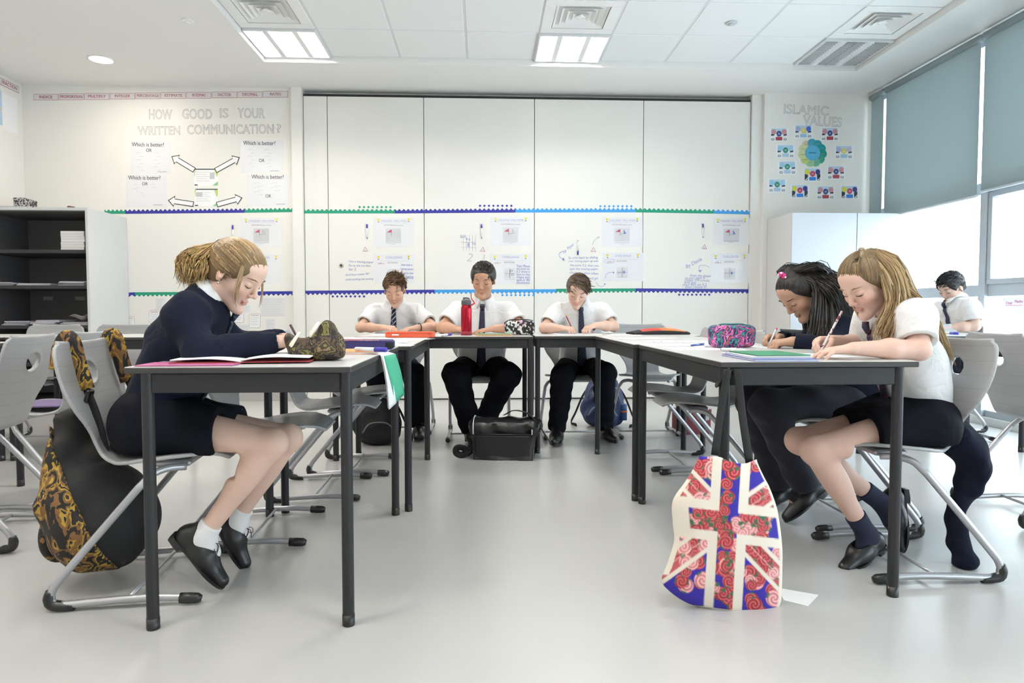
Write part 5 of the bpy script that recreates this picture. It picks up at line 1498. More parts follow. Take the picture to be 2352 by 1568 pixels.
# --- sheets and books
def sheet(label, pts, z=.7305, m=None, t=.0006, name='paper_sheet', group='loose paper sheets', px=True, lift=None):
    """a sheet lying flat; corners given by where they lie on the table"""
    P4 = [at_z(x, y, z) for x, y in pts] if px else [np.array((x, y, z)) for x, y in pts]
    c = sum(P4)/len(P4); b = MB(); ps = [tuple((p-c)[:2]) for p in P4]
    area = sum(ps[i][0]*ps[(i+1) % len(ps)][1]-ps[(i+1) % len(ps)][0]*ps[i][1] for i in range(len(ps)))
    if area < 0: ps = ps[::-1]
    b.prism(ps, 0, t); o = b.build(name, m or M_paper); o.location = (c[0], c[1], z); tag(o, label, 'paper', group); return o
def rsheet(label, cx, cy, rz, w=.21, h=.297, z=.7305, m=None, t=.0006, name='paper_sheet', cat='paper', group='loose paper sheets', lines=0):
    b = MB(); b.box(-w/2, w/2, -h/2, h/2, 0, t); 
    o = b.build(name, m or M_paper); o.location = (cx, cy, z); o.rotation_euler = (0, 0, rz); tag(o, label, cat, group)
    if lines:
        k = MB()
        for i in range(lines):
            y = h*.42-h*.84*i/max(1, lines-1); k.box(-w*.4, -w*.4+w*.8*rnd.uniform(.4, 1), y-.0012, y+.0012, t, t+.0002)
        k.build('writing', mat('ink_blue', (.06, .08, .35), .7), o)
    return o
def book(label, cx, cy, rz, w, h, t, z, m, group=None, name='exercise_book', pages=True):
    r = thing(name, label, 'book', (cx, cy, z), rz, group)
    b = MB(); b.bbox(-w/2, w/2, -h/2, h/2, 0, .0012, .0004); b.build('back_cover', m, r)
    b = MB(); b.box(-w/2+.003, w/2-.003, -h/2+.003, h/2-.003, .0012, t-.0012); b.build('pages', M_paper, r)
    b = MB(); b.bbox(-w/2, w/2, -h/2, h/2, t-.0012, t, .0004); b.build('front_cover', m, r)
    return r
def pen(label, a, b, r, m, cap=None, capm=None, tipm=None, name='pen', cat='pen', capfrac=.35, group=None):
    a, b = np.array(a, float), np.array(b, float); d = b-a
    o = world_thing(name, label, cat, tuple(a), group)
    k = MB(); k.smooth = True; s = 1-capfrac if cap else 1
    k.tube([a+d*.06, a+d*s], r, 10); wpart(k, 'barrel', m, o)
    k = MB(); k.smooth = True; k.tube([a, a+d*.06], [r*.25, r*.9], 10); wpart(k, 'tip', tipm or m, o)
    if cap:
        k = MB(); k.smooth = True; k.tube([a+d*s, a+d*.99, b], [r*1.15, r*1.15, r*.8], 10); wpart(k, 'cap', capm, o)
    return o
M_markw = mat('marker_white', (.82, .82, .84), .35); M_markb = mat('marker_blue', (.05, .04, .42), .4)
TZ = .7302
# left arm: girl's things
book('magenta exercise book lying flat under the open book', -.82, 1.965, .03, .26, .13, .0035, TZ, mat('magenta_cover', (.45, .10, .25), .6))
def open_book(label, cx, cy, rz, w, h, z):
    r = thing('open_book', label, 'book', (cx, cy, z), rz)
    for s in (-1, 1):
        b = MB(); b.smooth = True
        b.grid(lambda u, v: (s*(u*w), (v-.5)*h*s, .004+.014*math.sin(min(1, u*1.6)*PI*.5)*(1-u*.55)+(.004 if s > 0 else 0)), 12, 2, .003 if s > 0 else .003); b.build('page_block', M_paper, r)
        b = MB(); b.bbox(min(0, s*(w+.003)), max(0, s*(w+.003)), -h/2-.003, h/2+.003, 0, .0015, .0005); b.build('cover', mat('red_cover', (.40, .05, .06), .6), r)
        k = MB()
        for i in range(9):
            y = h*.40-h*.8*i/8; k.box(s*w*.18 if s > 0 else -w*.9, s*w*.9 if s > 0 else -w*.18, y-.001, y+.001, .0135, .0139)
    return r
open_book('open exercise book with curled pages under the navy-jumper girl\'s arm', -.705, 2.10, .12, .19, .24, TZ+.004)
rsheet('white sheet under the navy-jumper girl\'s far hand', -.62, 2.40, .3, lines=8)
def camo_case():
    c = at_z(716, 828, .73); c = np.array((c[0], c[1]+.02, .73)); r = world_thing('pencil_case', 'camouflage pencil case standing open, white zip pulls', 'pencil case', tuple(c))
    g = Grid(c+(-.12, -.08, -.005), c+(.12, .09, .16), .004); bp = wob(.006, ((60, 50, 40), .3), ((-80, 30, 70), 1), ((40, 90, -50), 2))
    g.cone(c+(-.03, 0, .030), c+(.055, 0, .034), .036, .046, .03, flat=((0, 1, 0), 1.2), bump=bp)
    g.cone(c+(.035, 0, .05), c+(.045, 0, .092), .040, .030, .03, bump=bp); g.cone(c+(-.045, 0, .03), c+(-.075, 0, .072), .024, .014, .03, flat=((0, 1, 0), 1.6), bump=bp)
    g.cutcone(c+(-.05, .0, .10), c+(.015, 0, .125), .03, .02, .01); g.plane_cut(c+(0, 0, .0015), (0, 0, -1), k=.01)
    wpart(g.mesh('body', M_camo), 'body', None, r)
    for x, z in ((-.045, .065), (.012, .095)):
        b = MB(); b.smooth = True; b.tube(catmull([c+(x+.012, -.030, z+.022), c+(x+.004, -.045, z+.005), c+(x-.012, -.046, z-.02)], 4), [.005, .006, .006, .006, .007, .007, .008, .008, .007], 8, flat=(1, .6)); wpart(b, 'zip_pull', mat('cream_pull', (.8, .74, .62), .4), r)
camo_case()
def tablet_sleeve():
    c = at_z(850, 790, .73); r = thing('tablet_sleeve', 'navy and purple padded tablet sleeve on the table edge', 'sleeve', (-.50, 2.80, .7302), .08)
    b = MB(); b.prism(rrect(-.14, .14, -.10, .10, .03), .004, .030); b.prism(rrect(-.134, .134, -.094, .094, .026), .0, .034); smooth_angle(b.build('body', mat('navy_neoprene', (.035, .03, .13), .8), r), 35)
    b = MB(); b.prism(rrect(-.11, .08, -.075, .085, .03), .034, .0355); b.build('print', ramp_mat('purple_print', [(0, (.16, .02, .06)), (.45, (.25, .05, .10)), (.55, (.30, .22, .25)), (.62, (.10, .05, .16))], 'noise', 14), r)
    b = MB(); b.prism(rrect(.09, .1415, -.1015, -.02, .028), .006, .028); b.build('corner_patch', M_blackcloth, r)
tablet_sleeve()
pen('white board marker with a blue cap lying on the orange folder', at_z(813, 801, .748), at_z(888, 803, .748), .0075, M_markw, True, M_markb, name='marker', cat='marker')
book('orange folder between the camouflage case and the tablet sleeve', -.475, 2.52, .0, .22, .20, .009, TZ, mat('orange_card', (.85, .36, .12), .6), name='folder')
def green_book():
    r = world_thing('exercise_book', 'green exercise book hanging open over the table edge', 'book', (-.36, 2.50, .70))
    Yg = 2.46
    A = [at_y(x, y, Y) for x, y, Y in ((880, 818, Yg-.06), (907, 812, Yg+.06), (928, 906, Yg+.06), (905, 928, Yg-.04))]
    b = MB(); b.smooth = True
    def fn(u, v): return (A[0]*(1-u)+A[1]*u)*(1-v)+(A[3]*(1-u)+A[2]*u)*v+np.array((.012*math.sin(v*PI)*.5, 0, 0))
    b.grid(fn, 4, 10, .002); wpart(b, 'cover', mat('green_card', (.06, .42, .25), .6), r)
    Bq = [at_y(x, y, Y) for x, y, Y in ((878, 818, Yg-.075), (886, 818, Yg-.03), (910, 925, Yg-.035), (893, 941, Yg-.07))]
    for k in range(3):
        b = MB(); b.smooth = True
        b.grid(lambda u, v: (Bq[0]*(1-u)+Bq[1]*u)*(1-v)+(Bq[3]*(1-u)+Bq[2]*u)*v+np.array((-.003*k+.004*math.sin(v*PI), .008*k*v, .002*k)), 3, 10, .0012); wpart(b, 'page', M_paper, r)
    b = MB(); b.smooth = True; b.grid(lambda u, v: (A[0]*(1-u)+A[1]*u)*(1-v)+np.array((-.43, 2.52+(u-.5)*.16, .7335))*v+np.array((0, 0, .006*math.sin(v*PI))), 4, 8, .0012); wpart(b, 'page', M_paper, r)
green_book()
# sheets scattered along the left arm and the boys' tables
for i, (x, y, a) in enumerate(((-.45, 3.12, .4), (-.66, 3.22, -.2), (-.48, 3.42, .1), (-.42, 3.70, -.5), (-.62, 3.80, .3))):
    rsheet(['white worksheet touching the tablet sleeve', 'white worksheet beside the one touching the tablet sleeve', 'white worksheet midway between the tablet sleeve and the flat orange case', 'white worksheet askew near the table edge by the flat orange case', 'white worksheet on the sitters\' side by the flat orange case'][i], x, y, a, z=TZ+.0007*(i % 3), lines=7, group='worksheets on the second table')
def orange_case():
    c = at_z(955, 770, .73); r = thing('pencil_case', 'flat glossy orange pencil case by the tousled boy\'s hands', 'pencil case', (c[0], 4.02, .7302), -.05)
    b = MB(); b.prism(rrect(-.145, .145, -.045, .045, .03), .003, .030); b.prism(rrect(-.14, .14, -.04, .04, .026), 0, .034); smooth_angle(b.build('body', mat('orange_plastic', (.85, .13, .05), .28, coat=.4), r), 35)
    b = MB(); b.box(-.10, -.06, -.0462, -.045, .012, .020); b.build('sticker', M_paper, r)
    b = MB(); b.smooth = True; b.tube([(-.13, -.046, .024), (.13, -.046, .024)], .0014, 5); b.build('zip', mat('orange_zip', (.5, .06, .03), .5), r)
orange_case()
pen('white marker with a blue cap beside the flat orange pencil case', at_z(1014, 770, .738), at_z(1036, 767, .738), .007, M_markw, True, M_markb, name='marker', cat='marker', capfrac=.4)
for i, (x, y, a) in enumerate(((-.62, 4.52, .25), (-.30, 4.45, -.3), (.06, 4.52, .15))):
    rsheet(['white sheet under the tousled boy\'s hands', 'white sheet between the tousled boy and the red bottle', 'white sheet under the hands of the boy behind the bottle'][i], x, y, a, z=TZ+.0003*i, lines=7)
def bottle():
    c = at_z(1071, 770, .73); r = thing('drink_bottle', 'metallic red drink bottle with grey lid', 'bottle', (c[0], 4.36, .73))
    red = mat('red_metal', (.42, .012, .03), .22, metal=.75)
    b = MB(); b.smooth = True; b.lathe([(.034, .0), (.036, .004), (.036, .022), (.0345, .024)], 28); b.build('foot_ring', mat('red_rubber', (.30, .02, .04), .5), r)
    b = MB(); b.smooth = True; b.lathe([(.0335, .022), (.0345, .026), (.0345, .165), (.033, .178), (.0285, .190), (.028, .196)], 28); b.build('body', red, r)
    b = MB(); b.smooth = True; b.lathe([(.031, .192), (.032, .195), (.032, .212), (.030, .222), (.022, .229), (.004, .231)], 28); b.build('lid', mat('grey_lid', (.075, .078, .085), .5), r)
    b = MB(); b.smooth = True; b.tube(catmull([(-.006, 0, .225), (-.02, .0, .236), (.012, 0, .236), (.02, 0, .226)], 4), .0045, 8); b.build('lid_loop', mat('grey_lid'), r)
    p = world_thing('straw', 'red bent straw behind the red bottle', 'straw', (c[0]+.02, 4.42, .9)) if False else None
    b = MB(); b.smooth = True; b.tube(catmull([(.052, .05, .205), (.036, .05, .228), (.030, .05, .245), (.031, .05, .268)], 4), .006, 8, flat=(1, .5)); 
    b.tube([(.052, .05, .205), (.03, .03, .19)], .005, 8); b.build('strap_loop', mat('red_strap', (.6, .015, .03), .5), r)
bottle()
def spiral():
    r = thing('spiral_notebook', 'spiral notebook with orange and green covers beside the red bottle', 'notebook', (.075, 4.27, .7302), .06)
    b = MB(); b.bbox(-.115, .115, -.06, .07, 0, .003, .0005); b.build('back_cover', mat('orange_cover', (.72, .33, .08), .6), r)
    b = MB(); b.box(-.112, .112, -.052, .067, .003, .011); b.build('pages', mat('cream_pages', (.75, .66, .40), .8), r)
    b = MB(); b.bbox(-.115, .115, -.05, .07, .011, .013, .0005); b.build('front_cover', mat('green_cover', (.18, .42, .25), .6), r)
    for k in range(24):
        b = MB() if k == 0 else b
        x = -.108+.216*k/23; b.smooth = True; b.tube([(x+.0, -.054+.0065*math.cos(q), .007+.0075*math.sin(q)) for q in np.linspace(0, 2*PI, 9)], .0011, 4, caps=False)
    o = b.build('wire_binding', mat('dark_wire', (.06, .06, .06), .3, metal=.8), r); o['kind'] = 'stuff'
spiral()
def soft_case(label, loc, rz, w, h, d, m, trim, side=None):
    r = thing('pencil_case', label, 'pencil case', loc, rz)
    g = Grid((-w/2-.02, -d/2-.02, -.005), (w/2+.02, d/2+.02, h+.02), .004); bp = wob(.003, ((50, 40, 30), .2), ((-60, 20, 50), 1.))
    ry = min(d, h)/2
    g.put(lambda X, Y, Z: (np.maximum(np.abs(X)-w/2+.018, 0)**2+np.maximum(np.abs(Y)-d/2+.022, 0)**2+np.maximum(np.abs(Z-h/2)-h/2+.022, 0)**2)**.5-.020+bp(X, Y, Z), (-w/2, -d/2, 0), (w/2, d/2, h), 0)
    g.plane_cut((0, 0, .0008), (0, 0, -1)); new_obj('body', g.mesh('body', m), None, r)
    b = MB(); b.smooth = True; b.tube(catmull([(-w/2+.004, 0, h*.35), (-w/2+.012, 0, h*.8), (-w/2+.03, 0, h+.001), (0, 0, h+.003), (w/2-.03, 0, h+.001), (w/2-.012, 0, h*.8), (w/2-.004, 0, h*.35)], 5), .0035, 6); b.build('zip', trim, r)
    for s in (-1, 1):
        b = MB(); b.smooth = True; b.tube(catmull([(s*(w/2-.012), -d/2+.006, .02), (s*(w/2-.008), -d/2+.004, h*.55), (s*(w/2-.014), -d/2+.022, h-.006), (s*(w/2-.014), d/2-.022, h-.006), (s*(w/2-.008), d/2-.004, h*.55)], 5), .0028, 6); b.build('piping', trim, r)
    b = MB(); b.smooth = True; b.tube(catmull([(w/2-.03, -.004, h+.004), (w/2-.012, -.012, h+.002), (w/2+.002, -.016, h*.75)], 4), .004, 6, flat=(1, .5)); b.build('zip_pull', M_steel, r)
    return r
M_chk = ramp_mat('black_white_print', [(0, (.012, .012, .012)), (.45, (.72, .70, .68)), (.70, (.02, .02, .02)), (.82, (.55, .30, .45))], 'cell', 70, rough=.7)
c_ = at_z(1196, 771, .73)
soft_case('black and white mosaic-print pencil case beside the spiral notebook', (c_[0], 4.38, .7302), -.03, .19, .095, .08, M_chk, M_blackcloth)
M_flor = ramp_mat('purple_floral', [(0, (.03, .02, .09)), (.40, (.05, .32, .30)), (.46, (.04, .02, .10)), (.52, (.62, .08, .34)), (.575, (.75, .30, .55)), (.61, (.05, .03, .12)), (.68, (.55, .14, .08))], 'noise', 30, 2, .8, .65)
c_ = at_z(1692, 800, .73)
soft_case('purple floral pencil case with teal piping on the girls\' table', (c_[0], c_[1]+.06, .7302), .25, .175, .095, .10, M_flor, mat('teal_trim', (.03, .22, .22), .6))
# boys' right table
rsheet('white pad of paper under the red pencil', .62, 4.50, .1, .30, .22, TZ, t=.004, name='writing_pad', lines=8, group='writing pads')
rsheet('white sheet beyond the writing pad, beside the orange and black folder', .93, 4.40, -.3, z=TZ, lines=6)
def zip_folder():
    c = at_z(1500, 766, .73); r = thing('document_pouch', 'orange, red and black zipped pouch lying on the boys\' table', 'pouch', (c[0], 4.50, .7302), .05)
    b = MB(); b.smooth = True
    def top(u, v): 
        x = (u-.5)*.38; y = (v-.5)*.20; return (x, y, .008+.034*math.sin(PI*min(1, max(0, u*.9+.02)))**.7*math.sin(PI*v)**.5)
    n = 18
    b.grid(top, n, 10, .004); me = b.mesh('body', [M_blackcloth, mat('orange_nylon', (.80, .20, .05), .6), mat('red_nylon', (.62, .05, .03), .6)])
    mi = []
    for p in me.polygons:
        x, y = p.center.x, p.center.y
        mi.append(0 if (x < -.13 or abs(y) > .088 or x > .175) else (2 if x < -.02-y*.4 else 1))
    me.polygons.foreach_set('material_index', mi); new_obj('body', me, None, r)
    b = MB(); b.prism(rrect(-.192, .192, -.102, .102, .02), 0, .009); b.build('base', M_blackcloth, r)
    b = MB(); b.smooth = True; b.tube(catmull([(.02, -.07, .044), (.06, .0, .05), (.15, .05, .034)], 5), .0018, 5); b.build('zip', mat('pale_orange', (.8, .45, .3), .6), r)
zip_folder()
# girls' arm
for i, (x, y, a, lab) in enumerate(((.88, 3.05, .15, 'white worksheet beside the floral case, blue pen on it'), (.98, 3.35, -.25, 'white worksheet on the empty girls\' table, nearer the floral case'), (.90, 3.75, .3, 'white worksheet on the empty girls\' table, nearer the boys'), (.90, 2.72, -.1, 'white worksheet in front of the floral case'),
                                     (1.06, 2.83, .1, 'white sheet under the black-haired girl\'s hands'), (1.09, 2.28, .05, 'white sheet under the fair-haired girl\'s hands'))):
    rsheet(lab, x, y, a+PI/2, z=TZ+.0003*(i % 3), lines=8)
pen('clear blue ballpoint on the worksheet behind the floral case', at_z(1586, 793, .735), at_z(1618, 790, .735), .004, mat('blue_plastic', (.05, .14, .5), .3), True, mat('blue_plastic2', (.06, .1, .4), .3))
pen('white glue stick beside the blue ballpoint', at_z(1618, 792, .740), at_z(1646, 793, .740), .009, M_markw, True, mat('cap_white', (.7, .7, .72), .4), name='glue_stick', cat='glue stick')
b_ = book('blue plastic folder at the bottom of the stack by the tote bag', .915, 2.15, .02, .20, .27, .007, TZ, mat('blue_cover', (.06, .10, .42), .4), 'books stacked by the tote bag', 'folder')
book('white exercise book in the middle of the stack by the tote bag', .915, 2.16, -.03, .19, .25, .006, TZ+.0071, mat('pale_cover', (.70, .71, .76), .5), 'books stacked by the tote bag')
book('green exercise book on top of the stack by the tote bag', .925, 2.17, .03, .17, .23, .004, TZ+.0132, mat('green_book', (.03, .25, .12), .5), 'books stacked by the tote bag')
pen('white marker with a purple-blue tip lying behind the green exercise book', at_z(1655, 802, .737), at_z(1692, 803, .737), .007, M_markw, True, M_markw, M_markb, name='marker', cat='marker')
# far tables
for i, (x, y, a) in enumerate(((-2.55, 2.85, .3), (-2.68, 3.15, -.2), (-2.5, 3.3, .1))):
    rsheet(['bottom loose paper on the table by the shelves', 'middle loose paper on the table by the shelves', 'top loose paper on the table by the shelves'][i], x, y, a, z=TZ+.0005*i, group='papers on the table by the shelves')
rsheet('white sheet on the table by the windows', 2.95, 4.40, .2, z=TZ)
pen('white marker with a dark blue cap on the table by the windows', at_z(2170, 764, .738), at_z(2199, 766, .738), .009, M_markw, True, M_markb, name='marker', cat='marker', capfrac=.5)
rsheet('white sheet in front of the lone boy', 3.13, 5.10, PI/2, z=TZ, lines=6)
# papers on the empty chair seat on the left
rsheet('purple papers left on the seat of an empty chair', -2.02, 3.25, .2, .2, .26, .452, mat('purple_paper', (.16, .12, .24), .7), .006, 'paper_pile', group='papers on a seat')
# floor paper
sheet('torn white paper scrap on the floor beside the tote bag', ((1788, 1350), (1880, 1366), (1856, 1392), (1800, 1378)), .0005, name='paper_scrap', group='paper scraps')

# --- pencils in hands
def held(B, i, label, m, length=.165, r=.0038, tipm=None, cap=None, capm=None, lean=(0, 0, 0), z=.732, name='pencil', cat='pencil'):
    gp, d, nrm, t = B.grips[i]; gp = np.array(gp); up = unit(np.array((0, 0, 1.))*.85-d*.45+np.array(lean))
    tip = gp-up*max(.012, (gp[2]-z)/max(.2, up[2])); pen(label, tip, tip+up*length, r, m, cap, capm, tipm, name, cat, .08)
held(GA, 1, 'dark pencil in the hand of the navy-jumper girl', mat('pencil_dark', (.05, .02, .03), .4), .12, tipm=mat('wood', (.55, .38, .2), .6))
held(BT, 1, 'dark blue pen in the hand of the tousled boy', mat('pen_navy', (.02, .02, .12), .3), .12)
held(BB, 1, 'yellow pencil held by the boy behind the bottle', mat('pencil_yellow', (.62, .42, .10), .45), .15, tipm=mat('wood'))
held(BP, 1, 'dark red pencil with a yellow end held by the side-swept boy', mat('pencil_red', (.30, .012, .025), .4), .17, tipm=mat('wood'), cap=True, capm=mat('pencil_end', (.8, .5, .12), .5))
held(BW, 1, 'dark pen in the hand of the lone boy', mat('pen_navy'), .13)
held(GB, 1, 'white pencil with red hearts held by the fair-haired girl', ramp_mat('heart_print', [(0, (.8, .75, .75)), (.72, (.25, .03, .08))], 'cell', 160, rough=.4), .175, .0042, tipm=mat('wood'), lean=(.12, 0, .1))
held(GC, 1, 'white pen with a pink top held by the black-haired girl', M_markw, .10, cap=True, capm=mat('pink_cap', (.6, .1, .35), .4))

# --- shelves and cupboard
def shelves():
    X0, X1, Y0s, Y1s, Z1 = -4.37, -3.43, 6.14, 6.795, 1.785
    r = world_thing('open_shelf_unit', 'tall grey-white shelf unit with an open dark front against the back wall', 'shelf', ((X0+X1)/2, 6.45, 0))
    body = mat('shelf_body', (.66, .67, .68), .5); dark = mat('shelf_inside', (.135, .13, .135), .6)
    b = MB(); b.bbox(X1-.022, X1, Y0s, Y1s, 0, Z1-.025, .001); wpart(b, 'side_panel', body, r)
    b = MB(); b.bbox(X0, X0+.022, Y0s, Y1s, 0, Z1-.025, .001); wpart(b, 'side_panel', body, r)
    b = MB(); b.bbox(X0, X1, Y0s, Y1s, Z1-.025, Z1, .001); wpart(b, 'top_panel', body, r)
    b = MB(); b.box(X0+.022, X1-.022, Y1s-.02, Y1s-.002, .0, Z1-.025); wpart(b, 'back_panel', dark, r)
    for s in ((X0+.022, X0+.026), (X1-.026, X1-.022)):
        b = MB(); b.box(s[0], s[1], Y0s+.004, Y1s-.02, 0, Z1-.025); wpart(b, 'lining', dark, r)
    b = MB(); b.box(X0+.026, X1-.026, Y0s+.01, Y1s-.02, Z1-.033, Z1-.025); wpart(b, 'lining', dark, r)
    for z in (.10, .43, .76, 1.11, 1.42):
        b = MB(); b.bbox(X0+.026, X1-.026, Y0s+.012, Y1s-.02, z-.03, z, .001); wpart(b, 'shelf_board', mat('shelf_black', (.03, .03, .033), .6), r)
    for x0, x1, z in ((-4.22, -4.13, 1.07), (-3.92, -3.83, 1.07), (-3.72, -3.63, 1.07), (-4.22, -4.13, .72), (-3.95, -3.86, .72), (-3.72, -3.63, .72)):
        b = MB(); b.box(x0, x1, Y0s+.008, Y0s+.0118, z-.005, z+.028) if False else b.box(x0, x1, Y1s-.024, Y1s-.0205, z-.08, z-.045); wpart(b, 'shelf_label', mat('shelf_tag', (.32, .31, .31), .6), r)
    # paper stacks: each a thing
    for i in range(7):
        o = rsheet(['lowest', 'second', 'third', 'fourth', 'fifth', 'sixth', 'topmost'][i]+' white booklet of the neat stack on the top shelf', -3.58, 6.30, rnd.uniform(-.03, .03), .20, .26, 1.4205+.0235*i, mat('booklet_white', (.78, .76, .75), .7), .0225, 'booklet', 'booklet', 'booklets in the top shelf stack')
    for x, z, n, w, lab in ((-3.60, 1.1105, 4, .23, 'loose pile of papers at the open end of the second shelf'), (-3.93, 1.1105, 2, .27, 'thin pile of papers in mid second shelf'), (-4.22, 1.1105, 3, .2, 'pile of papers at the wall end of the second shelf'),
                            (-3.60, .7605, 3, .25, 'pile of papers at the open end of the third shelf'), (-3.86, .7605, 5, .2, 'pile of papers in mid third shelf'), (-4.10, .7605, 4, .21, 'pile of papers further in on the third shelf')):
        rr = thing('paper_pile', lab, 'papers', (x, 6.33, z), 0, 'paper piles on the shelves')
        for k in range(n):
            b = MB(); b.box(-w/2, w/2, -.13, .13, 0, .009); o = b.build('bundle', mat('paper_lilac', (.52, .50, .56), .7), rr); o.location = (rnd.uniform(-.02, .02), rnd.uniform(-.02, .02), .0092*k); o.rotation_euler = (0, 0, rnd.uniform(-.1, .1))
    b = MB(); b.smooth = True
    b.grid(lambda u, v: (-3.66+.20*u, 6.22+.22*v, .826+.05*u*u+.018*math.sin(u*7+v*5)+.012*math.cos(v*9)), 10, 10, .001); o = b.build('crumpled_paper', mat('paper_cream', (.60, .57, .52), .8)); tag(o, 'crumpled cream paper on top of the third-shelf pile', 'paper')
    # things on top
    q = thing('file_box', 'black and white speckled box on top of the shelf unit', 'box', (-4.03, 6.26, Z1+.012), .1)
    b = MB(); b.bbox(-.045, .045, -.10, .10, 0, .07, .002); b.build('body', ramp_mat('speckle', [(0, (.03, .03, .03)), (.5, (.5, .48, .47))], 'noise', 60, 3), q)
    b = MB(); b.bbox(-.047, .047, -.102, .102, .055, .072, .002); b.build('lid', mat('speckle'), q)
    b = MB(); b.bbox(-.34, .05, -.14, .12, 0, .012, .001); o = b.build('paper_ream', mat('ream', (.55, .54, .54), .7)); o.location = (-4.03, 6.30, Z1); tag(o, 'flat grey folder under the speckled box on the shelf unit', 'folder')
    q = thing('stapler', 'small brown stapler on top of the shelf unit', 'stapler', (-3.66, 6.3, Z1), .2); br = mat('brown_plastic', (.14, .06, .04), .4)
    b = MB(); b.bbox(-.03, .03, -.012, .012, 0, .010, .003); b.build('base', br, q); b = MB(); b.prism([(-.03, .012), (.03, .014), (.028, .030), (-.02, .036), (-.03, .026)], -.011, .011, 'y'); b.build('arm', br, q)
shelves()
def cupboard():
    X0, X1, Yf, Yb, Z1 = 2.845, 3.845, 6.19, 6.735, 1.79
    r = world_thing('cupboard', 'tall white two-door cupboard below the values display', 'cupboard', ((X0+X1)/2, 6.46, 0)); body = mat('cupboard_body', (.66, .65, .63), .5); door = mat('cupboard_door', (.58, .61, .65), .4)
    b = MB(); b.bbox(X0, X1, Yf+.02, Yb, .06, Z1, .002); wpart(b, 'body', body, r)
    b = MB(); b.box(X0+.02, X1-.02, Yf+.05, Yb-.02, 0, .06); wpart(b, 'plinth', M_base, r)
    xm = 3.345+.11
    for x0, x1, s in ((X0, xm-.003, 1), (xm+.003, X1, -1)):
        b = MB(); b.bbox(x0, x1, Yf, Yf+.019, .07, Z1-.002, .002); d_ = wpart(b, 'door', door, r)
        hx = xm-.04 if s > 0 else xm+.04
        h = MB(); h.smooth = True; h.tube(catmull([(hx, Yf, .95), (hx, Yf-.03, .955), (hx, Yf-.03, 1.075), (hx, Yf, 1.08)], 4), .005, 8); o = wpart(h, 'handle', M_steel, d_); o.matrix_parent_inverse = Matrix.Identity(4)
cupboard()

# ================================================================== wall displays
YW, YP, YQ = YB, YB+.02, YB-.06       # plain wall, partition panels, pier
def wk(px, py, Y): return float((at_y(px+1, py, Y)-at_y(px, py, Y))[0])
def F(root, name, pts, Y, layer, m, t=.0007):
    ps = []
    for x, y in pts: p = at_y(x, y, Y); ps.append((p[0], p[2]))
    ar = sum(ps[i][0]*ps[(i+1) % len(ps)][1]-ps[(i+1) % len(ps)][0]*ps[i][1] for i in range(len(ps)))
    if ar < 0: ps = ps[::-1]
    b = MB(); b.prism(ps, Y-.0008*layer-t, Y-.0008*layer, 'y')
    b.f = [tuple(reversed(f)) for f in b.f]
    return wpart(b, name, m, root)
def wall_thing(name, label, cat, px, py, Y, group=None):
    p = at_y(px, py, Y); return world_thing(name, label, cat, (p[0], Y, p[2]), group)
def T(root, s, px, py, Y, m, wpx=None, hpx=None, layer=3, size=.1, rot=0., outline=0., shear=0., align='CENTER', name='lettering', ext=.0003):
    p = at_y(px, py, Y); k = wk(px, py, Y)
    o = text(s, size, root, (p[0], Y-.0008*layer-.0008, p[2]), (math.radians(90), math.radians(-rot) if rot else 0, 0), m, align, outline, shear, name, ext=ext)
    o.matrix_parent_inverse = Matrix.Translation(-root.location)
    if wpx: o['_fw'] = wpx*k
    if hpx: o['_fh'] = hpx*k
    return o
def R4(x0, y0, x1, y1): return [(x0, y0), (x1, y0), (x1, y1), (x0, y1)]
def circ(cx, cy, r, n=18, ry=None): return [(cx+r*math.cos(2*PI*i/n), cy+(ry or r)*math.sin(2*PI*i/n)) for i in range(n)]
I_black = mat('print_black', (.02, .02, .022), .6); I_grey = mat('print_grey', (.30, .29, .30), .7); I_pale = mat('print_pale', (.55, .55, .58), .7)
I_red = mat('print_red', (.38, .045, .06), .6); I_blue = mat('pen_blue', (.24, .27, .58), .6); I_lav = mat('print_lavender', (.42, .44, .68), .7)
I_yel = mat('print_yellow', (.80, .70, .06), .6); I_white = mat('card_white', (.86, .86, .87), .45); I_lam = mat('laminated_sheet', (.80, .80, .83), .18)
I_pinkcard = mat('word_card', (.74, .70, .72), .4)

# --- word cards along the top of the wall
words = ['INDICE', 'PROPORTION', 'MULTIPLY', 'INTEGER', 'PERCENTAGE', 'ESTIMATE', 'BODMAS', 'FACTOR', 'DECIMAL', 'RATIO']
for i, w in enumerate(words):
    x0 = 77+58.6*i; x1 = x0+57; y0 = 215.8-.72*i; y1 = y0+14.4
    r = wall_thing('word_card', 'word card reading %s in the row under the ceiling' % w.capitalize(), 'card', (x0+x1)/2, y1, YW, 'word cards under the ceiling')
    F(r, 'frame', R4(x0, y0, x1, y1), YW, 0, I_red); F(r, 'card', R4(x0+.7, y0+.7, x1-.7, y1-.7), YW, 1, I_pinkcard)
    T(r, w, (x0+x1)/2, (y0+y1)/2+.2, YW, I_red, min(54, len(w)*5.0+ (0 if len(w) > 8 else 0)), 6.6)
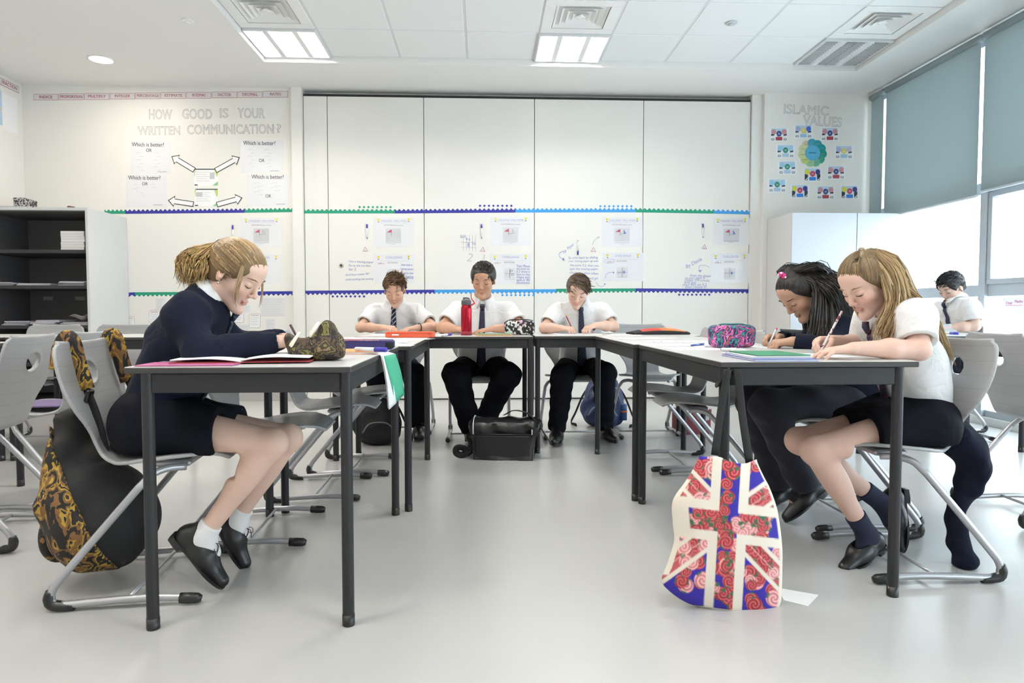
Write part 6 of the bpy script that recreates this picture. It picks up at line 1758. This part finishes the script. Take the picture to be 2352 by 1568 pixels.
# two cards and posters on the left wall, in metres along that wall
def left_wall(name, label, cat, y0, y1, z0, z1, m, group=None, words_=None, frame=None):
    r = world_thing(name, label, cat, (XL, (y0+y1)/2, z0), group)
    if frame:
        b = MB(); b.box(XL, XL+.0008, y0, y1, z0, z1); wpart(b, 'frame', frame, r); d = .004
        b = MB(); b.box(XL+.0008, XL+.0016, y0+d, y1-d, z0+d, z1-d); wpart(b, 'card', m, r)
    else:
        b = MB(); b.box(XL, XL+.001, y0, y1, z0, z1); wpart(b, 'sheet', m, r)
    if words_:
        o = text(words_, .05, r, (XL+.0024, (y0+y1)/2, (z0+z1)/2), (PI/2, 0, PI/2), I_red); o.matrix_parent_inverse = Matrix.Translation(-r.location); o['_fw'] = (y1-y0)*.78; o['_fh'] = (z1-z0)*.5
    return r
left_wall('word_card', 'word card reading Fraction on the left wall', 'card', 6.50, 6.76, 2.945, 3.008, I_pinkcard, 'word cards under the ceiling', 'FRACTION', I_red)
left_wall('word_card', 'word card reading Percent on the left wall', 'card', 6.23, 6.49, 2.95, 3.013, I_pinkcard, 'word cards under the ceiling', 'PERCENT', I_red)
left_wall('poster', 'blue patterned poster with yellow shapes on the left wall', 'poster', 6.26, 6.52, 2.58, 2.90, ramp_mat('blue_poster', [(0, (.45, .58, .75)), (.55, (.62, .68, .78)), (.62, (.70, .50, .25)), (.68, (.5, .6, .75))], 'noise', 16, 2), 'posters on the left wall')
left_wall('poster', 'pale printed sheet on the left wall between the blue poster and the corner', 'poster', 6.53, 6.73, 2.55, 2.88, I_white, 'posters on the left wall')
left_wall('poster', 'pale sheet low on the left wall under the blue poster', 'poster', 6.14, 6.36, 2.18, 2.52, I_white, 'posters on the left wall')

# --- display: how good is your written communication
I_out = mat('letter_outline', (.30, .29, .30), .5)
def title(label, rows, Y, px, py):
    r = wall_thing('display_title', label, 'lettering', px, py, Y)
    for s, x, y, w, h, rot in rows: T(r, s, x, y, Y, I_out, w, h, 0, .14, rot, .0016)
    return r
title('outlined display lettering asking how good your written communication is', [('HOW', 368, 264, 53, 23, 0), ('GOOD', 453, 263, 68, 23, 0), ('IS', 514, 261, 19, 22, 0), ('YOUR', 577, 261, 62, 23, 0),
      ('WRITTEN', 366, 301, 97, 20, 1), ('COMMUNICATION', 530, 298, 199, 22, 1.2), ('?', 640, 296, 10, 20, 0)], YW, 480, 300)
def which(label, x0, y0, x1, y1, tx, ty, ox, oy, cells):
    r = wall_thing('poster', label, 'poster', (x0+x1)/2, y1, YW, 'comparison posters'); F(r, 'sheet', R4(x0, y0, x1, y1), YW, 0, I_lam)
    T(r, 'Which is better?', tx, ty, YW, I_black, 74, 9.5, 1); T(r, 'OR', ox, oy, YW, I_black, 13, 7.5, 1)
    for cx, cy, w, h in cells:
        F(r, 'sketch', [(cx, cy), (cx+w*.5, cy-h*.3), (cx+w, cy), (cx+w, cy+.7), (cx+w*.5, cy-h*.3+.7), (cx, cy+.7)], YW, 1, I_pale); F(r, 'sketch', R4(cx+w*.6, cy+h*.8, cx+w*1.4, cy+h*.8+.7), YW, 1, I_pale)
    F(r, 'rule', R4(x1-30, y1-6, x1-9, y1-5), YW, 1, I_grey)
cc = [(312, 352, 12, 9), (352, 352, 12, 9), (312, 368, 12, 9), (352, 368, 12, 9), (313, 384, 12, 8), (352, 384, 12, 8)]
which('comparison poster by the arrow that points up towards the shelf unit', 300, 323, 392, 400, 340, 332.5, 342, 345.5, cc)
which('comparison poster by the arrow that points up towards the partition', 553, 322, 650, 398, 596, 329, 601, 369, [(x+256, y-8, w, h) for x, y, w, h in cc])
which('comparison poster by the arrow that points down towards the shelf unit', 290, 402, 382, 476, 332, 408.5, 333, 422.5, [(306, 424, 10, 7), (345, 424, 10, 7), (306, 434, 10, 7), (322, 444, 9, 6)])
which('comparison poster by the arrow that points down towards the partition', 567, 401, 664, 474, 615, 406.5, 616, 450.5, [(582, 421, 16, 7), (622, 421, 16, 7), (582, 431, 16, 7), (622, 431, 16, 7), (582, 441, 16, 7)])
I_green = mat('print_green', (.25, .55, .25), .6); I_lime = mat('print_lime', (.50, .62, .18), .6); I_navy = mat('print_navy', (.02, .025, .05), .6)
for x0, y0, x1, y1, lab in ((446, 387, 501, 427, 'upper printed slide with green corners amid the four arrows'), (447, 433, 501, 474, 'lower printed slide with green corners amid the four arrows')):
    r = wall_thing('poster', lab, 'poster', (x0+x1)/2, y1, YW, 'printed slides'); F(r, 'sheet', R4(x0, y0, x1, y1), YW, 0, I_white); F(r, 'header', R4(x0+2, y0+.5, x1-1, y0+2.8), YW, 1, I_navy)
    F(r, 'corner', [(x1-13, y1-1), (x1-.5, y1-10), (x1-.5, y1-1)], YW, 1, I_green); F(r, 'corner', [(x1-9, y0+3), (x1-.5, y0+3), (x1-.5, y0+14), (x1-3, y0+20)], YW, 1, I_lime); F(r, 'corner', [(x0+.3, y0+3), (x0+3, y0+3), (x0+.3, y0+20)], YW, 1, I_lime)
    for k in range(5): F(r, 'text_line', R4(x0+4, y0+8+5*k, x0+4+(26 if k % 2 else 32), y0+8.8+5*k), YW, 1, I_pale)
    F(r, 'sketch', R4(x0+36 if y0 < 400 else x0+3, y0+9, x0+47 if y0 < 400 else x0+18, y0+24 if y0 < 400 else y0+18), YW, 2, I_pale)
    F(r, 'logo', R4(x0+1, y1-3.5, x0+8, y1-1), YW, 1, I_navy)
def arrow(label, a, b, w=6.2, hw=13, hl=15):
    a, b = np.array(a, float), np.array(b, float); d = b-a; L = np.hypot(*d); d /= L; n = np.array((-d[1], d[0]))
    def out(i):
        return [a+d*i*1.0+n*(w-i), a+d*(L-hl-i*.3)+n*(w-i), a+d*(L-hl-i*.3+.0)+n*(hw-i*2.0) if False else a+d*(L-hl+i*.8)+n*(hw-i*2.0), b-d*i*1.7, a+d*(L-hl+i*.8)-n*(hw-i*2.0), a+d*(L-hl-i*.3)-n*(w-i), a+d*i*1.0-n*(w-i)]
    r = wall_thing('paper_arrow', label, 'arrow', *((a+b)/2), YW, 'paper arrows'); F(r, 'outline', out(0), YW, 2, I_black, .001); F(r, 'fill', out(1.7), YW, 3, I_white, .0012)
arrow('black-outlined arrow pointing up towards the shelf unit', (447, 391), (394, 359)); arrow('black-outlined arrow pointing up towards the partition', (495, 392), (551, 361))
arrow('black-outlined arrow pointing down towards the shelf unit', (445, 469), (386, 460)); arrow('black-outlined arrow pointing down towards the partition', (498, 470), (557, 454))

# --- scalloped border strips
S_g, S_n, S_b = mat('border_green', (.012, .30, .18), .45), mat('border_navy', (.025, .03, .30), .45), mat('border_blue', (.05, .33, .74), .45)
CN = {id(S_g): 'green', id(S_n): 'navy blue', id(S_b): 'light blue'}
def border(x0, x1, yb0, yb1, up, m, Y, where, dia=None, h=8.0):
    n = max(1, round((x1-x0)/10.3)); flat_ = [(x0, yb0), (x1, yb1)]; sc = []
    for i in range(n*8+1):
        t = i/(n*8); x = x0+(x1-x0)*t; yb = yb0+(yb1-yb0)*t; a = h+2.1*math.cos(i/8*2*PI)
        sc.append((x, yb-a if up else yb+a))
    pts = flat_+sc[::-1]
    r = wall_thing('border_strip', '%s scalloped border strip %s' % (CN[id(m)], where), 'border', (x0+x1)/2, yb0, Y, 'scalloped border strips'); F(r, 'strip', pts, Y, 0, m, .001)
    if dia:
        for k in range(8):
            cx = dia[0]+(dia[1]-dia[0])*k/7; cy = dia[2]; F(r, 'diamond', [(cx-3.3, cy), (cx, cy-3.1), (cx+3.3, cy), (cx, cy+3.1)], Y, 0, m, .001)
border(240, 288, 491, 491, True, S_g, YW, 'half hidden by the shelf unit, upper row')
border(288, 562, 491, 488.5, True, S_n, YW, 'under the four paper arrows')
border(562, 672, 488.5, 487, True, S_g, YW, 'above the first rotation worksheet, next to the wall edge')
border(698, 907, 490, 490, True, S_g, YP, 'above the lock on the partition', (826, 897, 475.5))
border(907, 1184, 490, 488, True, S_n, YP, 'high on the partition between green and light blue', (1102.5, 1174.5, 472.5))
border(1184, 1460, 488, 487.5, True, S_b, YP, 'long one high on the partition', (1379, 1450, 473.5))
border(1460, 1639, 487.5, 490.5, True, S_g, YP, 'high on the partition near the pier')
border(1639, 1726, 490.5, 492.5, True, S_b, YP, 'short one high on the partition by the pier')
border(296, 310, 671.5, 671, False, S_n, YW, 'tiny end piece beside the shelf unit, lower row'); border(310, 585, 671, 669, False, S_g, YW, 'behind the navy-jumper girl, lower row'); border(585, 672, 669, 668.5, False, S_n, YW, 'above the speech-bubble notes, lower row')
border(698, 998, 667.5, 665, False, S_n, YP, 'behind the tousled boy, lower row', (764.5, 836, 680.5)); border(998, 1277, 665, 664, False, S_b, YP, 'behind the boy with the bottle, lower row', (1154, 1225, 677.5))
border(1277, 1460, 663, 662, False, S_g, YP, 'behind the side-swept boy, lower row'); border(1460, 1726, 662, 664, False, S_n, YP, 'lower row by the pier', (1560, 1629, 676.5))

# --- rotation worksheets
def trophy(r, cx, cy, Y, s=1.):
    F(r, 'trophy', [(cx-3*s, cy-3*s), (cx+3*s, cy-3*s), (cx+2*s, cy+1*s), (cx+.6*s, cy+2.2*s), (cx+.6*s, cy+3.4*s), (cx-.6*s, cy+3.4*s), (cx-.6*s, cy+2.2*s), (cx-2*s, cy+1*s)], Y, 1, I_yel)
    F(r, 'trophy_base', R4(cx-1.8*s, cy+3.8*s, cx+1.8*s, cy+5.2*s), Y, 1, mat('print_brown', (.16, .14, .08), .6))
def grid_print(r, x0, y0, x1, y1, n, Y, m):
    b = MB()
    def seg(a, c):
        p, q = at_y(*a, Y), at_y(*c, Y); t = .0006; b.box(min(p[0], q[0])-t, max(p[0], q[0])+t, Y-.0017, Y-.0009, min(p[2], q[2])-t, max(p[2], q[2])+t)
    for i in range(n+1):
        t = i/n; seg((x0+(x1-x0)*t, y0), (x0+(x1-x0)*t, y1)); seg((x0, y0+(y1-y0)*t), (x1, y0+(y1-y0)*t))
    o = wpart(b, 'grid_lines', m, r)
I_flag = mat('flag_red', (.55, .07, .14), .6); I_bluefill = mat('print_blue', (.16, .22, .62), .6)
def wall_work(lab, x0, y0, x1, y1, Y, blue):
    r = wall_thing('worksheet', lab, 'worksheet', (x0+x1)/2, y1, Y, 'rotation worksheets, upper row'); w = x1-x0; F(r, 'sheet', R4(x0, y0, x1, y1), Y, 0, I_lam)
    T(r, 'CHALLENGE - WALL WORK', (x0+x1)/2, y0+7.5, Y, I_lav, w*.64, 4.4, 1); trophy(r, x0+w*.13, y0+5.5, Y); trophy(r, x1-w*.13, y0+4.5, Y)
    F(r, 'rule', R4(x0+w*.16, y0+11.6, x1-w*.16, y0+12), Y, 1, I_pale); T(r, 'ROTATIONS about a point', (x0+x1)/2, y0+17, Y, I_grey, w*.47, 3.4, 1)
    cx, cy = (x0+x1)/2-.5, y0+40; grid_print(r, cx-17, cy-15, cx+17, cy+15, 12, Y, I_pale)
    F(r, 'flag', [(cx-15, cy-6.5), (cx-4, cy-13), (cx-4, cy-6.5)], Y, 3, I_flag); F(r, 'pole', R4(cx-4.3, cy-7, cx-3.5, cy+2), Y, 3, I_grey)
    if blue: F(r, 'turned_flag', [(cx+4, cy-12), (cx+10, cy-2), (cx+4, cy-2)], Y, 3, I_bluefill if blue > 1 else I_grey); F(r, 'pole', R4(cx-4, cy-2.2, cx+4, cy-1.5), Y, 3, I_grey)
    if blue == 1: F(r, 'turned_flag_inside', [(cx+4.8, cy-9.5), (cx+8.8, cy-2.7), (cx+4.8, cy-2.7)], Y, 4, I_lam)
    F(r, 'caption', R4(cx-17, y1-9, cx+17, y1-8), Y, 1, I_pale); F(r, 'caption', R4(cx-6, y1-6, cx+6, y1-5.2), Y, 1, I_pale)
wall_work('upper rotation worksheet on the plain wall beside the partition edge', 553, 500, 648, 566, YW, 1)
wall_work('upper rotation worksheet with a single red flag', 857, 500, 951, 566, YP, 0)
wall_work('upper rotation worksheet with an unfilled second flag on the partition', 1126, 498, 1220, 564, YP, 1)
wall_work('upper rotation worksheet with a pale blue second flag and arrow beside it', 1382, 499, 1476, 566, YP, 2)
wall_work('upper rotation worksheet with a blue second flag by the pier', 1638, 500, 1722, 562, YP, 2)
def challenge(lab, x0, y0, x1, y1, Y, kind=0):
    r = wall_thing('worksheet', lab, 'worksheet', (x0+x1)/2, y1, Y, 'challenge worksheets, lower row'); w = x1-x0; F(r, 'sheet', R4(x0, y0, x1, y1), Y, 0, I_lam)
    T(r, 'CHALLENGE', (x0+x1)/2+1, y0+7.5, Y, I_lav, w*.40, 5.2, 1); trophy(r, x0+w*.13, y0+7, Y); trophy(r, x1-w*.13, y0+6, Y); F(r, 'rule', R4(x0+w*.14, y0+15, x1-w*.12, y0+15.4), Y, 1, I_pale)
    T(r, 'ROTATIONS', (x0+x1)/2-2, y0+19.5, Y, I_grey, w*.24, 3.2, 1); T(r, 'LEVEL 6', x0+w*.19, y0+21, Y, I_red, w*.14, 2.6, 1)
    cx, cy = (x0+x1)/2-1, y0+45; grid_print(r, cx-12, cy-11, cx+12, cy+11, 8, Y, I_pale); F(r, 'axis', R4(cx-.5, cy-11, cx+.5, cy+11), Y, 3, I_grey); F(r, 'axis', R4(cx-12, cy-.4, cx+12, cy+.4), Y, 3, I_grey)
    if kind == 1: F(r, 'filled_square', R4(cx+3, cy-3, cx+6, cy+3), Y, 4, I_bluefill)
    if kind == 2:
        for a in ((1, -8, 6, -4), (4, 1, 8, 5)): F(r, 'drawn_square', R4(cx+a[0], cy+a[1], cx+a[2], cy+a[3]), Y, 4, I_blue); F(r, 'drawn_square_inside', R4(cx+a[0]+.8, cy+a[1]+.8, cx+a[2]-.8, cy+a[3]-.8), Y, 5, I_lam)
    F(r, 'caption', R4(cx-12, y1-10, cx+12, y1-9), Y, 1, I_pale)
    return r
challenge('challenge worksheet behind the fair ponytail girl\'s head', 553, 584, 646, 650, YW)
c2 = challenge('challenge worksheet behind the tousled boy\'s head with blue notes', 857, 584, 951, 651, YP)
c3 = challenge('challenge worksheet beside the head of the boy with the bottle', 1124, 583, 1220, 651, YP, 2)
c4 = challenge('challenge worksheet with its level circled and an arrow drawn on it', 1383, 580, 1477, 646, YP, 1)
challenge('challenge worksheet next to the note signed with a name', 1632, 582, 1722, 650, YP, 1)
for i, s in enumerate(('you use a', 'tracing paper', 'copy the line', 'rotate')): T(c2, s, 934, 608+9.3*i, YP, I_blue, 30 if i else 26, None, 3, .05, -2, shear=.2)
for i, s in enumerate(('You Place', 'the point on', '0,2 draw a', 'line to the', 'shape and', 'spin it 90', 'clockwise')): T(c3, s, 1201, 611+6.4*i, YP, I_blue, 30, None, 3, .05, -1, shear=.2)
# --- handwriting on the panels
def note(label, lines, px, py, Y, name='handwritten_note', m=None):
    r = wall_thing(name, label, 'handwriting', px, py, Y)
    for s, x, y, w, rot in lines: T(r, s, x, y, Y, m or I_blue, w, None, 0, .05, rot, shear=.2)
    return r
note('faint blue handwriting beside the lock and the single-flag worksheet', [('Use a tracing paper', 829, 601, 57, -2), ('Go by the corridor', 826, 610, 52, -1), ('for 2.', 810, 618.5, 18, 0), ('And then rotate 90°', 821, 630, 56, 3), ('while holding the tracing', 825, 641, 64, 2)], 825, 645, YP)
note('digit two and three pencilled above the head of the boy with the bottle', [('2', 1078, 592, 13, -8), ('3', 1110, 591, 7, 0)], 1090, 598, YP, m=I_pale)
n4 = note('dense blue handwriting above the side-swept boy\'s head', [('So you start by sliding', 1339, 591.5, 68, 1), ('your tracing paper up with', 1340, 599.5, 68, 0), ('the point 0,2, then you', 1342, 609.5, 66, -1), ('spin the tracing paper', 1341, 617.5, 66, 0), ('clockwise then often', 1341, 627, 66, -2), ('and go', 1362, 639, 22, 0)], 1340, 645, YP)
note('slanted blue signature above the dense handwriting', [('by. Piper', 1305, 570, 32, 38)], 1305, 580, YP)
note('slanted blue signature by the pier', [('By Dania', 1593, 604, 40, 28)], 1593, 612, YP)
note('blue handwriting under the slanted signature by the pier', [('draw the shape', 1608, 633, 48, -2), ('on your paper &', 1596, 638, 46, 1), ('rotate +90 (clock)', 1601, 643.5, 56, -2), ('and put', 1585, 648, 28, -2), ('your dot on 0,2', 1595, 653.5, 56, 0), ('then rotate it!', 1598, 659, 50, 0)], 1596, 662, YP)
note('the word rotation handwritten on the plain wall', [('rotation', 437, 590, 34, 0)], 437, 595, YW, m=I_grey)
def curved(label, pts, head, Y, m, fill=True):
    r = wall_thing('drawn_arrow', label, 'drawn arrow', *pts[len(pts)//2], Y, 'hand-drawn arrows'); b = MB(); b.smooth = True
    b.tube([tuple(at_y(p[0], p[1], Y)+np.array((0, -.002, 0))) for p in catmull(pts, 5)], .0016, 5); wpart(b, 'shaft', m, r); F(r, 'head', head, Y, 2, m)
I_pen = mat('pen_faint', (.34, .36, .58), .6)
curved('blue drawn arrow below the slanted signature', [(1291, 577), (1284, 583), (1286, 590), (1293, 594)], [(1291, 597), (1297, 597), (1294.5, 591)], YP, I_blue)
curved('grey drawn arrow from the warning triangle to the pale blue flag sheet', [(1361, 562), (1364, 553), (1371, 547), (1376, 544)], [(1370, 543), (1377, 544), (1374, 549), (1375.5, 544.8)], YP, I_pen)
curved('blue drawn arrow on the circled-level worksheet', [(1390, 639), (1392, 631), (1398, 626), (1406, 625.5)], [(1407, 623), (1412, 626), (1408, 628)], YP, I_blue)
curved('blue drawn arrow under the circled-level worksheet', [(1369, 648), (1374, 655), (1382, 658), (1388, 655)], [(1386, 653), (1392, 654), (1389, 650)], YP, I_blue)
curved('grey drawn arrow hooking down over the note by the pier', [(1629, 613), (1617, 609), (1607, 610), (1605, 618)], [(1603, 620), (1612, 620), (1608, 626)], YP, I_pen)
r = wall_thing('drawn_table', 'scribbled blue number table on the partition', 'drawing', 1076, 575, YP); b = MB()
for x in range(5):
    p, q = at_y(1064+7*x, 538+2*(x % 2), YP), at_y(1065+7*x, 577, YP); b.box(p[0]-.001, p[0]+.001, YP-.0016, YP-.0006, q[2], p[2])
for y in (556, 568):
    p, q = at_y(1058, y, YP), at_y(1094, y, YP); b.box(p[0], q[0], YP-.0016, YP-.0006, p[2]-.001, p[2]+.001)
wpart(b, 'lines', I_pen, r)
for s, x, y, w in (('2x3', 1063, 543, 12), ('4 x', 1075, 549, 10), ('8', 1076, 563, 5), ('16', 1088, 560, 6)): T(r, s, x, y, YP, I_blue, w, None, 2, .05)
# circled level
r = wall_thing('pen_ring', 'faint pen ring around the level of the circled worksheet', 'drawing', 1400, 599, YP); b = MB(); b.smooth = True
b.tube([tuple(at_y(1400+12*math.cos(a), 599.5+4.8*math.sin(a), YP)+np.array((0, -.004, 0))) for a in np.linspace(0, 2*PI, 33)], .0012, 5, caps=False); wpart(b, 'ring', I_pen, r)
# markers hung on the wall
for x, y0, y1, Y, lab in ((535, 517, 553, YW, 'blue-capped marker hung on the plain wall'), (843, 515, 548, YP, 'blue-capped marker hung beside the single-flag worksheet'), (1106, 515, 548, YP, 'blue-capped marker hung above the scribbled table'), (1327, 585, 552, YP, 'marker hung cap down above the dense handwriting'), (1614, 514, 546, YP, 'blue-capped marker hung by the pier worksheet')):
    a, c = at_y(x+.5, y1, Y), at_y(x, y0, Y); a[1] = c[1] = Y-.008; pen(lab, a, c, .007, M_markw, True, M_markb, M_markb, 'marker', 'marker', .27, 'markers hung on the wall')
for x, y, lab, rot in ((839, 572.5, 'red warning triangle under the single-flag marker', 0), (1109, 573, 'red warning triangle above the boy with the bottle', .1), (1363, 573.5, 'red warning triangle next to the dense handwriting', 0), (1618, 567, 'red warning triangle by the pier, tilted', .12)):
    r = wall_thing('warning_triangle', lab, 'sign', x, y+6, YP, 'red warning triangles')
    def tri(s): return [(x+s*7*math.sin(a+rot), y+1-s*7*math.cos(a+rot)) for a in (0, 2*PI/3, 4*PI/3)]
    F(r, 'red_border', tri(1), YP, 0, mat('triangle_red', (.42, .05, .08), .5)); F(r, 'white_field', tri(.76), YP, 1, I_white); F(r, 'symbol', circ(x, y+1.5, 1.6, 10), YP, 2, I_pale)
# --- speech-bubble notes and faint sheets low on the wall
def bubble(x0, y0, x1, y1, lab, word='POSITIVE'):
    r = wall_thing('speech_bubble_note', lab, 'note', (x0+x1)/2, y1, YW, 'speech-bubble notes'); rr = lambda d: [(p[0], p[1]) for p in rrect(x0+d, x1-d, y0+d, y1-d, 4-d)]
    F(r, 'outline', rr(0), YW, 0, I_grey); F(r, 'paper', rr(.7), YW, 1, I_white); T(r, word, (x0+x1)/2, y0+4.5, YW, I_red, (x1-x0)*.66, 3.2, 2)
    for k in range(int((y1-y0-10)/4)): F(r, 'text_line', R4(x0+3, y0+9+4*k, x1-3-(3*k) % 5, y0+10+4*k), YW, 2, I_pale)
bubble(342, 712, 367, 742, 'speech-bubble note behind the navy-jumper girl\'s back'); bubble(533, 712, 560, 741, 'speech-bubble note under the navy-jumper girl\'s chin'); bubble(572, 720, 598, 753, 'speech-bubble note above the girl\'s forearms'); bubble(514, 708, 531, 738, 'speech-bubble note half behind the girl\'s collar'); bubble(284, 727, 309, 759, 'speech-bubble note half behind the shelf unit')
for x0, y0, x1, y1, lab in ((598, 683, 656, 727, 'faint grey sheet of pencil notes next to the wall edge'), (610, 732, 632, 765, 'small faint sheet under the pencil notes'), (357, 684, 380, 712, 'faint sheet above the bubble note by the girl\'s back'), (544, 700, 575, 718, 'faint sheet beside the girl\'s mouth'), (545, 745, 572, 765, 'small pale sheet above the girl\'s sleeve'), (405, 619, 440, 652, 'small table sheet behind the ponytail')):
    r = wall_thing('paper_note', lab, 'paper', (x0+x1)/2, y1, YW, 'faint sheets on the plain wall'); F(r, 'sheet', R4(x0, y0, x1, y1), YW, 0, mat('faint_sheet', (.74, .74, .76), .5))
    for k in range(int((y1-y0)/4)-1): F(r, 'text_line', R4(x0+3, y0+4+4*k, x1-4-(5*k) % 9, y0+4.7+4*k), YW, 1, I_pale)

# --- pier: values display
title('outlined display lettering on the pier above the balloon cards', [('ISLAMIC', 1851.5, 253.5, 103, 21, -2.2), ('VALUES', 1889.5, 279.5, 89, 22, -2.6)], YQ, 1866, 290)
PAL = {'pink': ((.62, .28, .30), (.03, .06, .26), (.62, .28, .30), (.42, .06, .09)), 'yel': ((.42, .42, .68), (.72, .62, .12), (.06, .16, .62), (.36, .55, .75)), 'lil': ((.45, .45, .72), (.72, .62, .12), (.62, .50, .62), (.36, .55, .75)),
       'grn': ((.32, .60, .75), (.02, .28, .20), (.38, .62, .78), (.42, .60, .78)), 'red': ((.72, .70, .04), (.50, .03, .10), (.06, .04, .22), (.03, .22, .68))}
cards = [(1771, 295, 'pink', 'first from the cupboard side in the top row'), (1827, 288, 'yel', 'yellow and blue, under the title'), (1888, 294, 'pink', 'pink, last of the top row'), (1786, 333, 'grn', 'green, next to the flower diagram'), (1920, 335, 'lil', 'lilac and yellow, towards the blinds'), (1790, 371, 'grn', 'green, second row down from the flower'),
         (1848, 387, 'red', 'red and yellow, right under the flower diagram'), (1902, 382, 'pink', 'pink, below the lilac one'), (1767, 412, 'grn', 'green, lowest on the partition side'), (1819, 425, 'red', 'red and yellow, in the bottom row next to the green one'), (1878, 428, 'pink', 'pink, in the bottom row'), (1933, 427, 'red', 'red and yellow, bottom row by the blinds')]
I_sky = mat('card_sky', (.52, .66, .82), .5); I_ink = mat('card_ink', (.03, .035, .07), .5)
for x, y, k, lab in cards:
    r = wall_thing('balloon_card', 'small balloon picture card, %s' % lab, 'card', x+18, y+28, YQ, 'balloon cards on the pier'); c = [mat('card_%s_%d' % (k, i), q, .5) for i, q in enumerate(PAL[k])]
    F(r, 'card', R4(x-3.5, y-1.5, x+39.5, y+30), YQ, 0, I_white); F(r, 'picture', R4(x, y, x+36, y+13), YQ, 1, I_sky)
    for a in (0, 28.5): F(r, 'dark_block', [(x+a, y+13), (x+a+7.5, y+13), (x+a+7.5, y+(20 if k == 'red' else 16)), (x+a, y+(26 if k == 'red' else 17))], YQ, 2, I_ink); F(r, 'icon', R4(x+a+.5, y+23, x+a+7, y+27), YQ, 2, I_ink); F(r, 'icon_inside', R4(x+a+1.5, y+24, x+a+6, y+26), YQ, 3, I_white)  # small dark blocks and icons printed on the card
    for cx, cy, rr, m in ((x+6, y+8, 5.4, c[0]), (x+30, y+8, 5.4, c[2]), (x+18, y+12, 5.8, c[1])): F(r, 'balloon', circ(cx, cy, rr, 16, rr*1.12), YQ, 4, m)
    F(r, 'banner', rrect(x+10.5, x+25.5, y+19.5, y+27.5, 1.5), YQ, 4, c[3])
    for q in (0, 2.6): F(r, 'text_line', R4(x+15.5, y+10.5+q, x+20.5, y+11.3+q), YQ, 5, I_white)
r = wall_thing('flower_diagram', 'round flower diagram of overlapping blue, green and yellow circles', 'diagram', 1866, 382, YQ)
pet = [((.30, .42, .50), -97), ((.04, .36, .50), -84), ((.03, .33, .42), -53)]
PC = [(.62, .56, .36), (.05, .36, .52), (.03, .32, .42), (.0, .30, .32), (.0, .28, .24), (.04, .32, .24), (.14, .45, .30), (.32, .55, .32), (.50, .60, .20), (.60, .65, .30), (.62, .66, .36)]
for i, c in enumerate(PC):
    a = math.radians(-125+360/11*i); F(r, 'petal', circ(1866+23*math.cos(a), 351+22.5*math.sin(a), 10.2, 20), YQ, .2*i, mat('petal_%d' % i, c, .5)); F(r, 'petal_text', R4(1861+23*math.cos(a), 350.5+23*math.sin(a), 1871+23*math.cos(a), 351.5+23*math.sin(a)), YQ, 3.4, I_grey)
F(r, 'centre', circ(1866, 351, 17.5, 26), YQ, 3.2, mat('flower_centre', (.10, .42, .66), .5)); T(r, 'Islamic Values', 1866, 351, YQ, I_ink, 16, 2.6, 4.5)

# --- sheet taped to the window
px_, z0_ = XR+.068, .0
r = world_thing('window_sheet', 'white sheet with a pink heading taped to the low window pane', 'poster', (px_, 4.84, .80))
b = MB(); b.box(px_-.002, px_-.001, 4.66, 5.02, .77, .985); wpart(b, 'sheet', I_white, r)
for s, y, z, w, m in (('Dear', 4.955, .945, .065, 'print_magenta'), ('Maths', 4.865, .955, .075, 'print_magenta'), ('P4', 4.79, .962, .035, 'print_magenta'), ('X', 4.70, .87, .025, 'print_grey'), ('The Return Later', 4.74, .815, .12, 'print_pale')):
    o = text(s, .05, r, (px_-.0035, y, z), (PI/2, 0, -PI/2), mat(m, (.62, .20, .45), .6), name='lettering'); o.matrix_parent_inverse = Matrix.Translation(-r.location); o['_fw'] = w
b = MB(); b.box(px_-.003, px_-.002, 4.83, 4.99, .925, .929); wpart(b, 'underline', mat('print_magenta'), r)
for y in (4.675, 5.005):
    for z in (.785, .97): b = MB(); b.lathe([(.006, 0), (.005, .002)], 10); b.xf(Matrix.Translation((px_-.002, y, z)) @ Matrix.Rotation(-PI/2, 4, 'Y')); wpart(b, 'tack', mat('bar_white'), r)

# --- crest on the side-swept boy's shirt and pin on the neighbour's
def crest(B, px, py, Yc, w):
    c = at_y(px, py, Yc); root = B.root
    sh = [(-.5, .5), (.5, .5), (.5, -.05), (.3, -.4), (0, -.62), (-.3, -.4), (-.5, -.05)]
    b = MB(); b.prism([(c[0]+x*w, c[2]+z*w) for x, z in sh], c[1]-.003, c[1], 'y'); o = new_obj('crest', b.mesh('crest', [mat('crest_navy', (.02, .025, .10), .6)]), None, root); o.matrix_parent_inverse = B.off
    t = text('W', .03, root, (c[0], c[1]-.0042, c[2]), ROT_BACK, I_white, name='crest_letter'); t.matrix_parent_inverse = B.off; t['_fw'] = w*.6
p_ = surf(BP.gs, at_y(1364, 752, 4.2), (0, 1, 0), 1.2, .003); crest(BP, 1364, 752, float(p_[1]), .034)
flush_text()
